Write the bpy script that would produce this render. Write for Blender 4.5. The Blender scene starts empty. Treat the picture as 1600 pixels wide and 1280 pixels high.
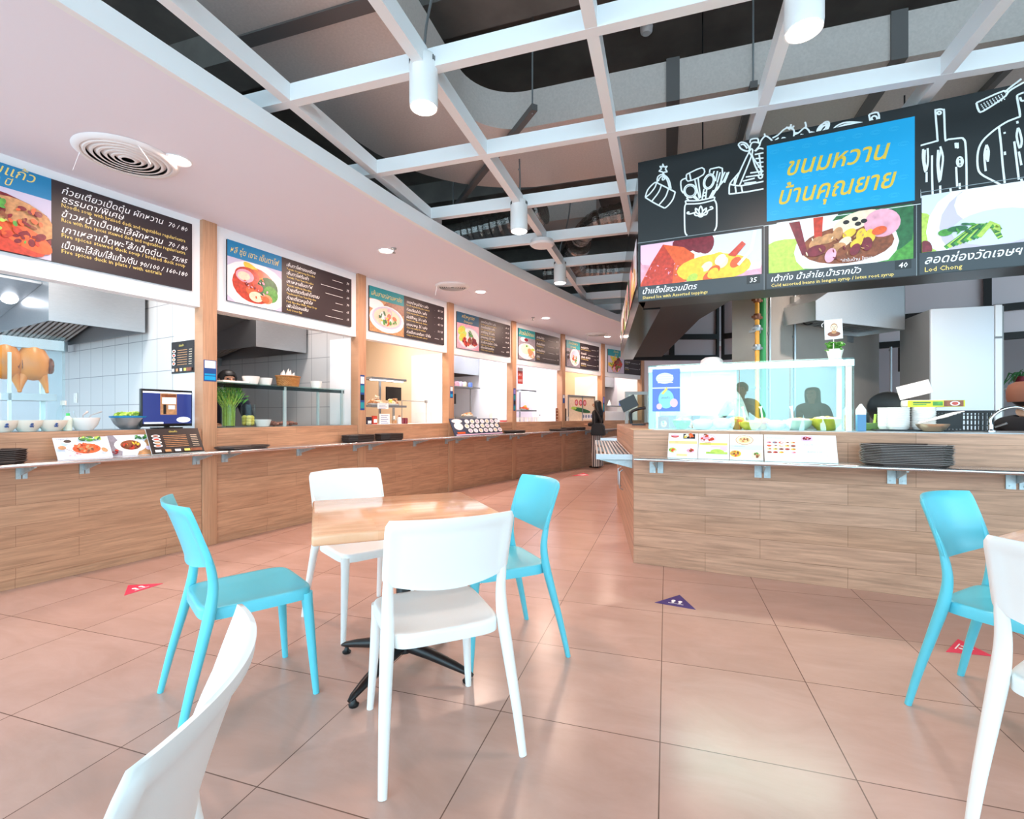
import bpy, bmesh, math, random
from mathutils import Vector, Matrix
random.seed(7)
SC = bpy.context.scene
COL = SC.collection
R = math.radians
PI = math.pi

# ------------------------------------------------------------------ camera
CAM_H, FOC, CX, HY = 1.2, 760.0, 800.0, 650.0       # lens measured on the 1600 px frame
cam = bpy.data.objects.new('camera', bpy.data.cameras.new('camera'))
COL.objects.link(cam)
cam.location = (0, 0, CAM_H)
cam.rotation_euler = (R(90), 0, 0)
cam.data.sensor_width = 36
cam.data.lens = FOC / 1600 * 36
cam.data.shift_y = 10 / 1600
cam.data.clip_start = 0.05
SC.camera = cam

# ------------------------------------------------------------------ daylight and exposure
world = bpy.data.worlds.new('daylight')
SC.world = world
world.use_nodes = True
bg = world.node_tree.nodes['Background']
bg.inputs['Color'].default_value = (0.59, 0.85, 1.0, 1)
bg.inputs['Strength'].default_value = 3.1
SC.view_settings.view_transform = 'Standard'
SC.view_settings.look = 'None'
SC.view_settings.gamma = 1
SC.view_settings.exposure = 0.62
WARM = (1.0, 0.70, 0.56)

def area(name, loc, size, power, color, rot=(0, 0, 0), size_y=None, shape='RECTANGLE', spread=PI):
    l = bpy.data.lights.new(name, 'AREA')
    l.shape = shape
    l.size = size
    if size_y: l.size_y = size_y
    l.energy = power
    l.color = color
    l.spread = spread
    o = bpy.data.objects.new(name, l)
    o.location = loc
    o.rotation_euler = rot
    COL.objects.link(o)
    return o

# ------------------------------------------------------------------ helpers
def lin(h):
    h = h.lstrip('#')
    v = [int(h[i:i+2], 16) / 255 for i in (0, 2, 4)]
    return tuple(x / 12.92 if x <= .04045 else ((x + .055) / 1.055) ** 2.4 for x in v) + (1,)

MATS = {}
def mat(name, hexc, rough=.5, metal=0, noise=0, scale=8, stretch=None, emit=0, spec=.5, bump=0):
    if name in MATS: return MATS[name]
    m = bpy.data.materials.new(name)
    m.use_nodes = True
    nt = m.node_tree
    b = nt.nodes['Principled BSDF']
    c = lin(hexc)
    b.inputs['Base Color'].default_value = c
    b.inputs['Roughness'].default_value = rough
    b.inputs['Metallic'].default_value = metal
    b.inputs['Specular IOR Level'].default_value = spec
    if noise or bump:
        tc = nt.nodes.new('ShaderNodeTexCoord')
        mp = nt.nodes.new('ShaderNodeMapping')
        if stretch: mp.inputs['Scale'].default_value = stretch
        nz = nt.nodes.new('ShaderNodeTexNoise')
        nz.inputs['Scale'].default_value = scale
        nz.inputs['Detail'].default_value = 4
        nt.links.new(tc.outputs['Object'], mp.inputs['Vector'])
        nt.links.new(mp.outputs['Vector'], nz.inputs['Vector'])
        if noise:
            cr = nt.nodes.new('ShaderNodeValToRGB')
            cr.color_ramp.elements[0].position = .3
            cr.color_ramp.elements[1].position = .7
            cr.color_ramp.elements[0].color = tuple(x * (1 - noise) for x in c[:3]) + (1,)
            cr.color_ramp.elements[1].color = tuple(min(1, x * (1 + noise)) for x in c[:3]) + (1,)
            nt.links.new(nz.outputs['Fac'], cr.inputs['Fac'])
            nt.links.new(cr.outputs['Color'], b.inputs['Base Color'])
        if bump:
            bp = nt.nodes.new('ShaderNodeBump')
            bp.inputs['Strength'].default_value = bump
            bp.inputs['Distance'].default_value = .01
            nt.links.new(nz.outputs['Fac'], bp.inputs['Height'])
            nt.links.new(bp.outputs['Normal'], b.inputs['Normal'])
    if emit:
        b.inputs['Emission Color'].default_value = c
        b.inputs['Emission Strength'].default_value = emit
    MATS[name] = m
    return m

def grid_mat(name, axes, bw, bh, c1, c2, mortar, msize, rough, offset=.5, grain=None, grain_amt=.3, spec=.5, freq=2, stain=0, rot=0):
    """planks or tiles: a brick pattern over two object axes, with grain or clouding inside each piece"""
    m = bpy.data.materials.new(name)
    m.use_nodes = True
    nt = m.node_tree
    N = nt.nodes.new
    L = nt.links.new
    b = nt.nodes['Principled BSDF']
    tc = N('ShaderNodeTexCoord')
    sp = N('ShaderNodeSeparateXYZ')
    L(tc.outputs['Object'], sp.inputs[0])
    cb = N('ShaderNodeCombineXYZ')
    L(sp.outputs[axes[0]], cb.inputs[0])
    L(sp.outputs[axes[1]], cb.inputs[1])
    bk = N('ShaderNodeTexBrick')
    bk.offset = offset
    bk.offset_frequency = freq
    bk.inputs['Scale'].default_value = 1
    bk.inputs['Brick Width'].default_value = bw
    bk.inputs['Row Height'].default_value = bh
    bk.inputs['Mortar Size'].default_value = msize
    bk.inputs['Mortar Smooth'].default_value = .1
    bk.inputs['Bias'].default_value = 0
    bk.inputs['Color1'].default_value = lin(c1)
    bk.inputs['Color2'].default_value = lin(c2)
    bk.inputs['Mortar'].default_value = lin(mortar)
    L(cb.outputs[0], bk.inputs['Vector'])
    out = bk.outputs['Color']
    if grain:
        mp = N('ShaderNodeMapping')
        mp.inputs['Scale'].default_value = grain
        L(cb.outputs[0], mp.inputs['Vector'])
        nz = N('ShaderNodeTexNoise')
        nz.inputs['Scale'].default_value = 1
        nz.inputs['Detail'].default_value = 6
        nz.inputs['Roughness'].default_value = .65
        nz.inputs['Distortion'].default_value = .6
        L(mp.outputs['Vector'], nz.inputs['Vector'])
        cr = N('ShaderNodeValToRGB')
        g0 = 1 - grain_amt
        cr.color_ramp.elements[0].position = .32
        cr.color_ramp.elements[0].color = (g0, g0 * .97, g0 * .94, 1)
        cr.color_ramp.elements[1].position = .66
        cr.color_ramp.elements[1].color = (1, 1, 1, 1)
        L(nz.outputs['Fac'], cr.inputs['Fac'])
        mx = N('ShaderNodeMixRGB')
        mx.blend_type = 'MULTIPLY'
        mx.inputs['Fac'].default_value = 1
        L(out, mx.inputs[1])
        L(cr.outputs['Color'], mx.inputs[2])
        out = mx.outputs[0]
    L(out, b.inputs['Base Color'])
    b.inputs['Roughness'].default_value = rough
    b.inputs['Specular IOR Level'].default_value = spec
    MATS[name] = m
    return m

def glass_mat(name, tint, gloss, rough=.0, milk=0, fres=.5):
    m = bpy.data.materials.new(name)
    m.use_nodes = True
    nt = m.node_tree
    N = nt.nodes.new
    nt.nodes.remove(nt.nodes['Principled BSDF'])
    tr = N('ShaderNodeBsdfTransparent')
    tr.inputs[0].default_value = lin(tint)
    gl = N('ShaderNodeBsdfGlossy')
    gl.inputs['Roughness'].default_value = rough
    gl.inputs['Color'].default_value = lin('#f2ffff')
    mx = N('ShaderNodeMixShader')
    lw = N('ShaderNodeLayerWeight')
    lw.inputs['Blend'].default_value = .25
    mr = N('ShaderNodeMapRange')
    mr.inputs['To Min'].default_value = gloss
    mr.inputs['To Max'].default_value = min(1, gloss + fres)
    nt.links.new(lw.outputs['Fresnel'], mr.inputs['Value'])
    nt.links.new(mr.outputs['Result'], mx.inputs[0])
    nt.links.new(tr.outputs[0], mx.inputs[1])
    nt.links.new(gl.outputs[0], mx.inputs[2])
    out = mx.outputs[0]
    if milk:
        df = N('ShaderNodeBsdfDiffuse')
        df.inputs[0].default_value = lin('#eaf6f6')
        m2 = N('ShaderNodeMixShader')
        m2.inputs[0].default_value = milk
        nt.links.new(out, m2.inputs[1])
        nt.links.new(df.outputs[0], m2.inputs[2])
        out = m2.outputs[0]
    nt.links.new(out, nt.nodes['Material Output'].inputs['Surface'])
    MATS[name] = m
    return m

class MB:
    """collects shapes; build() links them as ONE mesh object"""
    def __init__(s):
        s.bm = bmesh.new()
    def face(s, pts, m=0):
        vs = [s.bm.verts.new(p) for p in pts]
        try:
            f = s.bm.faces.new(vs)
            f.material_index = m
            return f
        except ValueError:
            return None
    def box(s, x0, x1, y0, y1, z0, z1, m=0, bev=0):
        v = [s.bm.verts.new(p) for p in ((x0,y0,z0),(x1,y0,z0),(x1,y1,z0),(x0,y1,z0),(x0,y0,z1),(x1,y0,z1),(x1,y1,z1),(x0,y1,z1))]
        fs = []
        for q in ((0,3,2,1),(4,5,6,7),(0,1,5,4),(1,2,6,5),(2,3,7,6),(3,0,4,7)):
            f = s.bm.faces.new([v[i] for i in q]); f.material_index = m; fs.append(f)
        if bev:
            es = list({e for f in fs for e in f.edges})
            r = bmesh.ops.bevel(s.bm, geom=es, offset=bev, segments=3, affect='EDGES', profile=.5)
            for f in r['faces']: f.material_index = m
        return s
    def prism(s, pts, z0, z1, m=0):
        a = [s.bm.verts.new((p[0], p[1], z0)) for p in pts]
        b = [s.bm.verts.new((p[0], p[1], z1)) for p in pts]
        n = len(pts)
        fs = [s.bm.faces.new(a[::-1]), s.bm.faces.new(b)]
        for i in range(n):
            fs.append(s.bm.faces.new((a[i], a[(i+1) % n], b[(i+1) % n], b[i])))
        for f in fs: f.material_index = m
        return s
    def prism_xz(s, pts, y0, y1, m=0):
        a = [s.bm.verts.new((p[0], y0, p[1])) for p in pts]
        b = [s.bm.verts.new((p[0], y1, p[1])) for p in pts]
        n = len(pts)
        fs = [s.bm.faces.new(a), s.bm.faces.new(b[::-1])]
        for i in range(n):
            fs.append(s.bm.faces.new((a[(i+1) % n], a[i], b[i], b[(i+1) % n])))
        for f in fs: f.material_index = m
        return s
    def prism_yz(s, pts, x0, x1, m=0):
        a = [s.bm.verts.new((x0, p[0], p[1])) for p in pts]
        b = [s.bm.verts.new((x1, p[0], p[1])) for p in pts]
        n = len(pts)
        fs = [s.bm.faces.new(a[::-1]), s.bm.faces.new(b)]
        for i in range(n):
            fs.append(s.bm.faces.new((a[i], a[(i+1) % n], b[(i+1) % n], b[i])))
        for f in fs: f.material_index = m
        return s
    def tube(s, pts, rad, n=10, m=0, closed=False, flat=None, caps=True):
        """a round (or flattened: flat=(a,b)) bar along a path"""
        pts = [Vector(p) for p in pts]
        k = len(pts)
        if not hasattr(rad, '__len__'): rad = [rad] * k
        rings = []
        up = Vector((0, 0, 1))
        prev = None
        for i in range(k):
            if closed:
                t = pts[(i+1) % k] - pts[i-1]
            else:
                t = pts[min(i+1, k-1)] - pts[max(i-1, 0)]
            if t.length < 1e-9: t = Vector((0, 0, 1))
            t.normalize()
            if prev is None:
                a = t.cross(up)
                if a.length < .05: a = Vector((1, 0, 0)) - t * t.x
                a.normalize()
            else:
                a = prev - t * prev.dot(t)
                a.normalize()
            prev = a
            b = t.cross(a)
            fa, fb = flat if flat else (1, 1)
            rings.append([s.bm.verts.new(pts[i] + a * math.cos(2*PI*j/n) * rad[i] * fa + b * math.sin(2*PI*j/n) * rad[i] * fb) for j in range(n)])
        seq = list(range(k)) + ([0] if closed else [])
        for i, j in zip(seq[:-1], seq[1:]):
            for q in range(n):
                f = s.bm.faces.new((rings[i][q], rings[i][(q+1) % n], rings[j][(q+1) % n], rings[j][q]))
                f.material_index = m
        if caps and not closed:
            f = s.bm.faces.new(rings[0][::-1]); f.material_index = m
            f = s.bm.faces.new(rings[-1]); f.material_index = m
        return s
    def cyl(s, c, r, z0, z1, n=24, m=0, r1=None):
        return s.lathe([(0, z0), (r, z0), (r if r1 is None else r1, z1), (0, z1)], c, n, m)
    def lathe(s, prof, c=(0, 0), n=24, m=0, sx=1, sy=1, wob=None):
        rings = []
        cz = c[2] if len(c) > 2 else 0
        for r, z in prof:
            if r < 1e-6:
                rings.append([s.bm.verts.new((c[0], c[1], cz + z))])
            else:
                rings.append([s.bm.verts.new((c[0] + r*sx*math.cos(2*PI*j/n), c[1] + r*sy*math.sin(2*PI*j/n), cz + z)) for j in range(n)])
        for a, b in zip(rings[:-1], rings[1:]):
            for j in range(n):
                q = [a[j % len(a)], a[(j+1) % len(a)], b[(j+1) % len(b)], b[j % len(b)]]
                u = []
                for v in q:
                    if v not in u: u.append(v)
                if len(u) > 2:
                    try:
                        f = s.bm.faces.new(u); f.material_index = m
                    except ValueError: pass
        return s
    def ball(s, c, rx, ry=None, rz=None, m=0, u=14, v=8, jit=0):
        ry = ry or rx; rz = rz or rx
        mt = Matrix.Translation(c) @ Matrix.Diagonal((rx, ry, rz, 1))
        r = bmesh.ops.create_uvsphere(s.bm, u_segments=u, v_segments=v, radius=1, matrix=mt)
        fs = {f for w in r['verts'] for f in w.link_faces}
        for f in fs: f.material_index = m
        if jit:
            for w in r['verts']: w.co += Vector((random.uniform(-jit, jit), random.uniform(-jit, jit), random.uniform(-jit, jit)))
        return s
    def disc_xz(s, x, z, rx, rz, y, m=0, n=20, rot=0, a0=0, a1=360):
        ca, sa = math.cos(R(rot)), math.sin(R(rot))
        pts = []
        full = (a1 - a0) >= 360
        for j in range(n if full else n + 1):
            t = R(a0 + (a1 - a0) * j / n)
            p, q = rx*math.cos(t), rz*math.sin(t)
            pts.append((x + p*ca - q*sa, y, z + p*sa + q*ca))
        s.face(pts, m)
        return s
    def rect_xz(s, x0, x1, z0, z1, y, m=0):
        s.face([(x0, y, z0), (x1, y, z0), (x1, y, z1), (x0, y, z1)], m)
        return s
    def stroke_xz(s, pts, w, y, m=0, closed=False):
        """a flat painted line in the xz plane"""
        P = [Vector((p[0], p[1])) for p in pts]
        if closed: P.append(P[0])
        k = len(P)
        L_, R_ = [], []
        for i in range(k):
            t = P[min(i+1, k-1)] - P[max(i-1, 0)]
            if closed and i in (0, k-1): t = P[1] - P[k-2]
            if t.length < 1e-9: t = Vector((1, 0))
            t.normalize()
            nrm = Vector((-t.y, t.x)) * w / 2
            L_.append(P[i] + nrm); R_.append(P[i] - nrm)
        for i in range(k-1):
            s.face([(R_[i].x, y, R_[i].y), (R_[i+1].x, y, R_[i+1].y), (L_[i+1].x, y, L_[i+1].y), (L_[i].x, y, L_[i].y)], m)
        return s
    def text(s, body, x, z, h, y, m=0, maxw=None, shear=0, bold=0, align='LEFT', rot=0):
        cu = bpy.data.curves.new('lettering', 'FONT')
        cu.body = body; cu.size = h; cu.shear = shear; cu.offset = bold * h; cu.resolution_u = 1 if h < .06 else 2
        o = bpy.data.objects.new('lettering', cu)
        COL.objects.link(o)
        dg = bpy.context.evaluated_depsgraph_get()
        me = bpy.data.meshes.new_from_object(o.evaluated_get(dg))
        if len(me.vertices):
            xs = [v.co.x for v in me.vertices]
            x0, x1 = min(xs), max(xs)
            k = 1
            if maxw and x1 - x0 > maxw: k = maxw / (x1 - x0)
            off = {'LEFT': -x0, 'CENTER': -(x0+x1)/2, 'RIGHT': -x1}[align]
            cr, sr = math.cos(R(rot)), math.sin(R(rot))
            vs = []
            for v in me.vertices:
                a, b = (v.co.x + off) * k, v.co.y
                vs.append(s.bm.verts.new((x + a*cr - b*sr, y, z + a*sr + b*cr)))
            for p in me.polygons:
                try:
                    f = s.bm.faces.new([vs[i] for i in p.vertices]); f.material_index = m
                    f.normal_update()
                    if f.normal.y > 0: f.normal_flip()
                except ValueError: pass
        bpy.data.objects.remove(o); bpy.data.curves.remove(cu); bpy.data.meshes.remove(me)
        return s
    def xf(s, M):
        bmesh.ops.transform(s.bm, matrix=M, verts=s.bm.verts)
        return s
    def build(s, name, mats, parent=None, loc=None, rotz=0, smooth=40, recalc=True, kind=None, label=None):
        if recalc: bmesh.ops.recalc_face_normals(s.bm, faces=s.bm.faces)
        me = bpy.data.meshes.new(name)
        s.bm.to_mesh(me); s.bm.free()
        if not isinstance(mats, (list, tuple)): mats = [mats]
        for m in mats: me.materials.append(m)
        if smooth:
            for p in me.polygons: p.use_smooth = True
            me.set_sharp_from_angle(angle=R(smooth))
        o = bpy.data.objects.new(name, me)
        COL.objects.link(o)
        if parent: o.parent = parent
        if loc is not None: o.location = loc
        if rotz: o.rotation_euler.z = rotz
        if kind: o['kind'] = kind
        if label: o['label'] = label
        return o

def flatpic(mb, name, mats, parent, **k):
    return mb.build(name, mats, parent, smooth=0, recalc=False, **k)

def tag(o, label, cat, group=None):
    o['label'] = label; o['category'] = cat
    if group: o['group'] = group
    return o

def thing(name, label, cat, loc=(0, 0, 0), rotz=0, group=None):
    o = bpy.data.objects.new(name, None)
    o.empty_display_size = .1
    COL.objects.link(o)
    o.location = loc; o.rotation_euler.z = rotz
    return tag(o, label, cat, group)

def struct(o):
    o['kind'] = 'structure'
    return o

KIDS = {}
def dup(root, loc, rotz, label, group=None):
    """a copy of a thing with copies of its parts and sub-parts"""
    def cp(o, parent):
        c = o.copy(); COL.objects.link(c)
        if parent: c.parent = parent
        for ch in [x for x in o.children]:
            cp(ch, c)
        return c
    r = cp(root, None)
    r.location = loc; r.rotation_euler.z = rotz
    r['label'] = label
    if group: r['group'] = group
    return r

class Frame:
    """a straight run of wall or counter: x along it, y away from the customer side, z up"""
    def __init__(s, ox, oy, deg):
        s.o = Vector((ox, oy)); s.t = R(deg); s.c = math.cos(s.t); s.s = math.sin(s.t)
    def w(s, x, y=0, z=0):
        return Vector((s.o.x + x*s.c - y*s.s, s.o.y + x*s.s + y*s.c, z))
    def at(s, px, y=0):
        """x along the run that lies on the photograph's column px"""
        k = (px - CX) / FOC
        return (k*(s.o.y + y*s.c) - s.o.x + y*s.s) / (s.c - k*s.s)
    def z(s, px, py, y=0):
        d = s.w(s.at(px, y), y).y
        return CAM_H + (HY - py) / FOC * d

def floor_pt(px, py, z=0):
    d = FOC * (CAM_H - z) / (py - HY)
    return Vector(((px - CX) / FOC * d, d, z))

def smooth_path(pts, n=6, closed=False):
    P = [Vector(p) for p in pts]
    k = len(P); out = []
    rng = range(k if closed else k-1)
    for i in rng:
        p0 = P[i-1] if (i > 0 or closed) else P[0]
        p1, p2 = P[i], P[(i+1) % k]
        p3 = P[(i+2) % k] if (closed or i+2 < k) else P[-1]
        for j in range(n):
            t = j / n
            out.append(.5*((2*p1) + (p2-p0)*t + (2*p0-5*p1+4*p2-p3)*t*t + (3*p1-p0-3*p2+p3)*t**3))
    if not closed: out.append(P[-1])
    return out

# ------------------------------------------------------------------ materials
M_white = mat('white paint', '#f2f3f5', .55)
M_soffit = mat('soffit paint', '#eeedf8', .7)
M_gridw = mat('white lacquer', '#f0f3f5', .45)
M_steel = mat('brushed steel', '#b3b5b8', .34, .9, .06, 30, (1, 1, 20))
M_steel2 = mat('dull steel', '#9ea3a6', .42, .8)
M_galv = mat('galvanised steel', '#b9c8cc', .45, .5, .12, 40)
M_duct = mat('duct foil', '#d2c8c2', .34, .25, .06, 60, bump=.05)
M_ductband = mat('duct band', '#6d6a69', .5, .5)
M_foil = mat('crinkled foil', '#b8b4b0', .22, .95, .1, 50, bump=.9)
M_dark = mat('black paint', '#1b1a1b', .5)
M_black = mat('black plastic', '#141416', .35)
M_rail = mat('tray rail steel', '#d2d0d0', .22, .9)
M_teal = mat('teal plastic', '#62cadb', .32)
M_chair = mat('white plastic', '#f3f2ef', .32)
M_slab = mat('bare concrete', '#66605b', .9, 0, .25, 2.5, bump=.1)
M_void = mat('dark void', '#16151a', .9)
M_conc = mat('grey render', '#a59c94', .75, 0, .08, 3)
M_lampwhite = mat('lamp housing', '#f4f4f4', .35)
M_bulb = mat('lamp light', '#fff1ea', .5, emit=14)
M_red = mat('red print', '#e0354a', .5)
M_pink = mat('pink sticker', '#ee3b5c', .5)
M_purple = mat('purple sticker', '#3b2a74', .5)
M_blue = mat('title blue', '#1681b4', .5)
M_cyan = mat('sign blue', '#09a5dc', .45)
M_tealpr = mat('title teal', '#20979f', .5)
M_navy = mat('deep title blue', '#1f5f80', .5)
M_menu = mat('menu brown black', '#2c2126', .45)
M_signblk = mat('sign black', '#202426', .4)
M_signgrey = mat('sign grey', '#3f474c', .5)
M_chalk = mat('chalk white', '#eef5f5', .6)
M_letw = mat('white lettering', '#ffffff', .6)
M_lety = mat('yellow lettering', '#f2d77a', .6)
M_letg = mat('gold lettering', '#e6c23f', .6)
M_paper = mat('paper', '#f7f5f4', .6)
M_porc = mat('porcelain', '#f5f2ee', .25)
M_cream = mat('cream porcelain', '#efe7d8', .28)
M_glass = glass_mat('shelf glass', '#e4f4f2', .04, fres=.3)
M_case = glass_mat('display glass', '#e0f5f2', .10, fres=.3)
M_clear = glass_mat('clear plastic', '#fafdfd', .01, fres=.08)
M_skin = mat('skin', '#c99274', .5)
M_hair = mat('black hair', '#0d0b0c', .45)
M_green = mat('leaf green', '#5a9a3a', .5, 0, .3, 20)
M_dgreen = mat('dark green', '#2e6b33', .5)
M_food = {
 'red': mat('food red', '#c8402c', .3, 0, .25, 40), 'dred': mat('food dark red', '#7d2430', .25, 0, .25, 40),
 'orange': mat('food orange', '#e8602d', .35, 0, .2, 40), 'yellow': mat('food yellow', '#f1c83e', .4, 0, .15, 40),
 'cream': mat('food cream', '#f2dcc0', .5, 0, .1, 40), 'brown': mat('food brown', '#8a4a2a', .4, 0, .35, 40),
 'pink': mat('food pink', '#eea8bb', .4, 0, .2, 20), 'green': mat('food green', '#4f9a3b', .4, 0, .3, 40),
 'lime': mat('food lime', '#b9d65a', .4, 0, .2, 40), 'white': mat('food white', '#f6f4f5', .5),
 'dgreen': mat('food dark green', '#2c6a3c', .4, 0, .3, 30), 'grey': mat('food grey', '#8d8894', .5, 0, .2, 30),
 'lilac': mat('food lilac', '#cfc6dd', .5), 'tan': mat('food tan', '#c99262', .5, 0, .25, 40),
 'black': mat('food black', '#241c1c', .4),
}
FK = list(M_food); FM = [M_food[k] for k in FK]; FI = {k: i for i, k in enumerate(FK)}
M_plank = grid_mat('wood planks', (0, 2), .94, .145, '#d3a17e', '#c99674', '#a87a5d', .0016, .42, .37, (2.6, 42, 1), .36)
M_plank2 = grid_mat('kiosk wood planks', (0, 2), .92, .145, '#d3a487', '#c69778', '#9f775a', .0018, .42, .41, (2.4, 38, 1), .40)
M_post = grid_mat('post wood', (2, 0), 9, 9, '#cf9f7c', '#cb9a77', '#c99a77', .0, .45, 0, (2.2, 70, 1), .30)
M_table = grid_mat('table wood', (0, 1), .38, .036, '#fbc8a0', '#f2b68e', '#ecb088', .0004, .12, .43, (4, 60, 1), .16)
M_tile = grid_mat('kitchen tile', (1, 2), .30, .33, '#d6d3d2', '#d1cfcf', '#9a9a9c', .004, .25, 0)
M_floor = grid_mat('floor tile', (0, 1), .62, .62, '#cda799', '#c69f91', '#75574c', .0022, .24, 0, (2.2, 5, 1), .12)
# ------------------------------------------------------------------ the building
GRID_DEG = -17.6                                        # floor tiles and ceiling lattice share one direction
gc, gs = math.cos(R(GRID_DEG)), math.sin(R(GRID_DEG))
def guv(u, v, z=0): return Vector((u*gc - v*gs, u*gs + v*gc, z))

fl = MB(); fl.box(-14, 16, -6, 22, -.1, 0)
o = struct(fl.build('floor', M_floor, smooth=0))
o.rotation_euler.z = R(GRID_DEG)
o.location = guv(-.022, .01)
sl = MB(); sl.box(-12, 14, -2.6, 20, 4.6, 4.75)
for k in range(6): sl.box(-11 + .02*k, 13, .2 + 3.1*k, .55 + 3.1*k, 4.3, 4.6)
o = struct(sl.build('ceiling', M_slab, smooth=0)); o.rotation_euler.z = R(GRID_DEG)

# left row of stalls: the posts stand on a gentle curve
PP = [(-3.735, 2.86), (-2.807, 4.51), (-1.917, 6.20), (-.974, 7.75), (.037, 9.25), (1.13, 10.72), (2.277, 12.14), (3.60, 13.40)]
BAY = []
for i in range(7):
    a, b = Vector(PP[i]), Vector(PP[i+1])
    d = b - a
    F = Frame(a.x, a.y, math.degrees(math.atan2(d.y, d.x)))
    F.len = d.length
    BAY.append(F)
DESC = ['the braised duck menu board', 'the red noodle soup menu board', 'the seafood bowl menu board', 'the menu board with lime slices',
        'the chicken rice menu board', 'the menu board with a deep white bowl', 'the green salad menu board']
ZC, ZR, ZB, ZS = 1.085, .885, 2.2, 3.0                  # counter top, tray rail, bulkhead foot, soffit
KW = ['#e9eef6', '#e6ebf3', '#f6dfc4', '#f1f1f8', '#f3ebf4', '#f3d8b8', '#ece6ee']

for i, F in enumerate(BAY):
    Ln = F.len
    # counter
    t = thing('service_counter', 'wood plank counter front under ' + DESC[i], 'counter', F.w(0), F.t, 'plank counters of the left stalls')
    mb = MB(); mb.box(.07, Ln-.07, 0, .04, .07, ZC); mb.build('front_panel', M_plank, t, smooth=0)
    mb = MB(); mb.box(.07, Ln-.07, .012, .05, 0, .07); mb.build('kick_board', M_plank, t, smooth=0)
    mb = MB(); mb.box(.07, Ln-.07, .04, .55, .9, ZC); mb.build('counter_top', M_white if i > 1 else M_steel2, t, smooth=0)
    # tray rail with its brackets
    t = thing('tray_rail', 'narrow steel tray rail along the counter under ' + DESC[i], 'tray rail', F.w(0), F.t, 'tray rails of the left stalls')
    ma = math.tan((F.t - BAY[i-1].t)/2)*-.30 if i else 0; mz = math.tan((BAY[i+1].t - F.t)/2)*-.30 if i < 6 else 0
    mb = MB(); mb.prism([(-ma*.05+.002, -.015), (Ln-.002, -.015), (Ln+mz-.002, -.30), (-ma+.002, -.30)], ZR-.016, ZR)
    mb.tube([(-ma+.003, -.30, ZR-.012), (Ln+mz-.003, -.30, ZR-.012)], .014, 10); mb.build('shelf', M_rail, t)
    for sx in ((.14, .97, Ln-.12) if i else (.14, .62, .97, Ln-.12)):
        mb = MB()
        mb.box(sx-.03, sx-.004, -.012, -.0005, ZR-.125, ZR-.02); mb.box(sx+.004, sx+.03, -.012, -.001, ZR-.125, ZR-.02)
        mb.prism_yz([(-.005, ZR-.02), (-.005, ZR-.1), (-.26, ZR-.035), (-.26, ZR-.02)], sx-.006, sx+.006)
        for zz in (ZR-.11, ZR-.04):
            for xx in (sx-.02, sx+.02): mb.box(xx-.004, xx+.004, -.016, -.011, zz-.004, zz+.004)
        mb.build('bracket', M_galv, t, smooth=0)
    # bulkhead, partition, back wall, kitchen ceiling
    mb = MB(); mb.box(.067, Ln-.067, .03, .14, ZB, ZS)
    struct(mb.build('wall_left_%d' % (i+1), M_white, loc=F.w(0), rotz=F.t, smooth=0))
    wall = mat('kitchen wall %d' % i, KW[i], .5)
    mb = MB(); mb.box(Ln-.02, Ln+.04, .14, 3.3, 0, 2.9, 0)
    struct(mb.build('wall_partition_%d' % (i+1), M_tile if i < 2 else wall, loc=F.w(0), rotz=F.t, smooth=0))
    mb = MB(); mb.box(Ln-.045, Ln-.022, .14, .52 if i < 2 else .8, ZC, ZB+.0, 0)
    struct(mb.build('trim_%d' % (i+1), M_white, loc=F.w(0), rotz=F.t, smooth=0))
    mb = MB(); mb.box(-.4, Ln-.02, 3.2, 3.3, 0, 2.9)
    struct(mb.build('wall_back_%d' % (i+1), wall, loc=F.w(0), rotz=F.t, smooth=0))
    mb = MB(); mb.box(-.0, Ln+.0, .14, 3.3, 2.9, 3.0)
    struct(mb.build('ceiling_kitchen_%d' % (i+1), mat('kitchen ceiling', '#8d7b6c', .8), loc=F.w(0), rotz=F.t, smooth=0))
for i in range(8):
    F = BAY[min(i, 6)]
    nm = ('beside ' + DESC[0] + ', at the left edge') if i == 0 else ('after ' + DESC[6]) if i == 7 else 'between ' + DESC[i-1] + ' and ' + DESC[i].replace('the ', '', 1)
    if i == 0: continue
    mb = MB(); mb.box(-.066, .066, -.012, .12, 0, ZS, bev=.004)
    loc = Vector((PP[i][0], PP[i][1], 0))
    tag(mb.build('wooden_post', M_post, loc=loc, rotz=F.t if i == 7 else (BAY[i-1].t + F.t)/2), 'wooden post ' + nm, 'post', 'wooden posts of the left stalls')

# far wall beyond the last stall and the wall at the right, behind the kiosk
def wall(name, a, b, z0, z1, m, th=.12):
    a = Vector(a); b = Vector(b); d = b - a
    mb = MB(); mb.box(0, d.length, 0, th, z0, z1)
    return struct(mb.build(name, m, loc=(a.x, a.y, 0), rotz=math.atan2(d.y, d.x), smooth=0))
wall('wall_back', (3.66, 13.46), (9.6, 13.2), 0, 4.6, mat('far wall paint', '#ded6dc', .6))
wall('wall_right', (9.6, 13.2), (10.6, 1.0), 0, 4.6, mat('right wall paint', '#c9d3dc', .6))
wall('wall_void', (-9.5, -1.0), (2.5, 17.5), 3.1, 4.6, M_void)

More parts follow.
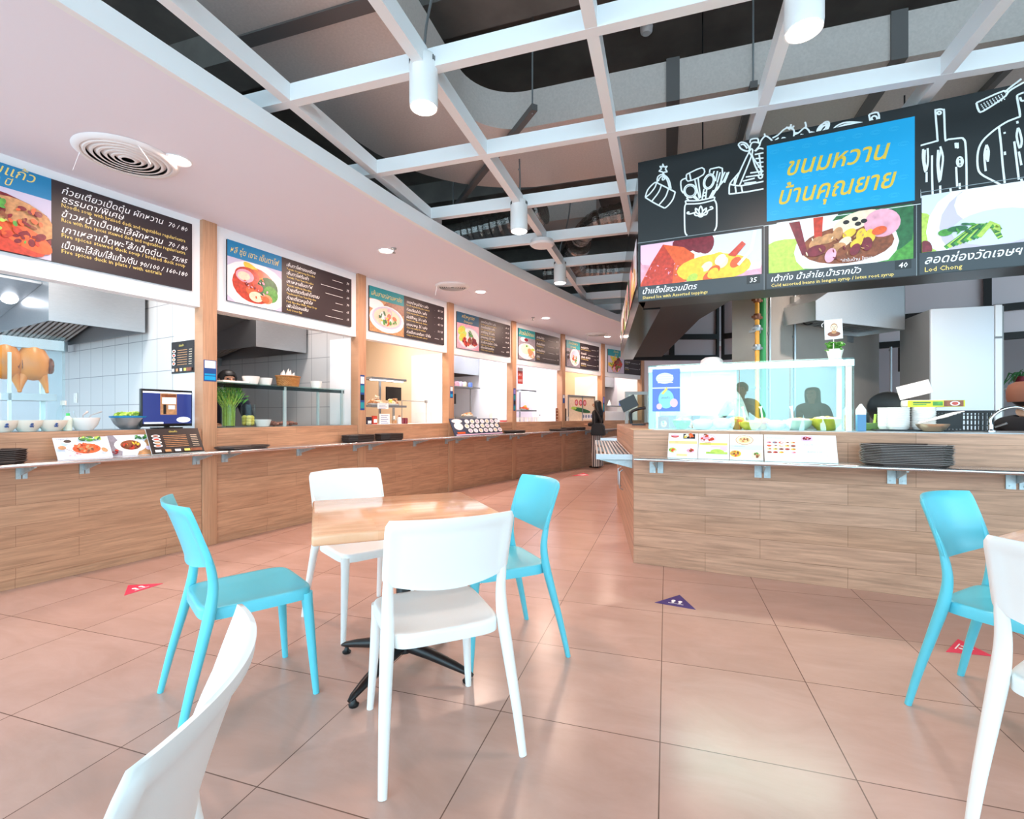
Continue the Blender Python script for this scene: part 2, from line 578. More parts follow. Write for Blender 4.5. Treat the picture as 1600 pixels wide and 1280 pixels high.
# white soffit over the stalls, with its fascia edge
edge = smooth_path([(-3.2, -.9, 0), (-2.6, .65, 0), (-1.98, 2.1, 0), (-1.378, 3.49, 0), (-.727, 4.89, 0), (.396, 6.84, 0), (1.96, 9.18, 0), (4.2, 11.7, 0), (6.6, 13.3, 0)], 8)
inner = [Frame(PP[i][0], PP[i][1], math.degrees(BAY[min(i, 6)].t)).w(0, .06) for i in range(8)]
inner = [Vector((-5.6, -.6, 0))] + inner
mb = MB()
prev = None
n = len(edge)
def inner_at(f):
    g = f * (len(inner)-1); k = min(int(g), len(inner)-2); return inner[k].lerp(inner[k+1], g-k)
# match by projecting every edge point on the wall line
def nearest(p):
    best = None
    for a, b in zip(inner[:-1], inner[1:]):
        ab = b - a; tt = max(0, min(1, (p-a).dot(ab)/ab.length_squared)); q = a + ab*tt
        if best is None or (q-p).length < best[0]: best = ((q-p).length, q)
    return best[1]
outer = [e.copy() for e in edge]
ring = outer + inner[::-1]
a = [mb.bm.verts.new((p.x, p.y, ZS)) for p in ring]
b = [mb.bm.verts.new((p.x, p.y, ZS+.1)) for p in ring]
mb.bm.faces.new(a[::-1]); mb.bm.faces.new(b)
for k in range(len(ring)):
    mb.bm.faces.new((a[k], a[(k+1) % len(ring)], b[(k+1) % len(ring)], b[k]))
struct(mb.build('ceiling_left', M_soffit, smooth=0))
mb = MB()
for k in range(n-1):
    p, q = edge[k], edge[k+1]
    d = (q-p).normalized(); nn = Vector((d.y, -d.x, 0))
    mb.face([p+nn*.012+Vector((0,0,ZS-.004)), q+nn*.012+Vector((0,0,ZS-.004)), q+nn*.012+Vector((0,0,ZS+.125)), p+nn*.012+Vector((0,0,ZS+.125))])
    mb.face([p-nn*.03+Vector((0,0,ZS-.004)), q-nn*.03+Vector((0,0,ZS-.004)), q+nn*.012+Vector((0,0,ZS-.004)), p+nn*.012+Vector((0,0,ZS-.004))])
    mb.face([p-nn*.03+Vector((0,0,ZS+.125)), q-nn*.03+Vector((0,0,ZS+.125)), q+nn*.012+Vector((0,0,ZS+.125)), p+nn*.012+Vector((0,0,ZS+.125))])
    mb.face([p-nn*.03+Vector((0,0,ZS-.004)), q-nn*.03+Vector((0,0,ZS-.004)), q-nn*.03+Vector((0,0,ZS+.125)), p-nn*.03+Vector((0,0,ZS+.125))])
bmesh.ops.remove_doubles(mb.bm, verts=mb.bm.verts, dist=.0005)
struct(mb.build('trim_8', M_gridw, smooth=30))

# ------------------------------------------------------------------ ceiling lattice
ZG = 3.2; CELL = .968
gx0 = guv(0, 0)
# one crossing measured at (956,211)
P0 = Vector(((956-CX)/FOC*(ZG-CAM_H)*FOC/(HY-211), (ZG-CAM_H)*FOC/(HY-211)))
u0 = P0.x*gc + P0.y*gs; v0 = -P0.x*gs + P0.y*gc
def edge_x_at(v, side):
    """where the soffit edge crosses the lattice row v"""
    for p, q in zip(edge[:-1], edge[1:]):
        vp, vq = -p.x*gs+p.y*gc, -q.x*gs+q.y*gc
        if (vp-v)*(vq-v) <= 0: 
            f = (v-vp)/(vq-vp) if vq != vp else 0
            r = p.lerp(q, f); return r.x*gc + r.y*gs
    return -6
root = thing('ceiling_lattice', 'white open lattice of square beams hung below the dark ceiling void', 'ceiling lattice', guv(u0, v0, 0), R(GRID_DEG))
bw = .032
S_LIM = [(-3.73,)]
def beam(x0, x1, y0, y1, zz=ZG):
    mb = MB(); mb.box(x0, x1, y0, y1, zz, zz+.11); return mb.build('beam', M_gridw, root, smooth=0)
for r in range(-4, 8):
    v = v0 + r*CELL
    ul = edge_x_at(v, 0) - u0 - 1.1
    ur = 3.6 if r <= 0 else (.21 - .02*r if r > 0 else 3)
    if r == 0: ur = 3.6
    beam(max(ul, -5.2), ur, r*CELL-bw, r*CELL+bw)
def v_of_edge(u):
    for p, q in zip(edge[:-1], edge[1:]):
        up, uq = p.x*gc+p.y*gs, q.x*gc+q.y*gs
        if (up-u)*(uq-u) <= 0:
            f = (u-up)/(uq-up) if uq != up else 0
            r = p.lerp(q, f); return -r.x*gs + r.y*gc
    return 99
for c in range(-2, 4):
    u = u0 + c*CELL
    ve = v_of_edge(u) - v0 + 1.2
    hi = min(ve if ve < 50 else 7.6, 6.85)
    if c >= 1: hi = .48
    beam(c*CELL-bw, c*CELL+bw, -3.9, hi, ZG+.001)

# ------------------------------------------------------------------ chairs and tables
def make_chair(m, label):
    t = thing('plastic_chair', label, 'chair')
    # seat pan with rounded corners and a short apron
    mb = MB()
    def outline(f, n=56):
        pts = []
        for j in range(n):
            a = 2*PI*j/n; ca, sa = math.cos(a), math.sin(a)
            e = .32
            x = .212 * math.copysign(abs(ca)**e, ca); y = .213 * math.copysign(abs(sa)**e, sa)
            y *= 1 - .06*(1 - (x+.205)/.41)
            pts.append((.02 + x*f, y*f))
        return pts
    prof = [(.25, .449), (.5, .450), (.75, .454), (.9, .459), (.965, .460), (.99, .456), (1.0, .448), (1.0, .415), (.97, .413), (.94, .43), (.6, .436)]
    rings = []
    for f, z in prof: rings.append([mb.bm.verts.new((x, y, z)) for x, y in outline(f)])
    for a, b in zip(rings[:-1], rings[1:]):
        for j in range(56): mb.bm.faces.new((a[j], a[(j+1) % 56], b[(j+1) % 56], b[j]))
    mb.bm.faces.new(rings[0]); mb.bm.faces.new(rings[-1])
    mb.build('seat', m, t, smooth=60)
    # backrest: a curved shell, thick rim, thinner field recessed at the rear
    mb = MB()
    nu, nv = 24, 12
    def up_x(z):
        f = (z-.58)/.28
        return -.155 - .085*max(0, f)**1.25
    def pt(u, v, side):
        yy = -1 + 2*u/nu
        zz = v/nv
        z = .63 + zz*.235 - .025*(1-zz)*(1-yy*yy) - .004*zz*(yy*yy)
        half = .228
        if zz > .86:
            half -= .013*((zz-.86)/.14)**2
        if zz < .14:
            half -= .008*((.14-zz)/.14)**2
        y = yy*half
        x = up_x(z) - .056*(1-yy*yy) + .014
        rim = min(u, nu-u) <= 1 or v >= nv-1 or v == 0
        if u in (0, nu) or v in (0, nv): th = .010
        else: th = .015 if rim else .006
        if side: x -= th
        else: x += (.004 if not (u in (0, nu) or v in (0, nv)) else -.002)
        return (x, y, z)
    G = [[[mb.bm.verts.new(pt(u, v, s)) for v in range(nv+1)] for u in range(nu+1)] for s in (0, 1)]
    for s in (0, 1):
        for u in range(nu):
            for v in range(nv):
                mb.bm.faces.new((G[s][u][v], G[s][u+1][v], G[s][u+1][v+1], G[s][u][v+1]))
    for u in range(nu):
        mb.bm.faces.new((G[0][u][0], G[0][u+1][0], G[1][u+1][0], G[1][u][0]))
        mb.bm.faces.new((G[0][u][nv], G[0][u+1][nv], G[1][u+1][nv], G[1][u][nv]))
    for v in range(nv):
        mb.bm.faces.new((G[0][0][v], G[0][0][v+1], G[1][0][v+1], G[1][0][v]))
        mb.bm.faces.new((G[0][nu][v], G[0][nu][v+1], G[1][nu][v+1], G[1][nu][v]))
    mb.build('backrest', m, t, smooth=60)
    for s in (1, -1):
        mb = MB()
        p = smooth_path([(-.27, s*.243, 0), (-.235, s*.233, .16), (-.19, s*.219, .34), (-.162, s*.21, .46), (-.152, s*.207, .56), (-.168, s*.209, .66), (-.188, s*.214, .73), (-.211, s*.217, .79)], 5)
        k = len(p)
        rr = []
        for q in p:
            z = q.z
            rr.append(.0145 + .0095*min(1, z/.42) if z < .45 else .024 - .006*min(1, (z-.45)/.17) - .0155*max(0, min(1, (z-.62)/.16)))
        mb.tube(p, rr, 12, flat=(1, .86)); mb.build('leg', m, t, smooth=60)
        mb = MB()
        p = smooth_path([(.201, s*.186, .438), (.204, s*.188, .40), (.211, s*.193, .32), (.222, s*.202, .16), (.234, s*.212, 0)], 5)
        rr = [.0135 + .0085*min(1, q.z/.36) + .004*max(0, (q.z-.37)/.07) for q in p]
        mb.tube(p, rr, 12); mb.build('leg', m, t, smooth=60)
    return t
CH = []
CG_T, CG_W = 'teal plastic chairs', 'white plastic chairs'
def place_chair(proto, rear_mid, deg, label, group, first):
    """rear_mid: floor point midway between the rear feet; deg: where the chair faces"""
    c = Vector((rear_mid[0] + .27*math.cos(R(deg)), rear_mid[1] + .27*math.sin(R(deg)), 0))
    if first:
        proto.location = c; proto.rotation_euler.z = R(deg); proto['label'] = label; proto['group'] = group; return proto
    return dup(proto, c, R(deg), label, group)
teal = make_chair(M_teal, ''); white = make_chair(M_chair, '')
place_chair(teal, (-1.365, 1.93), 41.7, 'teal plastic chair left of the table, facing right beside the pink floor sticker', CG_T, True)
place_chair(teal, (.183, 2.65), 203.6, 'teal plastic chair right of the table, behind the front white chair', CG_T, False)
place_chair(teal, (1.862, 2.138), -62, 'teal plastic chair in front of the kiosk counter near a second pink sticker', CG_T, False)
place_chair(white, (-.183, 1.62), 114, 'white plastic chair pulled up at the near side of the table, seen from behind', CG_W, True)
place_chair(white, (-1.068, 3.077), -48, 'white plastic chair on the far side of the wooden table', CG_W, False)
place_chair(white, (-.392, .682), 197, 'white plastic chair cut off at the bottom left corner, its back edge-on', CG_W, False)
place_chair(white, (1.425, 1.18), 28, 'white plastic chair cut off at the right edge beside a table corner', CG_W, False)

def make_table(loc, deg, label):
    t = thing('cafe_table', label, 'table', loc, R(deg), 'square cafe tables')
    mb = MB(); mb.box(-.405, .405, -.405, .405, .712, .755, bev=.011)
    mb.build('tabletop', M_table, t)
    mb = MB(); mb.lathe([(0, .08), (.05, .08), (.05, .15), (.034, .17), (.034, .69), (.05, .70), (0, .70)], n=24); mb.build('pole', M_black, t)
    mb = MB(); mb.box(-.2, .2, -.025, .025, .695, .712); mb.box(-.025, .025, -.2, .2, .695, .712); mb.build('top_plate', M_black, t, smooth=0)
    for k in range(4):
        a = R(45 + 90*k)
        mb = MB()
        p = [(.03, 0, .105), (.15, 0, .088), (.28, 0, .06), (.35, 0, .042), (.375, 0, .034)]
        mb.tube(p, [.042, .036, .027, .019, .009], 10, flat=(.8, .72))
        mb.xf(Matrix.Rotation(a, 4, 'Z'))
        leg = mb.build('leg', M_black, t, smooth=50)
        mb = MB(); mb.lathe([(0, 0), (.02, 0), (.022, .008), (.012, .016), (.009, .03), (0, .03)], (.345, 0), 14)
        mb.xf(Matrix.Rotation(a, 4, 'Z'))
        mb.build('glide', M_black, leg)
    return t
make_table((-.52, 2.33, 0), 22, 'square wooden table on a black four-arm base, amid four chairs')
make_table((2.25, 1.59, 0), 28, 'wooden table at the right edge, only one corner showing')
# ------------------------------------------------------------------ void services: ducts, hangers, lamps
def duct_profile():
    # grid frame: leg towards the camera, elbow, leg to the right
    uo, ui, vo, vi = -2.70, -1.60, 5.14, 4.06
    r = .45
    c = (ui + r, vi - r)
    N = 12
    inner = [(ui, .4), (ui, vi - r)] + [(c[0] - r*math.cos(R(90*j/N)), c[1] + r*math.sin(R(90*j/N))) for j in range(1, N)] + [(ui + r, vi), (5.2, vi)]
    ro = r + 1.09
    outer = [(uo, .4), (uo, vi - r)] + [(c[0] - ro*math.cos(R(90*j/N)), c[1] + ro*math.sin(R(90*j/N))) for j in range(1, N)] + [(ui + r, vo), (5.2, vo)]
    return inner, outer
inn, out_ = duct_profile()
ZD0, ZD1 = 3.7, 4.02
root = thing('air_duct', 'large rectangular foil-clad air duct bending through the dark ceiling void', 'air duct', (0, 0, 0), R(GRID_DEG))
mb = MB()
rows = []
for p, q in zip(inn, out_):
    rows.append([mb.bm.verts.new((p[0], p[1], ZD0)), mb.bm.verts.new((q[0], q[1], ZD0)), mb.bm.verts.new((q[0], q[1], ZD1)), mb.bm.verts.new((p[0], p[1], ZD1))])
for a, b in zip(rows[:-1], rows[1:]):
    for j in range(4): mb.bm.faces.new((a[j], a[(j+1) % 4], b[(j+1) % 4], b[j]))
mb.bm.faces.new(rows[0]); mb.bm.faces.new(rows[-1])
mb.build('duct_body', M_duct, root, smooth=30)
for u in (.05, 1.55, 3.05):
    mb = MB(); mb.box(u-.05, u+.05, 4.045, 5.155, ZD0-.012, ZD1+.012); mb.build('joint_band', M_ductband, root, smooth=0)
for v in (1.55, 2.55):
    mb = MB(); mb.box(-2.715, -1.585, v-.05, v+.05, ZD0-.012, ZD1+.012); mb.build('joint_band', M_ductband, root, smooth=0)
def hanger(u0, v0_, u1, v1_, label):
    t = thing('duct_hanger', label, 'duct hanger', (0, 0, 0), R(GRID_DEG), 'duct hangers')
    a = Vector((u0, v0_, 0)); b = Vector((u1, v1_, 0)); d = (b-a).normalized(); nn = Vector((-d.y, d.x, 0))*.025
    mb = MB(); mb.prism([a-nn, b-nn, b+nn, a+nn], ZD0-.064, ZD0-.013); mb.build('strut', M_ductband, t, smooth=0)
    for p in (a + d*.04, b - d*.04):
        mb = MB(); mb.tube([(p.x, p.y, ZD0-.07), (p.x, p.y, 4.6)], .007, 6); mb.build('rod', M_steel2, t)
hanger(-2.45, 5.35, -1.0, 3.75, 'dark strut and rods carrying the duct at its bend')
hanger(.62, 3.98, .62, 5.22, 'dark strut and two rods under the duct, above the kiosk sign end')
hanger(2.3, 3.98, 2.3, 5.22, 'dark strut and rods under the duct above the blue title panel')
# box duct and silver flexible ducts beyond
def gpt(px, py, z):
    d = FOC*(z-CAM_H)/(HY-py); return Vector(((px-CX)/FOC*d, d, z))
p = gpt(872, 340, 4.05)
mb = MB(); mb.box(-.45, .5, 0, .95, 4.05, 4.5); mb.box(-.5, .55, -.03, .02, 4.0, 4.55)
tag(mb.build('branch_duct', M_duct, loc=(p.x, p.y, 0), rotz=R(GRID_DEG), smooth=0), 'boxy branch duct above the second pendant lamp', 'air duct')
def flex(pts, r, label):
    P = smooth_path(pts, 14)
    rr = [r*(1 + .05*math.sin(i*2.4) + random.uniform(-.03, .03)) for i in range(len(P))]
    mb = MB(); mb.tube(P, rr, 14)
    tag(mb.build('flexible_duct', M_foil, smooth=0), label, 'flexible duct', 'silver flexible ducts')
flex([gpt(905, 372, 3.85), gpt(935, 345, 3.9), gpt(1000, 330, 3.95), gpt(1080, 320, 3.95)], .15, 'crinkled silver flexible duct running to the kiosk sign corner')
flex([gpt(905, 380, 3.8), gpt(893, 405, 3.7), gpt(900, 418, 3.68), gpt(915, 432, 3.66)], .19, 'fat crinkled silver duct hanging behind the third lattice row')
flex([gpt(700, 372, 3.7), gpt(740, 363, 3.72), gpt(790, 350, 3.75), gpt(850, 330, 3.8)], .16, 'shiny silver flexible duct left of the second pendant lamp')
flex([gpt(850, 428, 3.62), gpt(900, 425, 3.62), gpt(945, 424, 3.65), gpt(1000, 420, 3.7)], .14, 'thin silver flexible duct behind the farthest pendant lamp')
p = gpt(1010, 42, 4.6)
mb = MB(); mb.lathe([(0, -.06), (.035, -.06), (.05, -.045), (.055, 0), (0, 0)], (0, 0), 20)
tag(mb.build('smoke_detector', M_white, loc=p), 'small round white detector on the concrete slab above the lattice', 'detector')

def pendant(loc, label, cable, power):
    t = thing('pendant_lamp', label, 'lamp', loc, 0, 'white cylinder pendant lamps')
    mb = MB()
    mb.lathe([(.0, .30), (.055, .30), (.072, .292), (.082, .27), (.082, .03), (.079, .0), (.072, .0), (.072, .06), (.0, .06)], n=32)
    mb.build('lamp_shade', M_lampwhite, t, smooth=50)
    mb = MB()
    for k in range(5):
        a = R(200 + 9*k) if k < 3 else R(310 + 9*(k-3))
        mb.box(.0825, .0835, -.003, .003, .262, .283); 
        mb.xf(Matrix.Identity(4))
    mb2 = MB()
    for a in (195, 204, 213, 320, 329, 338):
        q = MB(); q.box(.0815, .084, -.003, .003, .245, .272)
        q.xf(Matrix.Rotation(R(a), 4, 'Z'))
        me = bpy.data.meshes.new('tmp'); q.bm.to_mesh(me); mb2.bm.from_mesh(me); bpy.data.meshes.remove(me); q.bm.free()
    mb.bm.free()
    mb2.build('vent_slots', M_black, t, smooth=0)
    mb = MB(); mb.lathe([(0, -.012), (.05, -.011), (.07, -.002), (.0715, .05), (0, .05)], n=24); mb.build('diffuser', M_bulb, t)
    mb = MB(); mb.tube(smooth_path([(0, .02, .30), (.01, .03, .5), (cable[0]*.6, cable[1]*.6, .9), (cable[0], cable[1], (3.69 if 4 < loc[1] < 5 else 4.6)-loc[2])], 5), .008, 6)
    mb.build('cable', M_steel2, t)
    area('lamp_glow', (loc[0], loc[1], loc[2] - .004), .15, power, WARM, shape='DISK')
lamps = [((662-CX)/FOC*2.82, 2.82, 2.985), ((811-CX)/FOC*4.63, 4.63, 2.955), ((875-CX)/FOC*6.5, 6.5, 2.975), ((1256-CX)/FOC*2.25, 2.25, 2.98)]
for l, nm, cb in zip(lamps, ('nearest the table, hanging at a lattice crossing', 'second along the lattice toward the back', 'farthest along the lattice', 'cut by the top edge above the kiosk sign'), ((.12, .1), (.0, .3), (.2, .1), (.1, .1))):
    pendant(l, 'white cylinder pendant lamp ' + nm, cb, 36)
p = ((847-CX)/FOC*5.5, 5.5, 3.12)
mb = MB(); mb.lathe([(0, 0), (.12, 0), (.14, .02), (.13, .06), (.0, .075)], n=28)
tag(mb.build('lattice_boss', M_gridw, loc=p), 'round white disc fixed under a lattice crossing between two pendants', 'ceiling disc')

def downlight(px, py, label, power):
    d = FOC*(ZS-CAM_H)/(HY-py); x = (px-CX)/FOC*d
    t = thing('recessed_downlight', label, 'downlight', (x, d, ZS), 0, 'soffit downlights')
    mb = MB(); mb.lathe([(.065, -.001), (.085, -.008), (.09, -.001), (.065, -.001)], n=28); mb.build('trim_ring', M_white, t)
    mb = MB(); mb.lathe([(0, -.003), (.064, -.003), (.064, -.0015), (0, -.0015)], n=28); mb.build('diffuser', M_bulb, t)
    area('downlight_glow', (x, d, ZS-.012), .12, power, WARM, shape='DISK')
for px, py, lb in ((277, 250, 'beside the big ceiling vent above the duck board'), (603, 392, 'beside a sprinkler above the seafood board'), (751, 456, 'right of the second ceiling vent'),
                   (853, 497, 'above the chicken rice board'), (949, 526, 'beside the farthest ceiling vent')):
    downlight(px, py, 'bright recessed downlight in the white soffit ' + lb, 20)
for px, py, r, lb in ((200, 245, .30, 'large round ceiling vent above the duck board with paper streamers'), (707, 447, .24, 'round ceiling vent above the board with lime slices'), (932, 522, .24, 'farthest round ceiling vent, above the last stalls')):
    d = FOC*(ZS-CAM_H)/(HY-py); x = (px-CX)/FOC*d
    t = thing('ceiling_vent', lb, 'vent', (x, d, ZS), 0, 'round ceiling vents')
    mb = MB(); mb.lathe([(r*.84, -.002), (r*.85, -.022), (r*.93, -.02), (r, -.002), (r*.84, -.002)], n=48); mb.build('rim', M_white, t)
    mb = MB(); mb.lathe([(0, -.003), (r*.85, -.003), (r*.85, -.001), (0, -.001)], n=48); mb.build('cavity', M_dark, t)
    for k in range(6):
        q = r*(.12 + .125*k)
        mb = MB(); mb.lathe([(q, -.024), (q+.014*r/.3, -.024), (q+.035*r/.3, -.006), (q+.028*r/.3, -.006), (q, -.024)], n=40); mb.build('ring_blade', M_white, t)
    if r > .2:
        for a, dx in ((200, -.02), (320, .10)):
            s0 = Vector((r*.9*math.cos(R(a)), r*.9*math.sin(R(a)), -.02))
            mb = MB()
            pts = [s0, s0+Vector((dx*.3, -.01, -.04)), s0+Vector((dx*.7, -.02, -.09)), s0+Vector((dx, -.03, -.135))]
            mb.tube(smooth_path(pts, 4), .006, 6, flat=(1, .2)); mb.build('streamer', M_paper, t)
for px, py, lb in ((615, 388, 'near the seafood board'), (833, 496, 'above the chicken rice board')):
    d = FOC*(ZS-CAM_H)/(HY-py); x = (px-CX)/FOC*d
    mb = MB(); mb.lathe([(0, 0), (.03, 0), (.03, -.01), (.008, -.012), (.008, -.045), (.022, -.048), (.022, -.052), (0, -.052)], n=16)
    tag(mb.build('fire_sprinkler', M_steel2, loc=(x, d, ZS)), 'small metal sprinkler head in the white soffit ' + lb, 'sprinkler', 'fire sprinklers')

# ------------------------------------------------------------------ printed boards
class Pic:
    """flat printed shapes, laid one over the other, on a board facing -y"""
    def __init__(s, x0, x1, z0, z1, y):
        s.mb = MB(); s.x0, s.x1, s.z0, s.z1, s.y = x0, x1, z0, z1, y
    def _n(s): s.y -= .00035; return s.y
    def X(s, u): return s.x0 + (s.x1-s.x0)*u
    def Z(s, v): return s.z0 + (s.z1-s.z0)*v
    def bgc(s, c): s.mb.rect_xz(s.x0, s.x1, s.z0, s.z1, s._n(), FI[c]); return s
    def el(s, u, v, ru, rv, c, rot=0, a0=0, a1=360):
        """ellipse, kept inside the frame"""
        w, h = s.x1-s.x0, s.z1-s.z0
        pts = []
        for j in range(20):
            t = 2*PI*j/20
            p, q = ru*w*math.cos(t), rv*h*math.sin(t)
            x = s.X(u) + p*math.cos(R(rot)) - q*math.sin(R(rot)); z = s.Z(v) + p*math.sin(R(rot)) + q*math.cos(R(rot))
            pts.append((min(max(x, s.x0), s.x1), s.y - .00035, min(max(z, s.z0), s.z1)))
        s._n()
        cl = []
        for q in pts:
            if not cl or (Vector(q) - Vector(cl[-1])).length > 1e-5: cl.append(q)
        if len(cl) > 2: s.mb.face(cl, FI[c])
        return s
    def po(s, pts, c):
        y = s._n(); s.mb.face([(s.X(u), y, s.Z(v)) for u, v in pts], FI[c]); return s
    def st(s, pts, w, c):
        y = s._n(); s.mb.stroke_xz([(s.X(u), s.Z(v)) for u, v in pts], w, y, FI[c]); return s
    def scatter(s, u, v, ru, rv, n, r0, r1, cols, asp=1):
        rnd = random.Random(int(u*1000) + int(v*777) + n)
        for _ in range(n):
            a, d = rnd.uniform(0, 2*PI), rnd.random()**.5
            r = rnd.uniform(r0, r1)
            s.el(u + ru*d*math.cos(a), v + rv*d*math.sin(a), r, r*rnd.uniform(.5, 1)*asp, rnd.choice(cols), rnd.uniform(0, 180))
        return s
    def build(s, parent, name='food_photo', label=None):
        return flatpic(s.mb, name, FM, parent, label=label)

def pic_duck(p):
    p.bgc('lilac').el(.35, .42, .75, .52, 'dred').scatter(.35, .5, .5, .3, 40, .03, .08, ['brown', 'tan', 'dred', 'orange']).el(.30, .44, .62, .46, 'brown')
    p.el(.72, .58, .34, .26, 'tan', -20).el(.55, .2, .40, .22, 'red', -12).el(.1, .45, .30, .25, 'red')
    p.el(.75, .28, .28, .16, 'orange', -25).scatter(.55, .3, .35, .18, 26, .02, .06, ['red', 'dred', 'orange'])
    p.scatter(.7, .6, .25, .16, 24, .02, .05, ['brown', 'orange', 'dred', 'tan']).scatter(.25, .72, .3, .1, 24, .03, .08, ['dgreen', 'green']).scatter(.4, .3, .4, .2, 14, .015, .035, ['lime', 'green'])
def pic_red_soup(p):
    p.bgc('lilac').el(.5, .46, .62, .56, 'white').el(.48, .48, .40, .42, 'red')
    p.el(.72, .48, .2, .26, 'dgreen', 20).el(.78, .36, .14, .2, 'green', 30).el(.45, .82, .2, .1, 'yellow', -30).el(.5, .76, .14, .1, 'orange')
    p.el(.34, .66, .22, .2, 'red').el(.3, .65, .16, .15, 'pink').el(.28, .64, .11, .10, 'cream')
    p.el(.42, .34, .11, .10, 'orange').el(.54, .44, .09, .09, 'red').el(.5, .22, .13, .12, 'cream').el(.7, .22, .11, .11, 'tan').el(.68, .2, .07, .08, 'orange')
    p.scatter(.5, .45, .25, .25, 18, .012, .03, ['dred', 'orange', 'pink'])
def pic_seafood(p):
    p.bgc('tan').el(.15, .85, .25, .15, 'white').el(.8, .85, .4, .2, 'brown').el(.5, .45, .5, .42, 'white').el(.5, .5, .43, .34, 'lilac').el(.5, .5, .38, .29, 'cream')
    p.scatter(.48, .5, .3, .22, 24, .05, .1, ['white', 'cream', 'orange', 'pink']).scatter(.5, .52, .28, .2, 12, .02, .06, ['green', 'dgreen', 'yellow'])
def pic_lime(p):
    p.bgc('pink').el(.55, .45, .52, .45, 'lilac').el(.55, .45, .46, .4, 'white')
    p.el(.2, .72, .18, .17, 'lime', 30).el(.2, .72, .12, .11, 'yellow').el(.25, .5, .2, .15, 'lime', 40).el(.25, .5, .13, .10, 'yellow')
    p.scatter(.55, .3, .32, .16, 30, .04, .1, ['brown', 'red', 'dred']).scatter(.6, .62, .1, .12, 7, .03, .07, ['dgreen', 'green'])
def pic_chicken(p):
    p.bgc('grey').el(.3, .9, .18, .1, 'white').el(.45, .9, .12, .07, 'dred').el(.5, .38, .55, .36, 'white').el(.42, .48, .3, .24, 'cream').el(.75, .32, .24, .17, 'tan', -30)
    p.el(.48, .62, .06, .05, 'green').el(.85, .5, .12, .06, 'lime').scatter(.72, .25, .18, .12, 8, .03, .07, ['pink', 'cream', 'tan'])
def pic_deepbowl(p):
    p.bgc('navy' if 'navy' in FI else 'grey').el(.62, .55, .36, .48, 'white').el(.62, .62, .28, .3, 'lilac').scatter(.6, .42, .2, .24, 16, .04, .08, ['tan', 'green', 'red', 'cream'])
    p.el(.1, .75, .12, .08, 'black').el(.12, .5, .08, .1, 'black').st([(.05, .2), (.3, .9)], .008, 'brown')
def pic_salad(p):
    p.bgc('lilac').scatter(.4, .55, .4, .4, 30, .08, .16, ['green', 'lime', 'yellow']).scatter(.55, .5, .3, .32, 22, .05, .12, ['red', 'brown', 'dred']).scatter(.4, .2, .3, .12, 6, .05, .1, ['pink', 'cream'])

def menu_board(i, pl, pm, pr, tcol, title, picf, lines, name, z0=2.31, z1=2.9, tb=.27, th=.1, letm=M_lety):
    F = BAY[i]
    s0 = F.at(pl, .01) if pl is not None else .22
    sm, s1 = F.at(pm, .01), F.at(pr, .01)
    W, H, M_ = s1-s0, z1-z0, sm-s0
    t = thing('menu_board', 'printed stall sign: ' + name, 'menu board', F.w(s0, .0, z0), F.t, 'menu boards above the left stalls')
    mb = MB(); mb.box(0, W, .01, .029, 0, H); mb.build('backing', M_menu, t, smooth=0)
    mb = MB(); mb.rect_xz(0, M_, H*(1-tb), H, .0085); tp = flatpic(mb, 'title_panel', tcol, t)
    mb = MB()
    k = len(title)
    for j, tx in enumerate(title):
        mb.text(tx, M_*.5 if k > 1 else M_*.05, H*(1 - tb*(.72 if k == 1 else (.46 + .42*j))), th if j == 0 else th*.7, .0075, 0, M_*.9, .3, 0, 'CENTER' if k > 1 else 'LEFT')
    flatpic(mb, 'title_lettering', letm, tp)
    p = Pic(0, M_, 0, H*(1-tb), .0088); picf(p); p.build(t)
    mb = MB(); mb.rect_xz(M_, W, 0, H, .0085); mp = flatpic(mb, 'menu_panel', M_menu, t)
    mb = MB()
    ww = W - M_
    for (th_, en, pr_, v, size) in lines:
        x0 = M_ + ww*.06
        if th_:
            mb.text(th_, x0, H*v, H*size, .0075, 0, ww*(.70 if len(pr_) < 10 else .50), .28)
        if pr_:
            mb.text(pr_, W - ww*.04, H*v, H*size*.8, .0075, 0, ww*(.26 if len(pr_) < 10 else .38), .25, align='RIGHT')
            xr = W - ww*.10 - ww*.022*len(pr_)
            xl = x0 + min(ww*.68, ww*.034*max(len(th_), 6) + .02)
            if xr > xl: mb.rect_xz(xl, xr, H*v, H*v + H*.006, .0075, 0)
        if en:
            mb.text(en, x0, H*(v-.062), H*size*.62, .0074, 1, ww*.88)
    flatpic(mb, 'menu_lettering', [M_letw, M_lety], mp)
    return t
L0 = [('ก๋วยเตี๋ยวเป็ดตุ๋น ผักหวาน', '', '70 / 80', .86, .115), ('ธรรมดา/พิเศษ', 'Noodle soup with braised duck and vegetables regular/extra', '', .755, .115),
      ('ข้าวหน้าเป็ดพะโล้ผักหวาน', 'Rice with five spices stewed duck and vegetables regular/extra', '70 / 80', .575, .115),
      ('เกาเหลาเป็ดพะโล้/เป็ดตุ๋น', 'Five spices stewed duck soup / braised duck soup', '75/85', .385, .115), ('เป็ดพะโล้สับ/ไส้แก้ว/ตับ', 'Five spices duck in plate / with entrails', '90/100 / 160-180', .19, .115)]
menu_board(0, None, 80, 300, M_blue, ['ด เซียแก้ว', '100 ปี'], pic_duck, L0, 'sliced braised duck photo with white and yellow dish list', z1=2.93, z0=2.33)
V6 = [.86, .71, .56, .41, .26, .11]
th1 = ['เย็นตาโฟทรงเครื่อง', 'เย็นตาโฟต้มยำ', 'เกาเหลาเย็นตาโฟ', 'ก๋วยเตี๋ยวต้มยำโบราณ', 'ก๋วยเตี๋ยวหมูน้ำใส', 'เพิ่มไข่ออนเซ็น']
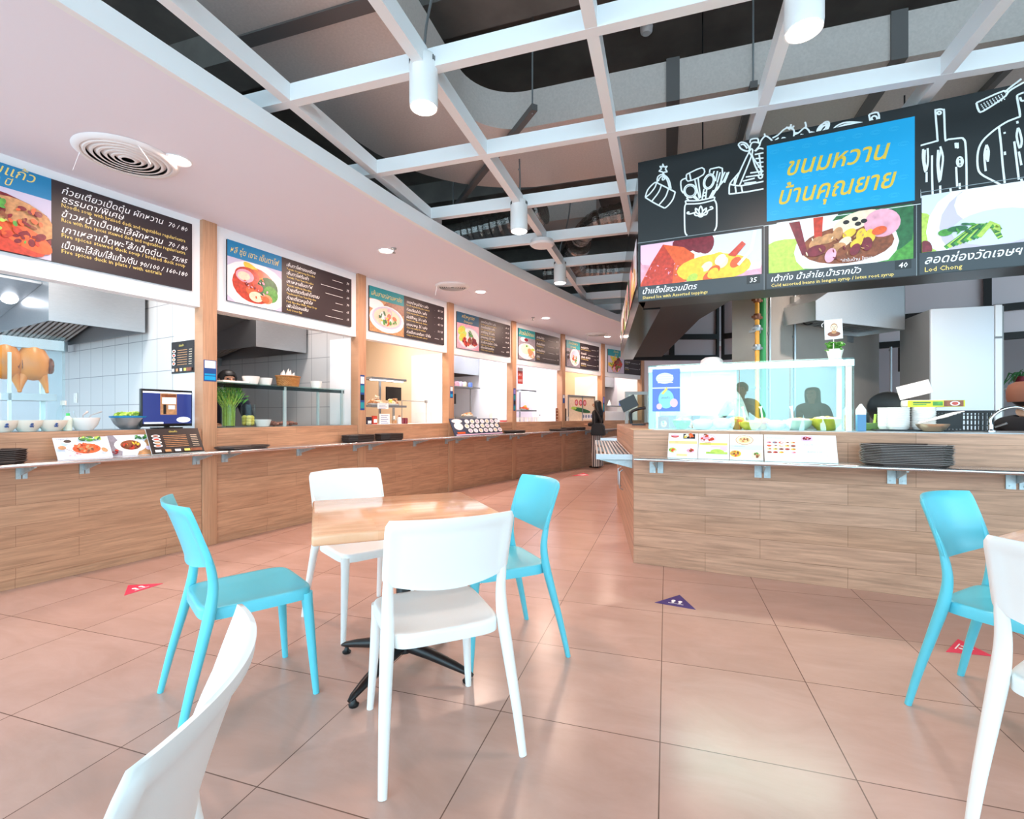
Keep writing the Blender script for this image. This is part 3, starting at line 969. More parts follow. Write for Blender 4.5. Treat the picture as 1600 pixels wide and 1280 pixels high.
en1 = ['Yentafo Songkrueng Noodles', 'Yentafo Tom Yum Noodles', 'Yentafo without Noodles', 'Traditional Tom Yum Noodles', 'Pork Noodles With Clear Soup', 'Add Onsen Egg']
pr1 = ['70', '75', '60', '70', '65', '15']
menu_board(1, 355, 440, 549, M_blue, ['หลี ซุ่ย เซาะ เย็นตาโฟ'], pic_red_soup, [(a, b, c, v, .085) for a, b, c, v in zip(th1, en1, pr1, V6)], 'red soup noodle bowl photo on a dark six-dish list', th=.085)
V5 = [.84, .66, .48, .30, .12]
th2 = ['ราดหน้าหมูน้ำใส / แห้ง', 'ก๋วยเตี๋ยวน้ำใส / แห้ง', 'ผัดซีอิ๊วหมู, ไก่ / แห้ง', 'เกาเหลาหมู, ไก่ / แห้ง', 'ก๋วยจั๊บทะเลเดือด / น้ำข้น']
en2 = ['Noodle in gravy with pork / seafood', 'Clear soup noodles regular / dry', 'Fried noodles with pork, chicken', 'Clear soup with pork, chicken', 'Crispy roll noodles with seafood']
pr2 = ['45 / 50', '45 / 50', '45 / 50', '50 / 55', '70']
menu_board(2, 577, 631, 694, M_tealpr, ['เส้นสายปลามหาชัย'], pic_seafood, [(a, b, c, v, .09) for a, b, c, v in zip(th2, en2, pr2, V5)], 'white bowl of seafood noodles beneath a teal heading', th=.085)
menu_board(3, 714, 748, 797, M_navy, ['ครัวหมูทอง', 'ข้าวหมูแดง'], pic_lime, [(a, b, c, v, .085) for a, b, c, v in zip(th2 + [th1[0]], en2 + [en1[0]], pr2 + ['60/70'], V6)], 'grilled meat with lime slices on a dark six-dish list', tb=.3, th=.075)
menu_board(4, 810, 836, 874, M_tealpr, ['ข้าวมันไก่ตอน'], pic_chicken, [(a, b, c, v, .10) for a, b, c, v in zip(['ข้าวมันไก่ต้ม', 'ข้าวมันไก่ทอด', 'ข้าวมันไก่ผสม', 'ไก่สับ'], ['Steamed chicken rice', 'Fried chicken rice', 'Mixed chicken rice', 'Chicken'], ['45/55', '45/55', '50/60', '80'], [.80, .58, .36, .14])], 'pale chicken rice plate with four listed dishes', th=.10)
menu_board(5, 885, 906, 936, M_tealpr, ['ร้านเมืองพาน', 'อาหารเหนือ'], pic_deepbowl, [(a, b, c, v, .10) for a, b, c, v in zip(['ขนมจีนน้ำเงี้ยว', 'ข้าวซอยไก่', 'เพิ่มเส้น, เพิ่มไข่ต้ม', 'แกงฮังเล'], ['Rice noodles with spicy sauce', '', 'Add noodles, add egg', 'Northern curry'], ['45', '50', '10', '50'], [.80, .56, .42, .16])], 'tall white noodle bowl on dark table photo', tb=.3, th=.075)
menu_board(6, 950, 975, 1001, M_tealpr, ['ยำแซ่บ', 'ส้มตำ'], pic_salad, [(a, b, c, v, .10) for a, b, c, v in zip(['ส้มตำไทย', 'ตำปูปลาร้า', 'ลาบหมู'], ['Papaya salad', 'Spicy salad', 'Minced pork'], ['45', '45', '60'], [.75, .5, .25])], 'green leaf salad photo, last sign of the row', tb=.28, th=.085)

# notices stuck on the posts
def notice(i, y0, y1, w, cols, label, side=0):
    F = BAY[i-1]; o2 = Vector((PP[i][0], PP[i][1], 0))
    a = (BAY[i-1].t + BAY[min(i, 6)].t)/2
    d = o2.y
    za, zb = CAM_H + (HY-y1)/FOC*d, CAM_H + (HY-y0)/FOC*d
    loc = o2 + Vector((math.sin(a)*.0145, -math.cos(a)*.0145, za))
    mb = MB(); h = zb-za
    mb.box(-w/2, w/2, 0, .002, 0, h, 0)
    n = len(cols)
    for k, (f0, f1, ci) in enumerate(cols):
        mb.rect_xz(-w/2*.86, w/2*.86, h*f0, h*f1, -.0005, ci)
    o = mb.build('post_notice', [M_blue_d, M_paper, M_tealpr, M_cyan, mat('notice violet', '#8f86d6', .5), M_black], loc=loc, rotz=a, smooth=0, recalc=False)
    tag(o, label, 'notice', 'notices on the wooden posts')
M_blue_d = mat('notice blue', '#1c4c8f', .5)
notice(1, 563, 596, .115, [(.62, .97, 1), (.28, .36, 3), (.06, .24, 3)], 'blue and white notice on the post beside the monitor')
notice(2, 586, 641, .07, [(.75, .95, 1), (.5, .7, 2), (.28, .44, 5), (.05, .22, 2)], 'tall violet notice on the post left of the seafood stall')
notice(3, 604, 622, .07, [(.6, .95, 1), (.1, .35, 3)], 'small blue notice on the post above the black easel')
notice(4, 607, 642, .07, [(.75, .95, 4), (.5, .7, 2), (.28, .44, 5), (.05, .22, 2)], 'tall teal and violet notice on the post left of the cups')
notice(5, 617, 630, .08, [(.6, .95, 1)], 'small dark notice on the post left of the woman')
notice(6, 620, 644, .07, [(.6, .95, 4), (.1, .5, 2)], 'narrow violet notice on the post right of the woman')
for o in [x for x in bpy.data.objects if x.name.startswith('post_notice')][3:6:2]:
    pass
# ------------------------------------------------------------------ the dessert kiosk on the right
K0 = Vector((.991, 3.965))
KF = Frame(K0.x, K0.y, -24)
EF = Frame(K0.x, K0.y, 80.5)                                   # its left end wall runs away from the camera
t = thing('kiosk_counter', 'wood plank kiosk counter on the right with a mitred left corner', 'counter', KF.w(0), KF.t)
mb = MB(); mb.box(0, 4.2, 0, .05, .075, 1.085); mb.build('front_panel', M_plank2, t, smooth=0)
mb = MB(); mb.box(0, 4.2, .006, .05, 0, .075); mb.build('kick_board', M_plank2, t, smooth=0)
mb = MB(); mb.box(.62, 4.2, .05, .62, 1.04, 1.092); mb.box(.14, .62, .05, .62, 1.04, 1.088); mb.build('worktop', M_steel2, t, smooth=0)
ea = EF.t - KF.t
mb = MB(); mb.box(0, 2.8, -.05, 0, .0, 1.085); mb.xf(Matrix.Rotation(ea, 4, 'Z')); 
pnl = mb.build('end_panel', M_plank2, t, smooth=0)
mb = MB(); mb.box(.06, 2.8, -.45, -.05, 1.03, 1.085); mb.xf(Matrix.Rotation(ea, 4, 'Z')); mb.build('end_worktop', M_plank2, t, smooth=0)
for q in (1.45, 1.75):
    mb = MB(); mb.tube([(q, .0, .38), (q, .035, .40), (q, .035, .58), (q, .0, .60)], .009, 8); mb.xf(Matrix.Rotation(ea, 4, 'Z')); mb.build('pull_handle', M_steel, t)

t = thing('tray_rail', 'smooth steel tray rail along the front of the kiosk counter', 'tray rail', KF.w(0), KF.t, 'kiosk tray rails')
mb = MB(); mb.box(.05, 4.2, -.26, -.001, .862, .88, bev=.003); mb.tube([(.05, -.26, .869), (4.2, -.26, .869)], .013, 10); mb.build('shelf', M_rail, t)
for px in (1026, 1192, 1402, 1590):
    sx = KF.at(px, -.01)
    mb = MB()
    mb.box(sx-.055, sx-.008, -.012, -.001, .745, .86); mb.box(sx+.008, sx+.05, -.012, -.001, .745, .86)
    mb.prism_yz([(-.005, .86), (-.005, .78), (-.22, .845), (-.22, .86)], sx-.006, sx+.006)
    for xx in (sx-.035, sx+.032): mb.box(xx-.005, xx+.005, -.017, -.011, .76, .77)
    mb.build('bracket', M_galv, t, smooth=0)
def slat_rail(F, x0, x1, label, y1=-.30):
    """slatted shelf on the end wall; local +y of the end frame points away from the kiosk"""
    t = thing('tray_rail', label, 'tray rail', F.w(0), F.t, 'kiosk tray rails')
    mb = MB()
    mb.box(x0, x0+.02, .002, -y1, .835, .88); mb.box(x1-.02, x1, .002, -y1, .835, .88)
    for k in range(9):
        yy = .012 + (-y1-.03)*k/8
        mb.box(x0+.02, x1-.02, yy, yy+.016, .862, .878)
    mb.build('slat_shelf', M_steel, t, smooth=0)
    for xx in (x0+.05, (x0+x1)/2, x1-.08):
        mb = MB(); mb.prism_yz([(.002, .862), (.002, .76), (-y1, .835), (-y1, .862)], xx, xx+.008); mb.build('bracket', M_galv, t, smooth=0)
slat_rail(EF, .08, 2.4, 'slatted steel tray rail on the left end of the kiosk')
EF2 = Frame(*EF.w(2.83).xy, 62)
mb = MB(); mb.box(0, 2.6, -.05, 0, 0, 1.085)
tag(mb.build('kiosk_counter', M_plank2, loc=EF2.w(0), rotz=EF2.t, smooth=0), 'farther wood panel of the kiosk counter, behind the slatted rail', 'counter')
slat_rail(EF2, .2, 2.2, 'farther slatted steel rail beyond the first one on the kiosk end')

# menu easels, trays on the kiosk rail
def easel_card(F, px0, px1, zb, h, y0, y1, label, art, group, cardm=M_paper, base=True, name='menu_easel'):
    """a printed card leaning back against the counter on the rail"""
    x0, x1 = F.at(px0, y0), F.at(px1, y0)
    w = x1-x0
    lean = math.atan2(y1-y0, h)
    t = thing(name, label, 'menu card', F.w(x0, y0, zb), F.t, group)
    M_ = Matrix.Rotation(-lean, 4, 'X')
    mb = MB(); mb.box(0, w, 0, .006, .002, h); mb.xf(M_); mb.build('card', cardm, t, smooth=0)
    if base:
        mb = MB(); mb.box(0, w, -.022, .03, 0, .004); mb.box(0, w, -.024, -.02, 0, .014); mb.build('easel_foot', M_clear, t, smooth=0)
    p = Pic(w*.0, w, 0.004, h, -.0004); art(p, w, h)
    p.mb.xf(M_); p.build(t, 'printed_face')
    return t
def letter_rows(p, w, h, rows, c='grey'):
    """small runs of printed words"""
    for u, v, tx, size in rows:
        y = p._n(); p.mb.text(tx, p.X(u), p.Z(v), h*size, y, FI[c], w*.8)
M_food['wash'] = mat('pale orange print', '#f6cf8f', .6); M_food['washy'] = mat('pale yellow print', '#f2dc6a', .6); M_food['washb'] = mat('pale blue print', '#d9e3f4', .6); M_food['washp'] = mat('pale pink print', '#f0c6e4', .6)
M_food['mid'] = mat('blue grey print', '#7f8db4', .6)
FK = list(M_food); FM = [M_food[k] for k in FK]; FI = {k: i for i, k in enumerate(FK)}
def art_a(p, w, h):
    p.bgc('white').el(.22, .88, .14, .06, 'red').el(.22, .90, .11, .035, 'pink').po([(.5, .78), (.9, .78), (.9, .98), (.5, .98)], 'black').scatter(.7, .88, .15, .07, 10, .04, .07, ['orange', 'yellow', 'cream'])
    p.po([(.02, .56), (.97, .56), (.97, .68), (.02, .68)], 'wash').el(.16, .30, .13, .10, 'lime').scatter(.16, .31, .1, .07, 9, .03, .05, ['green', 'orange', 'cream'])
    p.el(.76, .28, .13, .08, 'pink').scatter(.76, .30, .08, .06, 7, .03, .05, ['red', 'tan', 'brown']).po([(.3, .05), (.66, .05), (.66, .14), (.3, .14)], 'wash')
    letter_rows(p, w, h, [(.25, .60, 'เมนู', .06), (.22, .48, 'น้ำแข็งใส', .05)], 'tan')
def art_b(p, w, h):
    p.bgc('white').el(.3, .80, .27, .17, 'pink').el(.3, .80, .25, .14, 'white').scatter(.3, .81, .2, .10, 18, .04, .07, ['red', 'pink']).el(.22, .95, .06, .03, 'brown')
    p.po([(.03, .53), (.95, .53), (.95, .62), (.03, .62)], 'washy').po([(.4, .44), (.95, .44), (.95, .5), (.4, .5)], 'washp').el(.82, .38, .12, .09, 'washp').el(.62, .28, .22, .09, 'lime')
    p.po([(.25, .18), (.95, .18), (.95, .26), (.25, .26)], 'lime'); letter_rows(p, w, h, [(.06, .55, 'ลอดช่องสิงคโปร์', .055), (.3, .2, 'ลอดช่องไทย', .055)], 'dgreen')
def art_c(p, w, h):
    p.bgc('white').el(.45, .77, .27, .19, 'tan').el(.45, .77, .25, .17, 'cream').el(.45, .77, .17, .11, 'wash').scatter(.45, .77, .13, .08, 16, .02, .04, ['orange', 'brown', 'tan'])
    p.po([(.0, .40), (.98, .40), (.98, .56), (.0, .56)], 'washb').el(.18, .22, .17, .13, 'yellow').scatter(.18, .22, .12, .09, 10, .03, .05, ['tan', 'orange', 'brown']).po([(.66, .06), (.95, .06), (.95, .28), (.66, .28)], 'cream').scatter(.8, .17, .1, .08, 9, .03, .05, ['brown', 'tan', 'green'])
    letter_rows(p, w, h, [(.15, .48, 'เต้าทึงทรงเครื่อง', .05)], 'mid')
def art_d(p, w, h):
    p.bgc('white'); letter_rows(p, w, h, [(.03, .85, 'เลือกท็อปปิ้งได้ตามใจ', .07), (.56, .78, 'น้ำแข็งใส', .06), (.54, .62, '1-3 อย่าง  35', .06), (.60, .36, 'เพิ่มอย่างละ  5  บาท', .055), (.86, .22, '7', .05)], 'mid')
    rnd = random.Random(3)
    for r in range(4):
        for c in range(5):
            if r == 3 and c == 3: continue
            u, v = .07 + c*.085, .70 - r*.13
            p.el(u, v, .034, .035, ['pink', 'red', 'wash', 'grey', 'yellow', 'washy', 'orange', 'tan', 'brown', 'cream'][(r*5+c*3+r) % 10]); p.el(u+.01, v+.005, .018, .016, rnd.choice(['orange', 'red', 'white', 'dred']))
    p.po([(.52, .76), (.68, .76), (.68, .93), (.52, .93)], 'washp').scatter(.6, .85, .06, .06, 9, .02, .03, ['red', 'pink', 'dred'])
for px0, px1, art, lb in ((1043, 1090, art_a, 'white menu card with an orange band, leftmost on the kiosk rail'), (1091, 1139, art_b, 'white menu card with pink fruit and a lime green strip'), (1140, 1193, art_c, 'white menu card with one round noodle plate')):
    easel_card(KF, px0, px1, .881, .205, -.17, -.07, lb, art, 'menu cards on the kiosk rail')
easel_card(KF, 1195, 1310, .881, .205, -.19, -.09, 'wide white menu card with rows of small topping pictures and prices', art_d, 'menu cards on the kiosk rail')

def make_tray(w=.43, d=.30):
    mb = MB()
    c = .075
    def oc(f, z):
        a, b = w/2*f, d/2*f
        return [mb.bm.verts.new(p) for p in ((-a+c, -b, z), (a-c, -b, z), (a, -b+c, z), (a, b-c, z), (a-c, b, z), (-a+c, b, z), (-a, b-c, z), (-a, -b+c, z))]
    rr = [oc(.88, .0), oc(.97, .017), oc(1.0, .019), oc(1.0, .0165), oc(.97, .0145), oc(.875, .002)]
    rr = [oc(.88, .0), oc(.985, .018), oc(1.0, .0185), oc(1.0, .0210), oc(.985, .0215), oc(.90, .005)]
    for a, b in zip(rr[:-1], rr[1:]):
        for j in range(8):
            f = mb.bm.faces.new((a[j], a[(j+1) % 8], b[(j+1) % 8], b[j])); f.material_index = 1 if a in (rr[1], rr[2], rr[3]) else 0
    mb.bm.faces.new(rr[0]); mb.bm.faces.new(rr[-1])
    return mb
M_tray = mat('tray charcoal', '#453c39', .4); M_traye = mat('tray dark brown', '#352b28', .45); M_lip = mat('pale tray edge', '#908a87', .35); M_lip2 = mat('tray edge brown', '#5d524d', .4)  # charcoal trays get a rim lip paler than the tray, so stacked rims show
def tray_stack(F, px, y, zb, n, top_label, rest_label, group, m=M_tray, pitch=.0085, yaw=0, w=.43, d=.27, x=None):
    x = F.at(px, y) if x is None else x
    first = None
    for k in range(n):
        dx, dy = (random.uniform(-.004, .004), random.uniform(-.003, .003)) if 0 < k < n-1 else (0, 0)
        loc = F.w(x+dx, y+dy, zb + .001 + k*pitch)
        lb = top_label if k == n-1 else rest_label
        if first is None:
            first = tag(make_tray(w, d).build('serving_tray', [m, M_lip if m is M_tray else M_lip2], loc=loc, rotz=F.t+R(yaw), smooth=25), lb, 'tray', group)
        else:
            c = dup(first, loc, F.t + R(yaw), lb, group)
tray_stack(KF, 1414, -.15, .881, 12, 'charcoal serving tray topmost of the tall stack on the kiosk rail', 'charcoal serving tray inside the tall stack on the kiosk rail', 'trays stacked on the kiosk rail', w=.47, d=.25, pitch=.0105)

# ---- hanging sign box
S0 = KF.w(0, -.18)
SF = Frame(S0.x, S0.y, -24)
sx0 = SF.at(997); ZS0, ZS1 = 2.085, 3.165
t = thing('hanging_sign', 'big black chalkboard style kiosk sign hanging above the counter', 'sign', SF.w(0), SF.t)
mb = MB(); mb.box(sx0, 3.9, 0, .26, ZS0, ZS1); mb.build('sign_box', M_signblk, t, smooth=0)
def SP(px, py): return (SF.at(px, -.002), SF.z(px, py, -.002))
def c7(x, y): return SP(980 + x/4.266, 180 + y/4.266)
def c8(x, y): return SP(1280 + x/3.766, 120 + y/3.766)
strokes7 = [
 [(120,548),(135,500),(170,460),(193,448),(185,480),(150,525),(120,548)], [(193,448),(258,480),(320,512)], [(120,548),(185,588),(250,620)], [(320,512),(305,560),(275,600),(250,620)],
 [(228,465),(210,512),(165,572)], [(275,490),(255,545),(210,600)], [(200,450),(203,412),(235,395),(275,425),(292,490)], [(208,440),(215,420),(238,405),(266,432),(282,488)],
 [(232,400),(238,380),(212,372),(228,358),(218,340),(236,345),(236,325),(247,345),(266,340),(255,358),(266,378),(244,380),(246,402)], [(232,425),(245,405),(248,425),(238,432),(232,425)],
 [(388,570),(480,568),(583,545)], [(392,592),(485,588),(580,565)], [(388,570),(392,592)], [(583,545),(580,565)],
 [(392,592),(383,615),(382,700),(386,780),(400,802)], [(580,565),(594,590),(597,660),(595,740),(580,772)],
 [(490,665),(478,640),(490,605),(503,640),(490,665)], [(490,665),(462,650),(455,620),(478,638)], [(490,665),(520,648),(528,618),(503,640)], [(490,668),(455,668),(448,648),(462,650)], [(490,668),(527,662),(535,640),(520,648)], [(475,672),(490,678),(506,670)],
 [(448,650),(420,658),(400,655),(405,645),(415,650)], [(535,640),(550,630),(570,622),(562,610),(550,615)],
 [(395,395),(498,350),(508,396),(405,440),(395,395)], [(415,385),(424,430)], [(450,425),(462,480),(482,556)], [(472,415),(480,480),(490,550)],
 [(362,502),(358,440),(390,420)], [(362,502),(375,520)], [(448,535),(475,565)], [(395,550),(412,570)], [(440,545),(470,566)],
 [(552,360),(634,354),(612,478),(575,510)], [(552,360),(548,385)], [(580,372),(572,395)], [(602,372),(588,440)], [(620,380),(600,450)],
 [(652,378),(628,432),(640,442),(668,382)], [(678,378),(648,450)], [(640,442),(600,488),(565,548)], [(600,455),(590,490),(548,556)], [(575,500),(545,556)],
 [(512,490),(500,560)], [(530,495),(522,558)], [(505,520),(525,515)], [(500,540),(522,535)],
 [(680,526),(684,460),(722,410),(748,380)], [(680,526),(790,512),(912,490)], [(684,460),(760,470),(912,440)], [(722,410),(712,460)], [(748,470),(832,262),(818,235),(740,400),(715,470)], [(760,470),(768,512)], [(720,475),(726,520)],
 [(770,440),(850,420)], [(790,412),(912,395)], [(780,455),(860,445)], [(820,385),(912,372)], [(832,262),(850,330),(880,390)], [(812,245),(850,300),(905,380)], [(850,262),(912,250)], [(855,290),(912,285)], [(862,318),(912,312)], [(870,345),(912,342)], [(880,262),(895,400)],
 [(740,195),(760,180),(795,190),(815,225),(800,240),(760,225),(740,195)], [(755,198),(778,195),(800,222)], [(818,240),(822,200),(840,180),(880,185),(880,205),(850,240)], [(820,185),(824,162),(868,155),(874,182)],
 [(882,205),(892,170),(920,140),(948,152),(975,185),(970,215),(940,205)], [(918,140),(915,122)], [(855,240),(880,220),(912,225)], [(968,152),(1005,132),(1045,95),(1085,80),(1110,98),(1112,130),(1100,165),(1070,160),(1035,150),(1028,188)], [(975,185),(990,165),(1010,150)],
 [(1085,95),(1060,78)], [(1090,92),(1092,60)], [(1095,95),(1112,70)], [(1112,130),(1145,115),(1180,85),(1205,95),(1222,125),(1230,145)], [(1185,85),(1192,70),(1185,45)], [(1155,128),(1180,132)], [(1112,118),(1140,118)], [(1222,112),(1262,118)], [(1222,125),(1262,130)],
 [(1262,125),(1285,80),(1320,45),(1345,48),(1340,85),(1305,118),(1272,132),(1262,125)], [(1275,122),(1300,80),(1330,60)], [(1282,122),(1315,95),(1335,65)],
]
strokes8 = [
 [(72,328),(95,295),(140,272),(200,266),(290,276)], [(85,325),(110,298),(170,278),(240,276)], [(100,322),(140,295),(200,282)], [(300,275),(330,272)],
 [(293,222),(345,210),(354,264)], [(293,222),(302,268)],
 [(596,714),(586,600),(580,445),(585,415),(605,402),(690,378),(696,365),(684,205),(690,195),(710,190),(728,194),(735,205),(742,365),(760,368),(835,360),(850,368),(860,390),(866,500),(868,672)],
 [(664,462),(664,560),(668,702)], [(806,530),(812,645)], [(802,388),(805,420)], [(814,388),(816,422)], [(826,625),(828,660)], [(772,655),(776,690)], [(632,560),(632,620)], [(712,640),(713,690)],
 [(612,425),(610,480),(625,560),(640,500),(638,420)], [(622,430),(620,500),(630,545)], [(700,430),(696,520),(708,620),(722,540),(728,470),(712,410)], [(716,430),(702,510),(712,590)],
 [(925,153),(1085,83),(1098,112),(965,202),(938,196),(925,153)], [(1092,92),(1115,70),(1190,12)], [(1100,104),(1130,75),(1205,32)],
 [(1078,640),(1020,610),(950,570),(932,520),(935,440),(960,380),(1010,330),(1060,292),(1110,262),(1165,240),(1182,225),(1165,125),(1172,105),(1205,92)], [(1058,295),(1070,400),(1080,520),(1092,625)],
 [(985,400),(972,460),(980,555)], [(985,400),(998,440),(992,500)], [(988,430),(983,470),(990,490)], [(1090,325),(1092,335)], [(1092,440),(1094,460)], [(1148,380),(1160,480),(1175,605)], [(1170,300),(1162,350),(1180,420),(1192,380),(1180,320),(1170,300)], [(1175,440),(1190,520)], [(1190,600),(1192,618)],
 [(1182,120),(1190,140),(1205,140)], [(0,764),(170,742)], [(1165,260),(1168,275)],
]
mb = MB(); dy = -.0012
for S, cf, w in ((strokes7, c7, .0105), (strokes8, c8, .0105)):
    for s in S:
        pts = [cf(*q) for q in s]
        if len(pts) > 2: pts = [(v.x, v.y) for v in smooth_path([(a, b, 0) for a, b in pts], 3)]
        dy -= .000004
        mb.stroke_xz(pts, w, dy)
def ringstroke(cf, cx, cy, rx, ry, rot=0, w=.0105):
    pts = []
    for j in range(18):
        a = 2*PI*j/18; p, q = rx*math.cos(a), ry*math.sin(a)
        pts.append(cf(cx + p*math.cos(R(rot)) - q*math.sin(R(rot)), cy + p*math.sin(R(rot)) + q*math.cos(R(rot))))
    mb.stroke_xz(pts, w, dy - .00001, closed=True)
ringstroke(c7, 420, 505, 42, 44); ringstroke(c7, 420, 505, 33, 34, 0, .006); ringstroke(c7, 545, 442, 34, 52, 20); ringstroke(c7, 545, 442, 25, 42, 20, .007); ringstroke(c7, 888, 408, 13, 13)
ringstroke(c8, 706, 212, 10, 9); ringstroke(c8, 325, 245, 16, 15); ringstroke(c8, 828, 500, 17, 28); ringstroke(c8, 828, 500, 8, 14, 0, .006); ringstroke(c8, 20, 305, 40, 22, -45); ringstroke(c8, 18, 306, 28, 12, -45, .007)
for r in range(4):
    for c in range(8):
        x, y = 950 + c*17 + r*6, 165 - c*8.5 + r*9
        mb.stroke_xz([c8(x, y), c8(x+7, y-2)], .008, dy - .00002)
flatpic(mb, 'chalk_drawing', M_chalk, t)
def quad_rect(pxl, pxr, pt, pb, px):
    x0, x1 = SF.at(pxl, -.002), SF.at(pxr, -.002)
    return x0, x1, SF.z(px, pb, -.002), SF.z(px, pt, -.002)
# blue title panel
bx0, bx1, bz0, bz1 = quad_rect(1198, 1429, 183, 314, 1425)
mb = MB(); mb.rect_xz(bx0-.02, bx1+.03, bz0-.025, bz1+.03, -.004, 1); mb.rect_xz(bx0, bx1, bz0, bz1, -.0055, 0)
mb.stroke_xz([(bx0-.02, bz0-.028), (bx1+.03, bz0-.028)], .004, -.006, 2)
tp = flatpic(mb, 'title_panel', [M_cyan, M_signblk, M_chalk], t)
mb = MB(); W_ = bx1-bx0; H_ = bz1-bz0
rnd = random.Random(5)
for r in range(5):
    for c in range(8):
        cx, cz = bx0 + W_*(c+.5+(.5 if r % 2 else 0))/8.6, bz0 + H_*(r+.5)/5
        if cx > bx1-.05: continue
        for q in range(2):
            pts = [(cx + .028*(1-.4*q)*math.cos(a*.7), cz + .014*(1-.4*q)*math.sin(a*.7)) for a in range(9)]
            mb.stroke_xz(pts, .003, -.0058)
flatpic(mb, 'cloud_pattern', mat('soft blue pattern', '#2fb2e2', .5), tp)
mb = MB(); mb.text('ขนมหวาน', bx0 + W_*.15, bz0 + H_*.56, .17, -.0065, 0, W_*.70, .3, .012); mb.text('บ้านคุณยาย', bx0 + W_*.09, bz0 + H_*.20, .17, -.0065, 0, W_*.8, .3, .012)
flatpic(mb, 'title_lettering', M_letg, tp)
# three dessert panels below
def dessert(pxl, pxr, yt, yb, pxa, picf, th_, en, price, xr=None):
    x0, x1, z0, z1 = quad_rect(pxl, pxr, yt, yb, pxa)
    if xr: x1 = xr
    mb = MB(); mb.rect_xz(x0-.012, x1+.012, ZS0+.004, z0, -.003, 0); mb.stroke_xz([(x0-.03, z1+.022), (x1+.03, z1+.022)], .004, -.003, 1); mb.stroke_xz([(x1+.016, ZS0), (x1+.016, z1+.02)], .003, -.0034, 1)
    p_ = flatpic(mb, 'dessert_panel', [M_signgrey, mat('panel edge', '#9aa4a8', .4)], t)
    p = Pic(x0, x1, z0, z1, -.003); picf(p); p.build(p_, 'dessert_photo')
    mb = MB(); hh = z0-ZS0
    mb.text(th_, x0 + .015, z0 - hh*.52, hh*.50, -.0045, 0, (x1-x0)*.74, .3, .01); mb.text(en, x0 + .015, ZS0 + hh*.13, hh*.29, -.0045, 1, (x1-x0)*.86, 0, .012)
    if price:
        mb.rect_xz(x1-.095, x1-.01, z0-hh*.55, z0-.004, -.0042, 2); mb.text(price, x1-.052, z0-hh*.46, hh*.42, -.005, 0, .07, .15, .01, align='CENTER')
    flatpic(mb, 'dessert_lettering', [M_letw, M_lety, M_signblk], p_)
def pic_ice(p):
    p.bgc('pink').el(.25, .85, .4, .4, 'washp').el(.85, .7, .45, .6, 'white').el(.9, .75, .3, .5, 'washb').el(.42, .95, .14, .25, 'dred', 10)
    p.po([(0, 0), (.0, .06), (.1, .55), (.2, .95), (.38, .82), (.47, .62), (.46, .35), (.40, .02), (.38, 0)], 'orange').po([(.0, 0), (.1, .55), (.2, .95), (.3, .5), (.28, 0)], 'red').el(.52, .88, .085, .24, 'dred', -10).el(.56, .86, .07, .26, 'dred')
    p.el(.5, .4, .07, .1, 'dred').el(.62, .25, .30, .32, 'yellow')
    for u, v, c in ((.55,.45,'yellow'),(.66,.5,'yellow'),(.57,.3,'cream'),(.7,.35,'cream'),(.5,.18,'yellow'),(.63,.2,'orange'),(.75,.2,'yellow'),(.8,.32,'orange'),(.72,.08,'yellow'),(.45,.06,'lime'),(.58,.05,'orange'),(.68,.42,'white'),(.62,.13,'yellow')): p.el(u, v, .052, .095, c, random.uniform(0, 60))
    p.po([(.80, .45), (.88, .7), (.85, .78), (.74, .5)], 'red').st([(.82, .25), (.92, .55), (.95, .98)], .02, 'white').scatter(.2, .3, .18, .25, 14, .006, .014, ['pink'])
def pic_beans(p):
    p.bgc('green').el(.15, .8, .35, .5, 'white').el(.12, .3, .25, .35, 'lime').el(.35, .95, .3, .3, 'white').el(.75, .7, .3, .6, 'dgreen').el(.55, .35, .36, .55, 'white').el(.56, .40, .32, .36, 'brown')
    p.po([(.15, .98), (.23, .98), (.29, .3), (.25, .28)], 'dred').po([(.33, .99), (.40, .99), (.39, .5), (.34, .45)], 'red')
    p.el(.62, .82, .16, .16, 'cream', 20).el(.8, .72, .12, .26, 'pink', -15)
    for u, v in ((.56,.82),(.62,.86),(.68,.8),(.64,.76)): p.el(u, v, .022, .04, 'black')
    for u, v, c, r in ((.35,.5,'tan',.06),(.43,.55,'tan',.06),(.5,.62,'tan',.055),(.58,.6,'yellow',.05),(.66,.55,'yellow',.05),(.72,.5,'yellow',.055),(.55,.45,'cream',.05),(.63,.4,'yellow',.05),(.7,.36,'dred',.055),(.62,.28,'dred',.05),(.5,.35,'tan',.06),(.42,.36,'brown',.06),(.35,.34,'dred',.07),(.53,.22,'brown',.06),(.45,.22,'pink',.06),(.78,.58,'orange',.05)): p.el(u, v, r, r*1.5, c, random.uniform(0, 90))
    p.scatter(.5, .4, .25, .25, 20, .008, .02, ['cream', 'tan', 'dred'])
    y = p._n(); p.mb.text('"ทำในบ้าน โฆษณาเท่านั้น"', p.X(.52), p.Z(.06), .028, y, FI['white'], .35)
def pic_lod(p):
    p.bgc('washb').el(.0, .2, .12, .5, 'lime').el(.45, .35, .42, .85, 'white').el(.48, .4, .36, .7, 'lilac').el(.62, .75, .4, .5, 'white').el(.50, .3, .30, .3, 'washb')
    for k in range(11): p.st([(.16 + .022*k, .04 + .012*k), (.24 + .022*k, .16 + .022*k), (.36 + .014*k, .36 - .006*k), (.46 + .006*k, .34 - .01*k), (.52 - .004*k, .10 + .02*k)], .026, ['green', 'lime', 'dgreen'][k % 3])
    p.el(.16, .3, .05, .06, 'green').el(.24, .34, .07, .05, 'dgreen').el(.85, .3, .16, .3, 'tan').el(.02, .05, .05, .15, 'dred').scatter(.35, .3, .15, .12, 8, .015, .03, ['green', 'dgreen'])
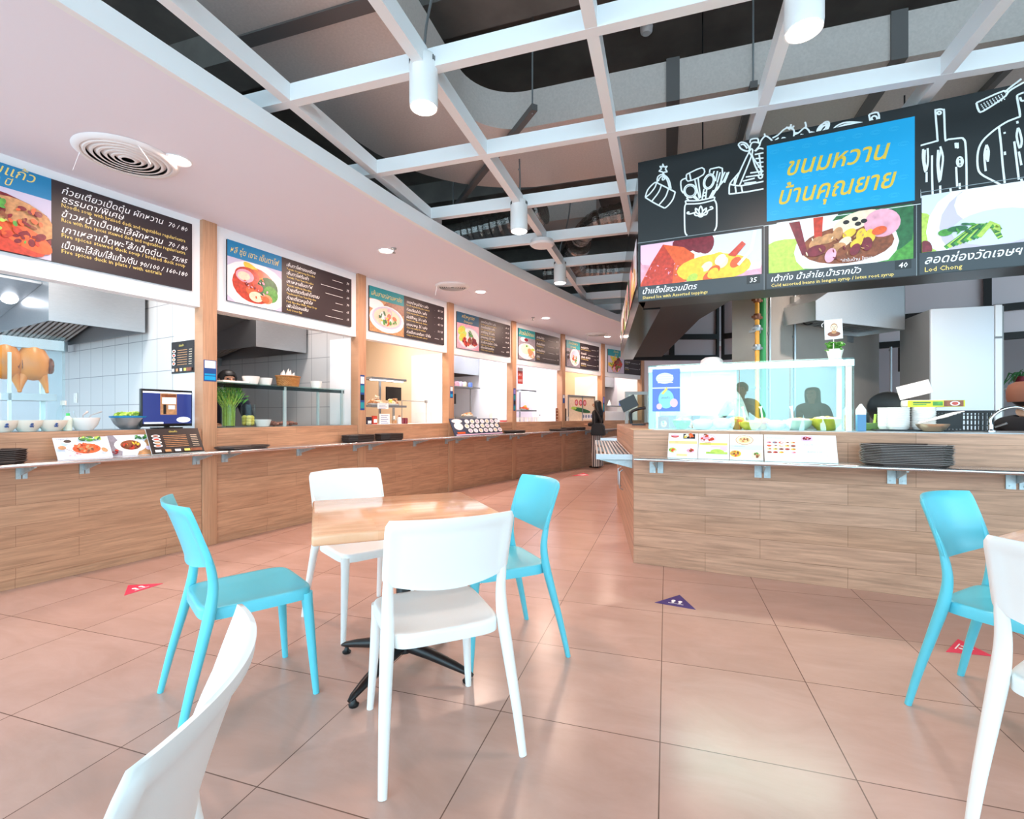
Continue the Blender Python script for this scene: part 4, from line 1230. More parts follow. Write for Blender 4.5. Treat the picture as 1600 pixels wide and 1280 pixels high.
dessert(1001, 1190, 384, 448, 1001, pic_ice, 'น้ำแข็งใสรวมมิตร', 'Shaved Ice with Assorted toppings', '35')
dessert(1201, 1427, 318, 404, 1427, pic_beans, 'เต้าทึง น้ำลำไย,น้ำรากบัว', 'Cold assorted beans in longan syrup / lotus root syrup', '40')
dessert(1440, 1600, 306, 395, 1441, pic_lod, 'ลอดช่องวัดเจษฯ', 'Lod Chong', '', xr=SF.at(1440)+.72)
# left face of the sign ring and its back, seen from inside
A = SF.w(sx0).xy; B = Vector((1.70, 7.66))
LF = Frame(A.x, A.y, math.degrees(math.atan2(B.y-A.y, B.x-A.x)))
ln = (B-A).length
t = thing('hanging_sign', 'left flank of the kiosk sign, glossy black with dessert photos seen edge-on', 'sign', LF.w(0), LF.t)
M_gloss = mat('glossy sign black', '#2a2c2e', .15)
mb = MB(); mb.box(.02, .30, -.06, -.01, ZS0, ZS1); mb.box(.30, ln, -.20, -.01, ZS0, ZS1); mb.build('sign_box', M_gloss, t, smooth=0)
for k in range(3):
    p = Pic(-(.25+1.2*k+1.05), -(.25+1.2*k), ZS0+.20, ZS0+.58, .0)
    (pic_ice, pic_beans, pic_lod)[k](p)
    p.mb.xf(Matrix.Rotation(PI, 4, 'Z')); p.mb.xf(Matrix.Translation((0, -.006, 0))); p.build(t, 'dessert_photo')
mb = MB()
for zz in (ZS0+.62, ZS0+.30): mb.box(.0, .02, -.02, .0, zz, zz+.012)
for k in range(14): mb.box(.2+.27*k, .22+.27*k, -.205, -.2, ZS0, ZS1)
mb.build('frame_rib', M_dark, t, smooth=0)
def sign_back(a, b, label, nmull, ztop=3.165):
    a = Vector(a); b = Vector(b); F = Frame(a.x, a.y, math.degrees(math.atan2(b.y-a.y, b.x-a.x))); L_ = (b-a).length
    t = thing('sign_backing', label, 'sign frame', F.w(0), F.t, 'backs of the far kiosk signs')
    mb = MB(); mb.box(0, L_, .06, .075, ZS0+.02, ztop); mb.build('backing_sheet', mat('sheet pink grey', '#e6d9dd', .6), t, smooth=0)
    mb = MB()
    for z0, z1 in ((ZS0, ZS0+.08), (2.42, 2.50), (ztop-.06, ztop)): mb.box(0, L_, 0, .055, z0, z1)
    for k in range(nmull+1):
        x = L_*k/nmull; mb.box(max(0, x-.035), min(L_, x+.035), .001, .054, ZS0, ztop)
    mb.build('steel_frame', M_dark, t, smooth=0)
    for x in (L_*.25, L_*.75):
        mb = MB(); mb.tube([(x, .03, ztop), (x, .03, 4.6)], .008, 6); mb.build('hanging_rod', M_dark, t)
sign_back((1.80, 7.72), (3.29, 7.72), 'black framed back of a far kiosk sign, above the glass case', 2)
sign_back((3.31, 7.70), (4.55, 6.6), 'black framed back of a far kiosk sign, behind the gas pipes', 1)
sign_back((4.6, 6.55), (6.6, 4.9), 'black framed back of a far kiosk sign, above the tall fridge', 2)
# flat steel deck that ties the near corner together
mb = MB()
c0, c1 = SF.w(sx0+.0, .27), SF.w(.75, .27)
mb.prism([(c0.x, c0.y), LF.w(ln*.97, -.21).xy, LF.w(ln*.97, -.62).xy, LF.w(.9, -.62).xy, (c1.x, c1.y)], ZS0+.02, ZS0+.06)
tag(mb.build('sign_deck', M_dark, smooth=0), 'black steel deck under the inner corner of the kiosk sign', 'sign deck')

# ---- pillar wall, pipes, hood, fridge inside the kiosk
PF = Frame(2.33, 4.46, 30)
mb = MB(); mb.box(0, 2.12, 0, .35, 0, 3.66)
struct(mb.build('wall_pillar', M_conc, loc=PF.w(0), rotz=PF.t, smooth=0))
def pipe(px, y, r, m, label, z0=1.2, z1=3.3, fit=False, cat='pipe', x=None):
    x = PF.at(px, y) if x is None else x
    t = thing('wall_pipe', label, cat, PF.w(x, y, 0), PF.t, 'pipes on the pillar wall')
    mb = MB(); mb.tube([(0, 0, z0), (0, 0, z1)], r, 12); mb.build('tube', m, t)
    for k in range(3):
        z = z0 + .35 + .5*k
        mb = MB(); mb.box(-r*1.6, r*1.6, 0, max(.01, -y), z, z+.02); mb.build('clip', M_steel2, t, smooth=0)
    if fit:
        for z in (1.62, 1.78, 1.95, 2.05, 2.2):
            mb = MB(); mb.lathe([(0, z), (r*1.6, z), (r*1.8, z+.015), (r*1.8, z+.035), (r*1.6, z+.05), (0, z+.05)], n=12); mb.box(-r*3, r*3, -r, r, z+.01, z+.03); mb.build('valve', M_steel2 if z < 2.0 else mat('valve brown', '#6d3a1c', .5), t)
    return t
mat('gas yellow', '#d9962f', .45); mat('pipe green', '#2f8f4e', .45)
pipe(1183, -.06, .018, MATS['gas yellow'], 'yellow gas pipe with steel valves left of the grey pillar', 1.09, 2.6, True)
pipe(1192, -.04, .026, MATS['pipe green'], 'green pipe between the yellow gas pipe and the pillar', 1.09, 2.9)
pipe(1203, -.012, .011, M_steel, 'slim steel conduit at the left edge of the pillar', 1.1, 2.7)
pipe(1242, -.014, .012, M_steel, 'slim steel conduit running down to the grey socket', 1.1, 2.7)
pipe(1392, -.014, .012, M_steel, 'slim steel conduit at the right end of the pillar, below the hood', 1.1, 2.0)
x = PF.at(1243, -.03)
t = thing('wall_socket', 'grey double socket with a black plug on the kiosk pillar', 'socket', PF.w(x, -.03, PF.z(1243, 487)), PF.t)
mb = MB(); mb.box(-.045, .045, -.02, .03, -.0, .13, bev=.008); mb.build('socket_box', mat('socket grey', '#b9b4ae', .5), t)
mb = MB(); mb.lathe([(0, .0), (.022, 0), (.02, .03), (0, .03)], n=12); mb.xf(Matrix.Translation((.005, -.02, .045)) @ Matrix.Rotation(R(90), 4, 'X')); plug = mb.build('plug', M_black, t)
mb = MB(); mb.tube(smooth_path([(.005, -.045, .045), (.0, -.05, -.05), (.06, -.05, -.13), (.2, -.06, -.10), (.42, -.08, .10), (.62, -.08, .25)], 6), .007, 8); mb.build('power_cord', M_black, plug)

HF = Frame(2.69, 4.31, 22.5)
t = thing('range_hood', 'brushed steel range hood on the kiosk pillar with slanted left end', 'range hood', HF.w(0), HF.t)
HL = 1.29
mb = MB(); mb.prism_xz([(0, 2.05), (HL, 2.05), (HL, 2.66), (.36, 2.66), (.36, 2.42), (0, 2.22)], 0, .008); 
mb.prism_yz([(.0, 2.05), (.72, 2.05), (.72, 2.66), (0, 2.66)], HL-.008, HL)
mb.prism_yz([(.0, 2.05), (.42, 2.05), (.42, 2.22), (0, 2.22)], 0, .008)
mb.face([(0, .008, 2.22), (.36, .008, 2.42), (.36, .5, 2.42), (0, .45, 2.22)])
mb.box(0, HL, .44, .452, 2.05, 2.10); mb.box(.36, HL, .008, .6, 2.65, 2.66)
mb.build('canopy', mat('bright steel', '#d6d8da', .32, .75, .05, 30, (1, 1, 20)), t, smooth=0)
mb = MB()
for k in range(22): mb.box(.06+.055*k, .09+.055*k, .03, .43, 2.09 + .003*(k % 2), 2.10 + .003*(k % 2))
mb.build('baffle_filter', M_steel2, t, smooth=0)
mb = MB(); mb.box(1.14, 1.24, .46, .56, 1.985, 2.06); mb.build('grease_cup', M_steel2, t, smooth=0)
mb = MB(); mb.box(.01, .06, .46, .52, 1.98, 2.08); mb.build('switch_box', M_steel2, t, smooth=0)

FF = Frame(3.92, 4.55, -17)
t = thing('upright_fridge', 'tall pale grey upright fridge beside the hood in the kiosk', 'fridge', FF.w(0), FF.t)
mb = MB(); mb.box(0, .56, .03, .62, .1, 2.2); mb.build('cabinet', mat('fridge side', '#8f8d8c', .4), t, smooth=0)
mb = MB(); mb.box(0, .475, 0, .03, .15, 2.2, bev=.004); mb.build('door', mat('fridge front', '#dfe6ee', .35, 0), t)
mb = MB(); mb.box(.482, .53, -.004, .03, 1.92, 2.205); mb.box(.482, .53, -.004, .03, .15, 1.90); mb.box(.47, .482, -.012, .002, 1.0, 1.05); mb.build('hinge_strip', M_white, t, smooth=0)
mb = MB()
for xx in (.04, .5):
    for yy in (.08, .56): mb.cyl((xx, yy), .02, 0, .1, 10)
mb.build('feet', M_black, t)

wz = MB(); wz.box(-.9, .9, -.03, .03, 2.3, 2.36); wz.box(-.9, .9, -.03, .03, 3.2, 3.26); wz.box(-.9, -.84, -.03, .03, 2.36, 3.2); wz.box(.84, .9, -.03, .03, 2.36, 3.2)
wf = struct(wz.build('window_1', M_dark, loc=(9.70, 11.2, 0), rotz=R(-85.3), smooth=0))
wz = MB(); wz.box(-.84, .84, -.005, .005, 2.36, 3.2); wz.build('pane', mat('bright daylight pane', '#f2f8ff', .5, emit=4), wf, smooth=0)
# ---- glass display case on the counter
cx0, cx1 = KF.at(1013, .03), KF.at(1335, .03)
W_ = cx1-cx0
t = thing('display_case', 'long glass display case on the kiosk counter, bright with reflections', 'display case', KF.w(cx0, .03, 1.0925), KF.t)
HC = .515
mb = MB()
for k in range(4):
    a, b = W_*.96*k/4, W_*.96*(k+1)/4
    mb.box(a+.002, b-.002, 0, .006, .002, HC-.06)
mb.build('front_glass', M_case, t, smooth=0)
mb = MB(); mb.box(0, W_, .004, .36, HC-.008, HC); mb.build('top_glass', M_glass, t, smooth=0)
mb = MB(); mb.box(-.0, .006, .01, .36, .0, HC-.01); mb.box(W_-.006, W_, .01, .36, .0, HC-.01); mb.build('side_glass', M_glass, t, smooth=0)
M_alu = mat('pale aluminium', '#cfe3e6', .35, .4)
mb = MB(); mb.box(0, W_, -.001, .004, HC-.058, HC-.012); mb.build('header_strip', glass_mat('frosted strip', '#e9f7f7', .25, 0, .35), t, smooth=0)
for xx, yy in ((.012, .012), (W_-.045, .012), (W_-.045, .34), (.012, .34)):
    mb = MB(); mb.box(xx, xx+.032, yy, yy+.018, 0, HC-.01); mb.build('corner_post', M_alu, t, smooth=0)
mb = MB(); mb.box(.05, W_*.42, .345, .35, .11, HC-.012); mb.box(W_*.40, W_*.47, .352, .356, .11, HC-.012); mb.build('haze_panel', glass_mat('added haze glass', '#a8e0d8', .02, 0, .30, fres=.1), t, smooth=0)  # added milky panel: stands in for bright haze on the glass, hides the worker
mb = MB(); mb.box(.05, W_-.05, .10, .13, HC-.03, HC-.01); mb.build('added_strip', mat('added case glow', '#fff6ee', .4, emit=5), t, smooth=0)  # glowing strip added to brighten the case contents
q = KF.w(cx0 + W_/2, .03+.115, 1.0925+HC-.034)
area('case_fill', q, W_-.1, 20, (1, .93, .86), (0, 0, KF.t), .03)  # added fill light over the bowls, under the strip
# poster inside the glass
p0, p1 = KF.at(1020, .045), KF.at(1063, .045)
M_food['pblue'] = mat('poster blue', '#5f7fd0', .5); M_food['pcyan'] = mat('poster cyan', '#8fd8dc', .5)
FK = list(M_food); FM = [M_food[k] for k in FK]; FI = {k: i for i, k in enumerate(FK)}
t = thing('wall_poster', 'blue printed poster fixed to the left end of the glass case', 'poster', KF.w(p0, .0235, 1.235), KF.t)
w, h = p1-p0, .34
mb = MB(); mb.box(0, w, 0, .003, 0, h); mb.box(.01, .03, 0, .004, -.143, .01); mb.box(w-.03, w-.01, 0, .004, -.143, .01); mb.build('poster_sheet', M_clear, t, smooth=0)
p = Pic(0, w, 0, h, -.0008); p.bgc('pblue').po([(0, .54), (1, .54), (1, .57), (0, .57)], 'washb').el(.45, .78, .32, .13, 'washb').el(.5, .29, .28, .22, 'pcyan').el(.78, .2, .14, .1, 'washp').el(.25, .12, .1, .07, 'washp').po([(.33, .42), (.52, .58), (.56, .52), (.4, .4)], 'washy')
for k in range(4): p.st([(.2, .68+.055*k), (.75, .68+.055*k)], .007, 'white')
letter_rows(p, w, h, [(.33, .30, 'ลดแก้ว', .07)], 'mid')
p.build(t, 'poster_print')
# ------------------------------------------------------------------ people
def skin_body(name, joints, bones, mats, parent, sub=2):
    """one continuous surface grown over a skeleton: joints {name: (pos, rx, ry)}"""
    me = bpy.data.meshes.new(name)
    keys = list(joints)
    ix = {k: i for i, k in enumerate(keys)}
    me.from_pydata([joints[k][0] for k in keys], [(ix[a], ix[b]) for a, b in bones], [])
    o = bpy.data.objects.new(name, me)
    COL.objects.link(o)
    md = o.modifiers.new('skin', 'SKIN')
    md.use_smooth_shade = True
    md.branch_smoothing = .6
    if not me.skin_vertices: 
        bpy.context.view_layer.objects.active = o
    lay = me.skin_vertices[0].data
    for k in keys:
        lay[ix[k]].radius = (joints[k][1], joints[k][2])
    lay[0].use_root = True
    s = o.modifiers.new('smooth', 'SUBSURF'); s.levels = sub; s.render_levels = sub
    dg = bpy.context.evaluated_depsgraph_get()
    m2 = bpy.data.meshes.new_from_object(o.evaluated_get(dg))
    bpy.data.objects.remove(o); bpy.data.meshes.remove(me)
    for p in m2.polygons: p.use_smooth = True
    m2.materials.clear()
    m2.materials.append(mats)
    r = bpy.data.objects.new(name, m2)
    COL.objects.link(r)
    r.parent = parent
    return r
def dress(bod, name, m, bones, off, parent, ztop, zlow):
    """a garment that follows the body: the skin faces near the chosen bones, moved outward, with an inner lining"""
    me = bod.data
    keep = []
    for v in me.vertices:
        best = None
        for a, b, on_ in bones:
            ab = b - a; k = max(0, min(1, (v.co-a).dot(ab)/max(1e-9, ab.length_squared))); d = (v.co - a - ab*k).length
            if best is None or d < best[0]: best = (d, on_)
        keep.append(best[1] and zlow < v.co.z < ztop)
    mb = MB()
    vm = {}
    for p in me.polygons:
        if all(keep[i] for i in p.vertices):
            for i in p.vertices:
                if i not in vm: vm[i] = mb.bm.verts.new(me.vertices[i].co + me.vertices[i].normal*off)
            mb.bm.faces.new([vm[i] for i in p.vertices])
    o = mb.build(name, m, parent, smooth=80, recalc=False)
    sd = o.modifiers.new('cloth', 'SOLIDIFY'); sd.thickness = .006; sd.offset = 1
    return o

def person(loc, deg, h, label, shirt, legs, hair='short', arms='down', shoe='#1b1b1d', cap=None, wide=False, skin=None, long_sleeve=True, hem=.86, bow=0):
    """stands facing local +x"""
    t = thing('person', label, 'person', loc, R(deg))
    s = h/1.70
    sk = skin or M_skin
    def V(x, y, z): return Vector((x*s, y*s, z*s))
    fx = .10*bow
    J = {'pelvis': (V(0, 0, .93), .125*s, .095*s), 'waist': (V(.0, 0, 1.06), .105*s, .085*s), 'chest': (V(.01+fx*.4, 0, 1.27), .135*s, .095*s), 'upper': (V(fx*.7, 0, 1.38), .11*s, .08*s),
         'neck': (V(fx, 0, 1.455), .05*s, .05*s), 'jaw': (V(.02+fx*1.4, 0, 1.525), .062*s, .066*s), 'head': (V(.015+fx*1.5, 0, 1.60), .083*s, .094*s), 'top': (V(.0+fx*1.5, 0, 1.665), .062*s, .07*s)}
    B = [('pelvis', 'waist'), ('waist', 'chest'), ('chest', 'upper'), ('upper', 'neck'), ('neck', 'jaw'), ('jaw', 'head'), ('head', 'top')]
    AR = {}
    for sd, n in ((1, 'l'), (-1, 'r')):
        J['hip'+n] = (V(0, .09*sd, .86), .085*s, .085*s); J['knee'+n] = (V(.02, .095*sd, .49), .056*s, .056*s); J['calf'+n] = (V(-.005, .095*sd, .34), .052*s, .052*s); J['ankle'+n] = (V(-.03, .097*sd, .09), .036*s, .036*s); J['toe'+n] = (V(.13, .11*sd, .035), .035*s, .03*s)
        B += [('pelvis', 'hip'+n), ('hip'+n, 'knee'+n), ('knee'+n, 'calf'+n), ('calf'+n, 'ankle'+n), ('ankle'+n, 'toe'+n)]
        if arms == 'down': el, wr = V(-.02, .25*sd, 1.10), V(.06, .27*sd, .86)
        elif arms == 'work': el, wr = V(.02, .27*sd, 1.13), V(.26, .19*sd, 1.10)
        elif arms == 'camera': el, wr = V(.02, .30*sd, 1.17), V(.17, .10*sd, 1.34)
        elif arms == 'bag': el, wr = (V(-.03, .25*sd, 1.11), V(.16, .17*sd, 1.09))
        J['sh'+n] = (V(fx*.7, .175*sd, 1.385), .058*s, .058*s); J['el'+n] = (el, .042*s, .042*s); J['wr'+n] = (wr, .028*s, .028*s)
        B += [('upper', 'sh'+n), ('sh'+n, 'el'+n), ('el'+n, 'wr'+n)]
        AR[n] = (el, wr, sd)
    bod = skin_body('body', J, B, sk, t)
    def fit(name, m, bset, off, ztop=9, zlow=-9):
        return dress(bod, name, m, [(J[a][0], J[b][0], (a, b) in bset) for a, b in B], off, t, ztop*s, zlow*s)
    # hands with four fingers and a thumb
    for n, (el, wr, sd) in AR.items():
        d = (wr-el).normalized()
        side = Vector((d.y, -d.x, 0)); side = side.normalized() if side.length > .1 else Vector((1, 0, 0))
        up = side.cross(d).normalized()
        mb = MB()
        mb.tube([wr - d*.01*s, wr + d*.04*s, wr + d*.085*s], [.026*s, .036*s, .034*s], 10, flat=(1, .55))
        for k in range(4):
            b0 = wr + d*.08*s + side*(k-1.5)*.018*s
            ln_ = (.058, .07, .066, .05)[k]*s
            mb.tube([b0, b0 + d*ln_*.5 + up*.008*s*sd, b0 + d*ln_*.85 + up*.028*s*sd], [.0085*s, .0078*s, .006*s], 7)
        th = wr + d*.03*s - side*.03*s
        mb.tube([th, th + d*.03*s - side*.022*s, th + d*.058*s - side*.024*s + up*.01*s], [.011*s, .009*s, .007*s], 7)
        mb.build('hand', sk, t)
    # face
    hx = (.015+fx*1.5)
    mb = MB()
    mb.tube([V(hx+.082, 0, 1.615), V(hx+.098, 0, 1.592), V(hx+.106, 0, 1.572), V(hx+.088, 0, 1.565)], [.007*s, .010*s, .013*s, .009*s], 8)
    for sd in (1, -1):
        mb.ball(V(hx-.005, .087*sd, 1.595), .018*s, .009*s, .03*s)
    mb.build('nose_and_ears', sk, t)
    mb = MB()
    for sd in (1, -1): mb.ball(V(hx+.083, .032*sd, 1.607), .010*s, .013*s, .008*s)
    mb.build('eyes', M_black, t)
    mb = MB(); mb.ball(V(hx+.078, 0, 1.545), .012*s, .024*s, .008*s); mb.build('mouth', mat('lips', '#a8584e', .5), t)
    # clothing follows the body
    sb = {('pelvis', 'waist'), ('waist', 'chest'), ('chest', 'upper')}
    for n in 'lr':
        sb |= {('upper', 'sh'+n), ('sh'+n, 'el'+n), ('pelvis', 'hip'+n)}
        if long_sleeve: sb.add(('el'+n, 'wr'+n))
    fit('shirt', shirt, sb | {('upper', 'neck')}, .016*s, 1.445, hem)
    if wide:
        mb = MB()
        for sd in (1, -1):
            path = [V(0, .075*sd, .93), V(.0, .09*sd, .82), V(.015, .093*sd, .5), V(-.01, .098*sd, .2), V(-.02, .10*sd, .045)]
            rr = [.112*s, .108*s, .10*s, .105*s, .112*s]
            mb.tube(smooth_path(path, 5), [rr[min(4, i//5)] + (rr[min(4, i//5+1)]-rr[min(4, i//5)])*((i % 5)/5) for i in range(21)], 20)
        mb.build('trousers', legs, t, smooth=60)
    else:
        tb = {('pelvis', 'waist')}
        for n in 'lr': tb |= {('pelvis', 'hip'+n), ('hip'+n, 'knee'+n), ('knee'+n, 'calf'+n), ('calf'+n, 'ankle'+n)}
        fit('trousers', legs, tb, .010*s, 1.0, .07)
    for sd in (1, -1):
        mb = MB()
        mb.tube([V(-.07, .10*sd, .035), V(.0, .105*sd, .042), V(.10, .112*sd, .036), V(.165, .115*sd, .026)], [.034*s, .042*s, .043*s, .024*s], 12, flat=(1, .72))
        mb.build('shoe', mat('shoe '+shoe, shoe, .5), t)
    if hair == 'short':
        mb = MB(); r = MB()
        mb.ball(V(hx-.018, 0, 1.625), .098*s, .098*s, .092*s, u=20, v=12)
        vs = [v for v in mb.bm.verts]
        for v in vs:
            if v.co.x > (hx+.045)*s and v.co.z < 1.645*s: v.co.x = (hx+.045)*s
        mb.build('hair', M_hair, t)
    if hair == 'long':
        mb = MB()
        P = [(1.70, .03, .04), (1.685, .075, .085), (1.64, .104, .106), (1.57, .108, .108), (1.48, .10, .105), (1.40, .10, .12), (1.28, .085, .13), (1.16, .06, .11), (1.13, .03, .06)]
        rings = []
        for z, a, b in P:
            cx = hx - .022 - (.055 if z < 1.45 else .02 if z < 1.5 else 0)
            rg = []
            for j in range(20):
                th = 2*PI*j/20
                x = a*math.cos(th)
                if x > .05 and z < 1.66: x = .05
                rg.append(mb.bm.verts.new(V(cx + x, b*math.sin(th), z)))
            rings.append(rg)
        for a, b in zip(rings[:-1], rings[1:]):
            for j in range(20): mb.bm.faces.new((a[j], a[(j+1) % 20], b[(j+1) % 20], b[j]))
        mb.bm.faces.new(rings[0]); mb.bm.faces.new(rings[-1])
        mb.build('hair', M_hair, t, smooth=70)
    if cap:
        mb = MB(); mb.lathe([(.099, -.03), (.106, .0), (.107, .05), (.095, .095), (.06, .118), (0, .124)], (hx*s-.012*s, 0, 1.62*s), 26)
        if s != 1: pass
        mb.build('cap', cap, t, smooth=60)
    return t
M_stripe = bpy.data.materials.new('striped cloth'); M_stripe.use_nodes = True
nt = M_stripe.node_tree; tc = nt.nodes.new('ShaderNodeTexCoord'); wv = nt.nodes.new('ShaderNodeTexWave'); wv.bands_direction = 'DIAGONAL'; wv.inputs['Scale'].default_value = 9
mpg = nt.nodes.new('ShaderNodeMapping'); mpg.inputs['Scale'].default_value = (1.4, 1, .02)
cr = nt.nodes.new('ShaderNodeValToRGB'); cr.color_ramp.interpolation = 'CONSTANT'; cr.color_ramp.elements[0].color = lin('#3b3638'); cr.color_ramp.elements[1].color = lin('#c9bdb6'); cr.color_ramp.elements[1].position = .5
nt.links.new(tc.outputs['Object'], mpg.inputs['Vector']); nt.links.new(mpg.outputs[0], wv.inputs['Vector']); nt.links.new(wv.outputs['Fac'], cr.inputs['Fac']); nt.links.new(cr.outputs[0], nt.nodes['Principled BSDF'].inputs['Base Color'])
M_blackcloth = mat('black cloth', '#131217', .85); M_greycloth = mat('grey cloth', '#77727a', .9); M_whitecloth = mat('white cloth', '#efeef0', .85); M_navycloth = mat('navy cloth', '#23263a', .85)
M_brownc = mat('brown cap cloth', '#7d4a36', .8)
# the customer in the aisle
wp = floor_pt(933, 731)
wom = person((wp.x, wp.y, 0), 150, 1.56, 'person with long black hair, black top and wide striped trousers standing at the far counter', M_blackcloth, M_stripe, 'long', 'bag', shoe='#15120f', wide=True)
t = thing('tote_bag', 'black tote bag hanging from the shoulder of the standing person', 'bag', (wp.x, wp.y, 0), R(150))
mb = MB(); mb.prism_xz([(-.31, .76), (.03, .76), (.0, 1.0), (-.07, 1.04), (-.21, 1.04), (-.28, 1.0)], .26, .37)
bmesh.ops.bevel(mb.bm, geom=list(mb.bm.edges), offset=.02, segments=2, affect='EDGES'); mb.build('bag_body', M_black, t)
for yy in (.29, .355):
    mb = MB(); mb.tube(smooth_path([(-.22, yy-.02, 1.02), (-.15, yy-.06, 1.19), (-.03, .19+(yy-.30)*.4, 1.335), (-.05, yy-.06, 1.19), (-.06, yy-.02, 1.02)], 6), .010, 7); mb.build('strap', M_black, t)
# staff
F = BAY[1]
q = F.w(F.at(350, .95), .95)
person((q.x, q.y, 0), -40, 1.71, 'person with short black hair bending behind the noodle stall shelf', M_navycloth, M_blackcloth, 'short', 'work', bow=.7)
q = KF.w(KF.at(1112, 1.0), 1.0)
person((q.x, q.y, 0), 250, 1.72, 'person in a white cap standing behind the kiosk glass case', M_whitecloth, M_blackcloth, 'short', 'work', cap=M_whitecloth)
q = KF.w(KF.at(1603, .80), .80)
person((q.x, q.y, 0), 12, 1.40, 'person in a brown cap and black shirt, cut by the right edge', M_blackcloth, M_blackcloth, 'short', 'work', cap=M_brownc)
# the two visitors whose reflections show in the glass case
person((.02, -.42, 0), 80, 1.72, 'person standing behind the camera, seen only as a reflection in the glass', M_greycloth, M_navycloth, 'short', 'camera')
person((.95, -.62, 0), 95, 1.62, 'second person near the camera, seen only as a smaller reflection', M_greycloth, M_navycloth, 'long', 'down')

# ------------------------------------------------------------------ stickers on the floor
def sticker(p, m, label, words=True):
    V3 = [floor_pt(*q) for q in p]
    c = sum(V3, Vector()) / 3
    t = thing('floor_sticker', label, 'floor sticker', (c.x, c.y, 0), 0, 'triangular distance stickers')
    mb = MB(); mb.prism([(v.x-c.x, v.y-c.y) for v in V3], .0005, .002); mb.build('sheet', m, t, smooth=0)
    mb = MB()
    e = sorted([(V3[1]-V3[0]), (V3[2]-V3[1]), (V3[0]-V3[2])], key=lambda q: q.length)[-1].normalized()
    f = Vector((-e.y, e.x, 0)); 
    top = max(V3, key=lambda q: abs((q-c).dot(f)))
    if (top-c).dot(f) < 0: f = -f
    sz = max((a-b).length for a in V3 for b in V3)
    for k in (-1, 1):
        for dv, ra, rb in ((.022, .021, .027), (-.02, .015, .02)):
            o_ = e*k*.034*sz/.4 + f*dv*sz/.4
            pts = [o_ + e*ra*sz/.4*math.cos(2*PI*j/14) + f*rb*sz/.4*math.sin(2*PI*j/14) for j in range(14)]
            mb.face([(v.x, v.y, .0026 + (.0002 if dv < 0 else 0)) for v in pts])
    for k in range(5):
        a = e*(k-2)*.03*sz/.4 - f*.052*sz/.4
        mb.face([(a+e*dx+f*dz)[:2] + (.0026,) for dx, dz in ((-.009, -.003), (.009, -.003), (.009, .003), (-.009, .003))])
    mb.build('footprints', M_letw, t, smooth=0)
sticker([(194, 931), (200, 915), (255, 912)], M_pink, 'pink triangular footprint sticker on the floor left of the teal chair')
sticker([(1023, 942), (1062, 930), (1087, 953)], M_purple, 'purple triangular footprint sticker on the floor before the kiosk')
sticker([(1478, 1019), (1497, 999), (1552, 1026)], M_pink, 'pink triangular footprint sticker under the teal chair by the kiosk')
sticker([(893, 744), (912, 739), (921, 743)], M_pink, 'small faraway pink floor sticker in the aisle near the standing person')

# ------------------------------------------------------------------ stall contents, left row
def on(F, px, y): return F.at(px, y)
def F_at(i, px, y): return BAY[i].at(px, y)
def hood(i, xr_px, y0, y1, x0, label, z=2.05, lamp=0, slatn=16, m=M_steel):
    F = BAY[i]; x1 = F.at(xr_px, y0) if isinstance(xr_px, (int, float)) else F.len-.05
    x1 = min(x1, F.len - .06)
    t = thing('range_hood', label, 'range hood', F.w(0), F.t, 'range hoods of the left stalls')
    mb = MB(); mb.box(x0, x1, y0, y0+.01, z, 2.89); mb.box(x1-.01, x1, y0+.01, y1, z, 2.89); mb.box(x0, x0+.01, y0+.01, y1, z, 2.89); mb.box(x0+.01, x1-.01, y1-.01, y1, z, 2.89)
    mb.build('canopy', m, t, smooth=0)
    mb = MB(); w = (x1-x0-.04)
    for k in range(slatn):
        a = x0+.02 + w*k/slatn
        mb.prism_yz([(y0+.15, z+.40), (y0+.15, z+.415), (y1-.03, z+.045), (y1-.03, z+.03)], a, a + w/slatn*.55)
    mb.build('baffle_filter', mat('baffle grey', '#b8aea8', .4, .3), t, smooth=0)
    mb = MB(); mb.prism_yz([(y0+.15, z+.44), (y0+.15, z+.45), (y1-.02, z+.09), (y1-.02, z+.08)], x0+.02, x1-.02); mb.box(x0+.02, x1-.02, y0+.011, y0+.15, z+.40, z+.45)
    mb.build('plenum', M_dark, t, smooth=0)
    mb = MB(); mb.box(x1-.2, x1-.05, y1-.14, y1-.02, z-.09, z+.02); mb.build('grease_cup', M_steel2, t, smooth=0)
    if x0 > .5:
        mb = MB(); mb.prism_yz([(y0+.15, z+.34), (y0+.15, z+.36), (y1-.03, z+.05), (y1-.03, z+.03)], .15, x0-.002); mb.build('side_panel', m, t, smooth=0)
        if not lamp:
            mb = MB(); mb.box(.15, x0-.002, y0+.1, y0+.11, z+.33, 2.89); mb.build('side_canopy', mat('dark canopy', '#6d625b', .5, .3), t, smooth=0)
    for k in range(lamp):
        mb = MB(); mb.ball((x0 - .40 + .32*k, y0+.55+.1*k, z+.255), .06, .09, .05); mb.build('hood_lamp', mat('hood lamp', '#f4f8ff', .4, emit=6), t)
    return t
hood(0, 237, 1.05, 2.9, F_at(0, 76, 1.05), 'big steel range hood over the duck stall with two lit lamps', lamp=2)
hood(1, 488, .95, 2.9, F_at(1, 400, .95), 'steel range hood with brown baffles in the noodle stall')
hood(3, 786, .8, 2.4, .5, 'shallow steel range hood in the stall behind the black easel', z=2.0)
hood(6, 970, .9, 2.4, .4, 'small range hood in the last stall of the row', z=2.02)
KL = [(0, (1, .93, .87), 15), (1, (1, .9, .85), 13), (2, (1, .80, .62), 26), (3, (.9, .92, 1), 24), (4, (1, .93, .97), 26), (5, (1, .76, .56), 22), (6, (1, .9, .85), 16)]
for i, c, p in KL:
    q = BAY[i].w(BAY[i].len*.45, .62, 2.86)
    area('kitchen_light', q, .9, p, c, (0, 0, BAY[i].t), .25)

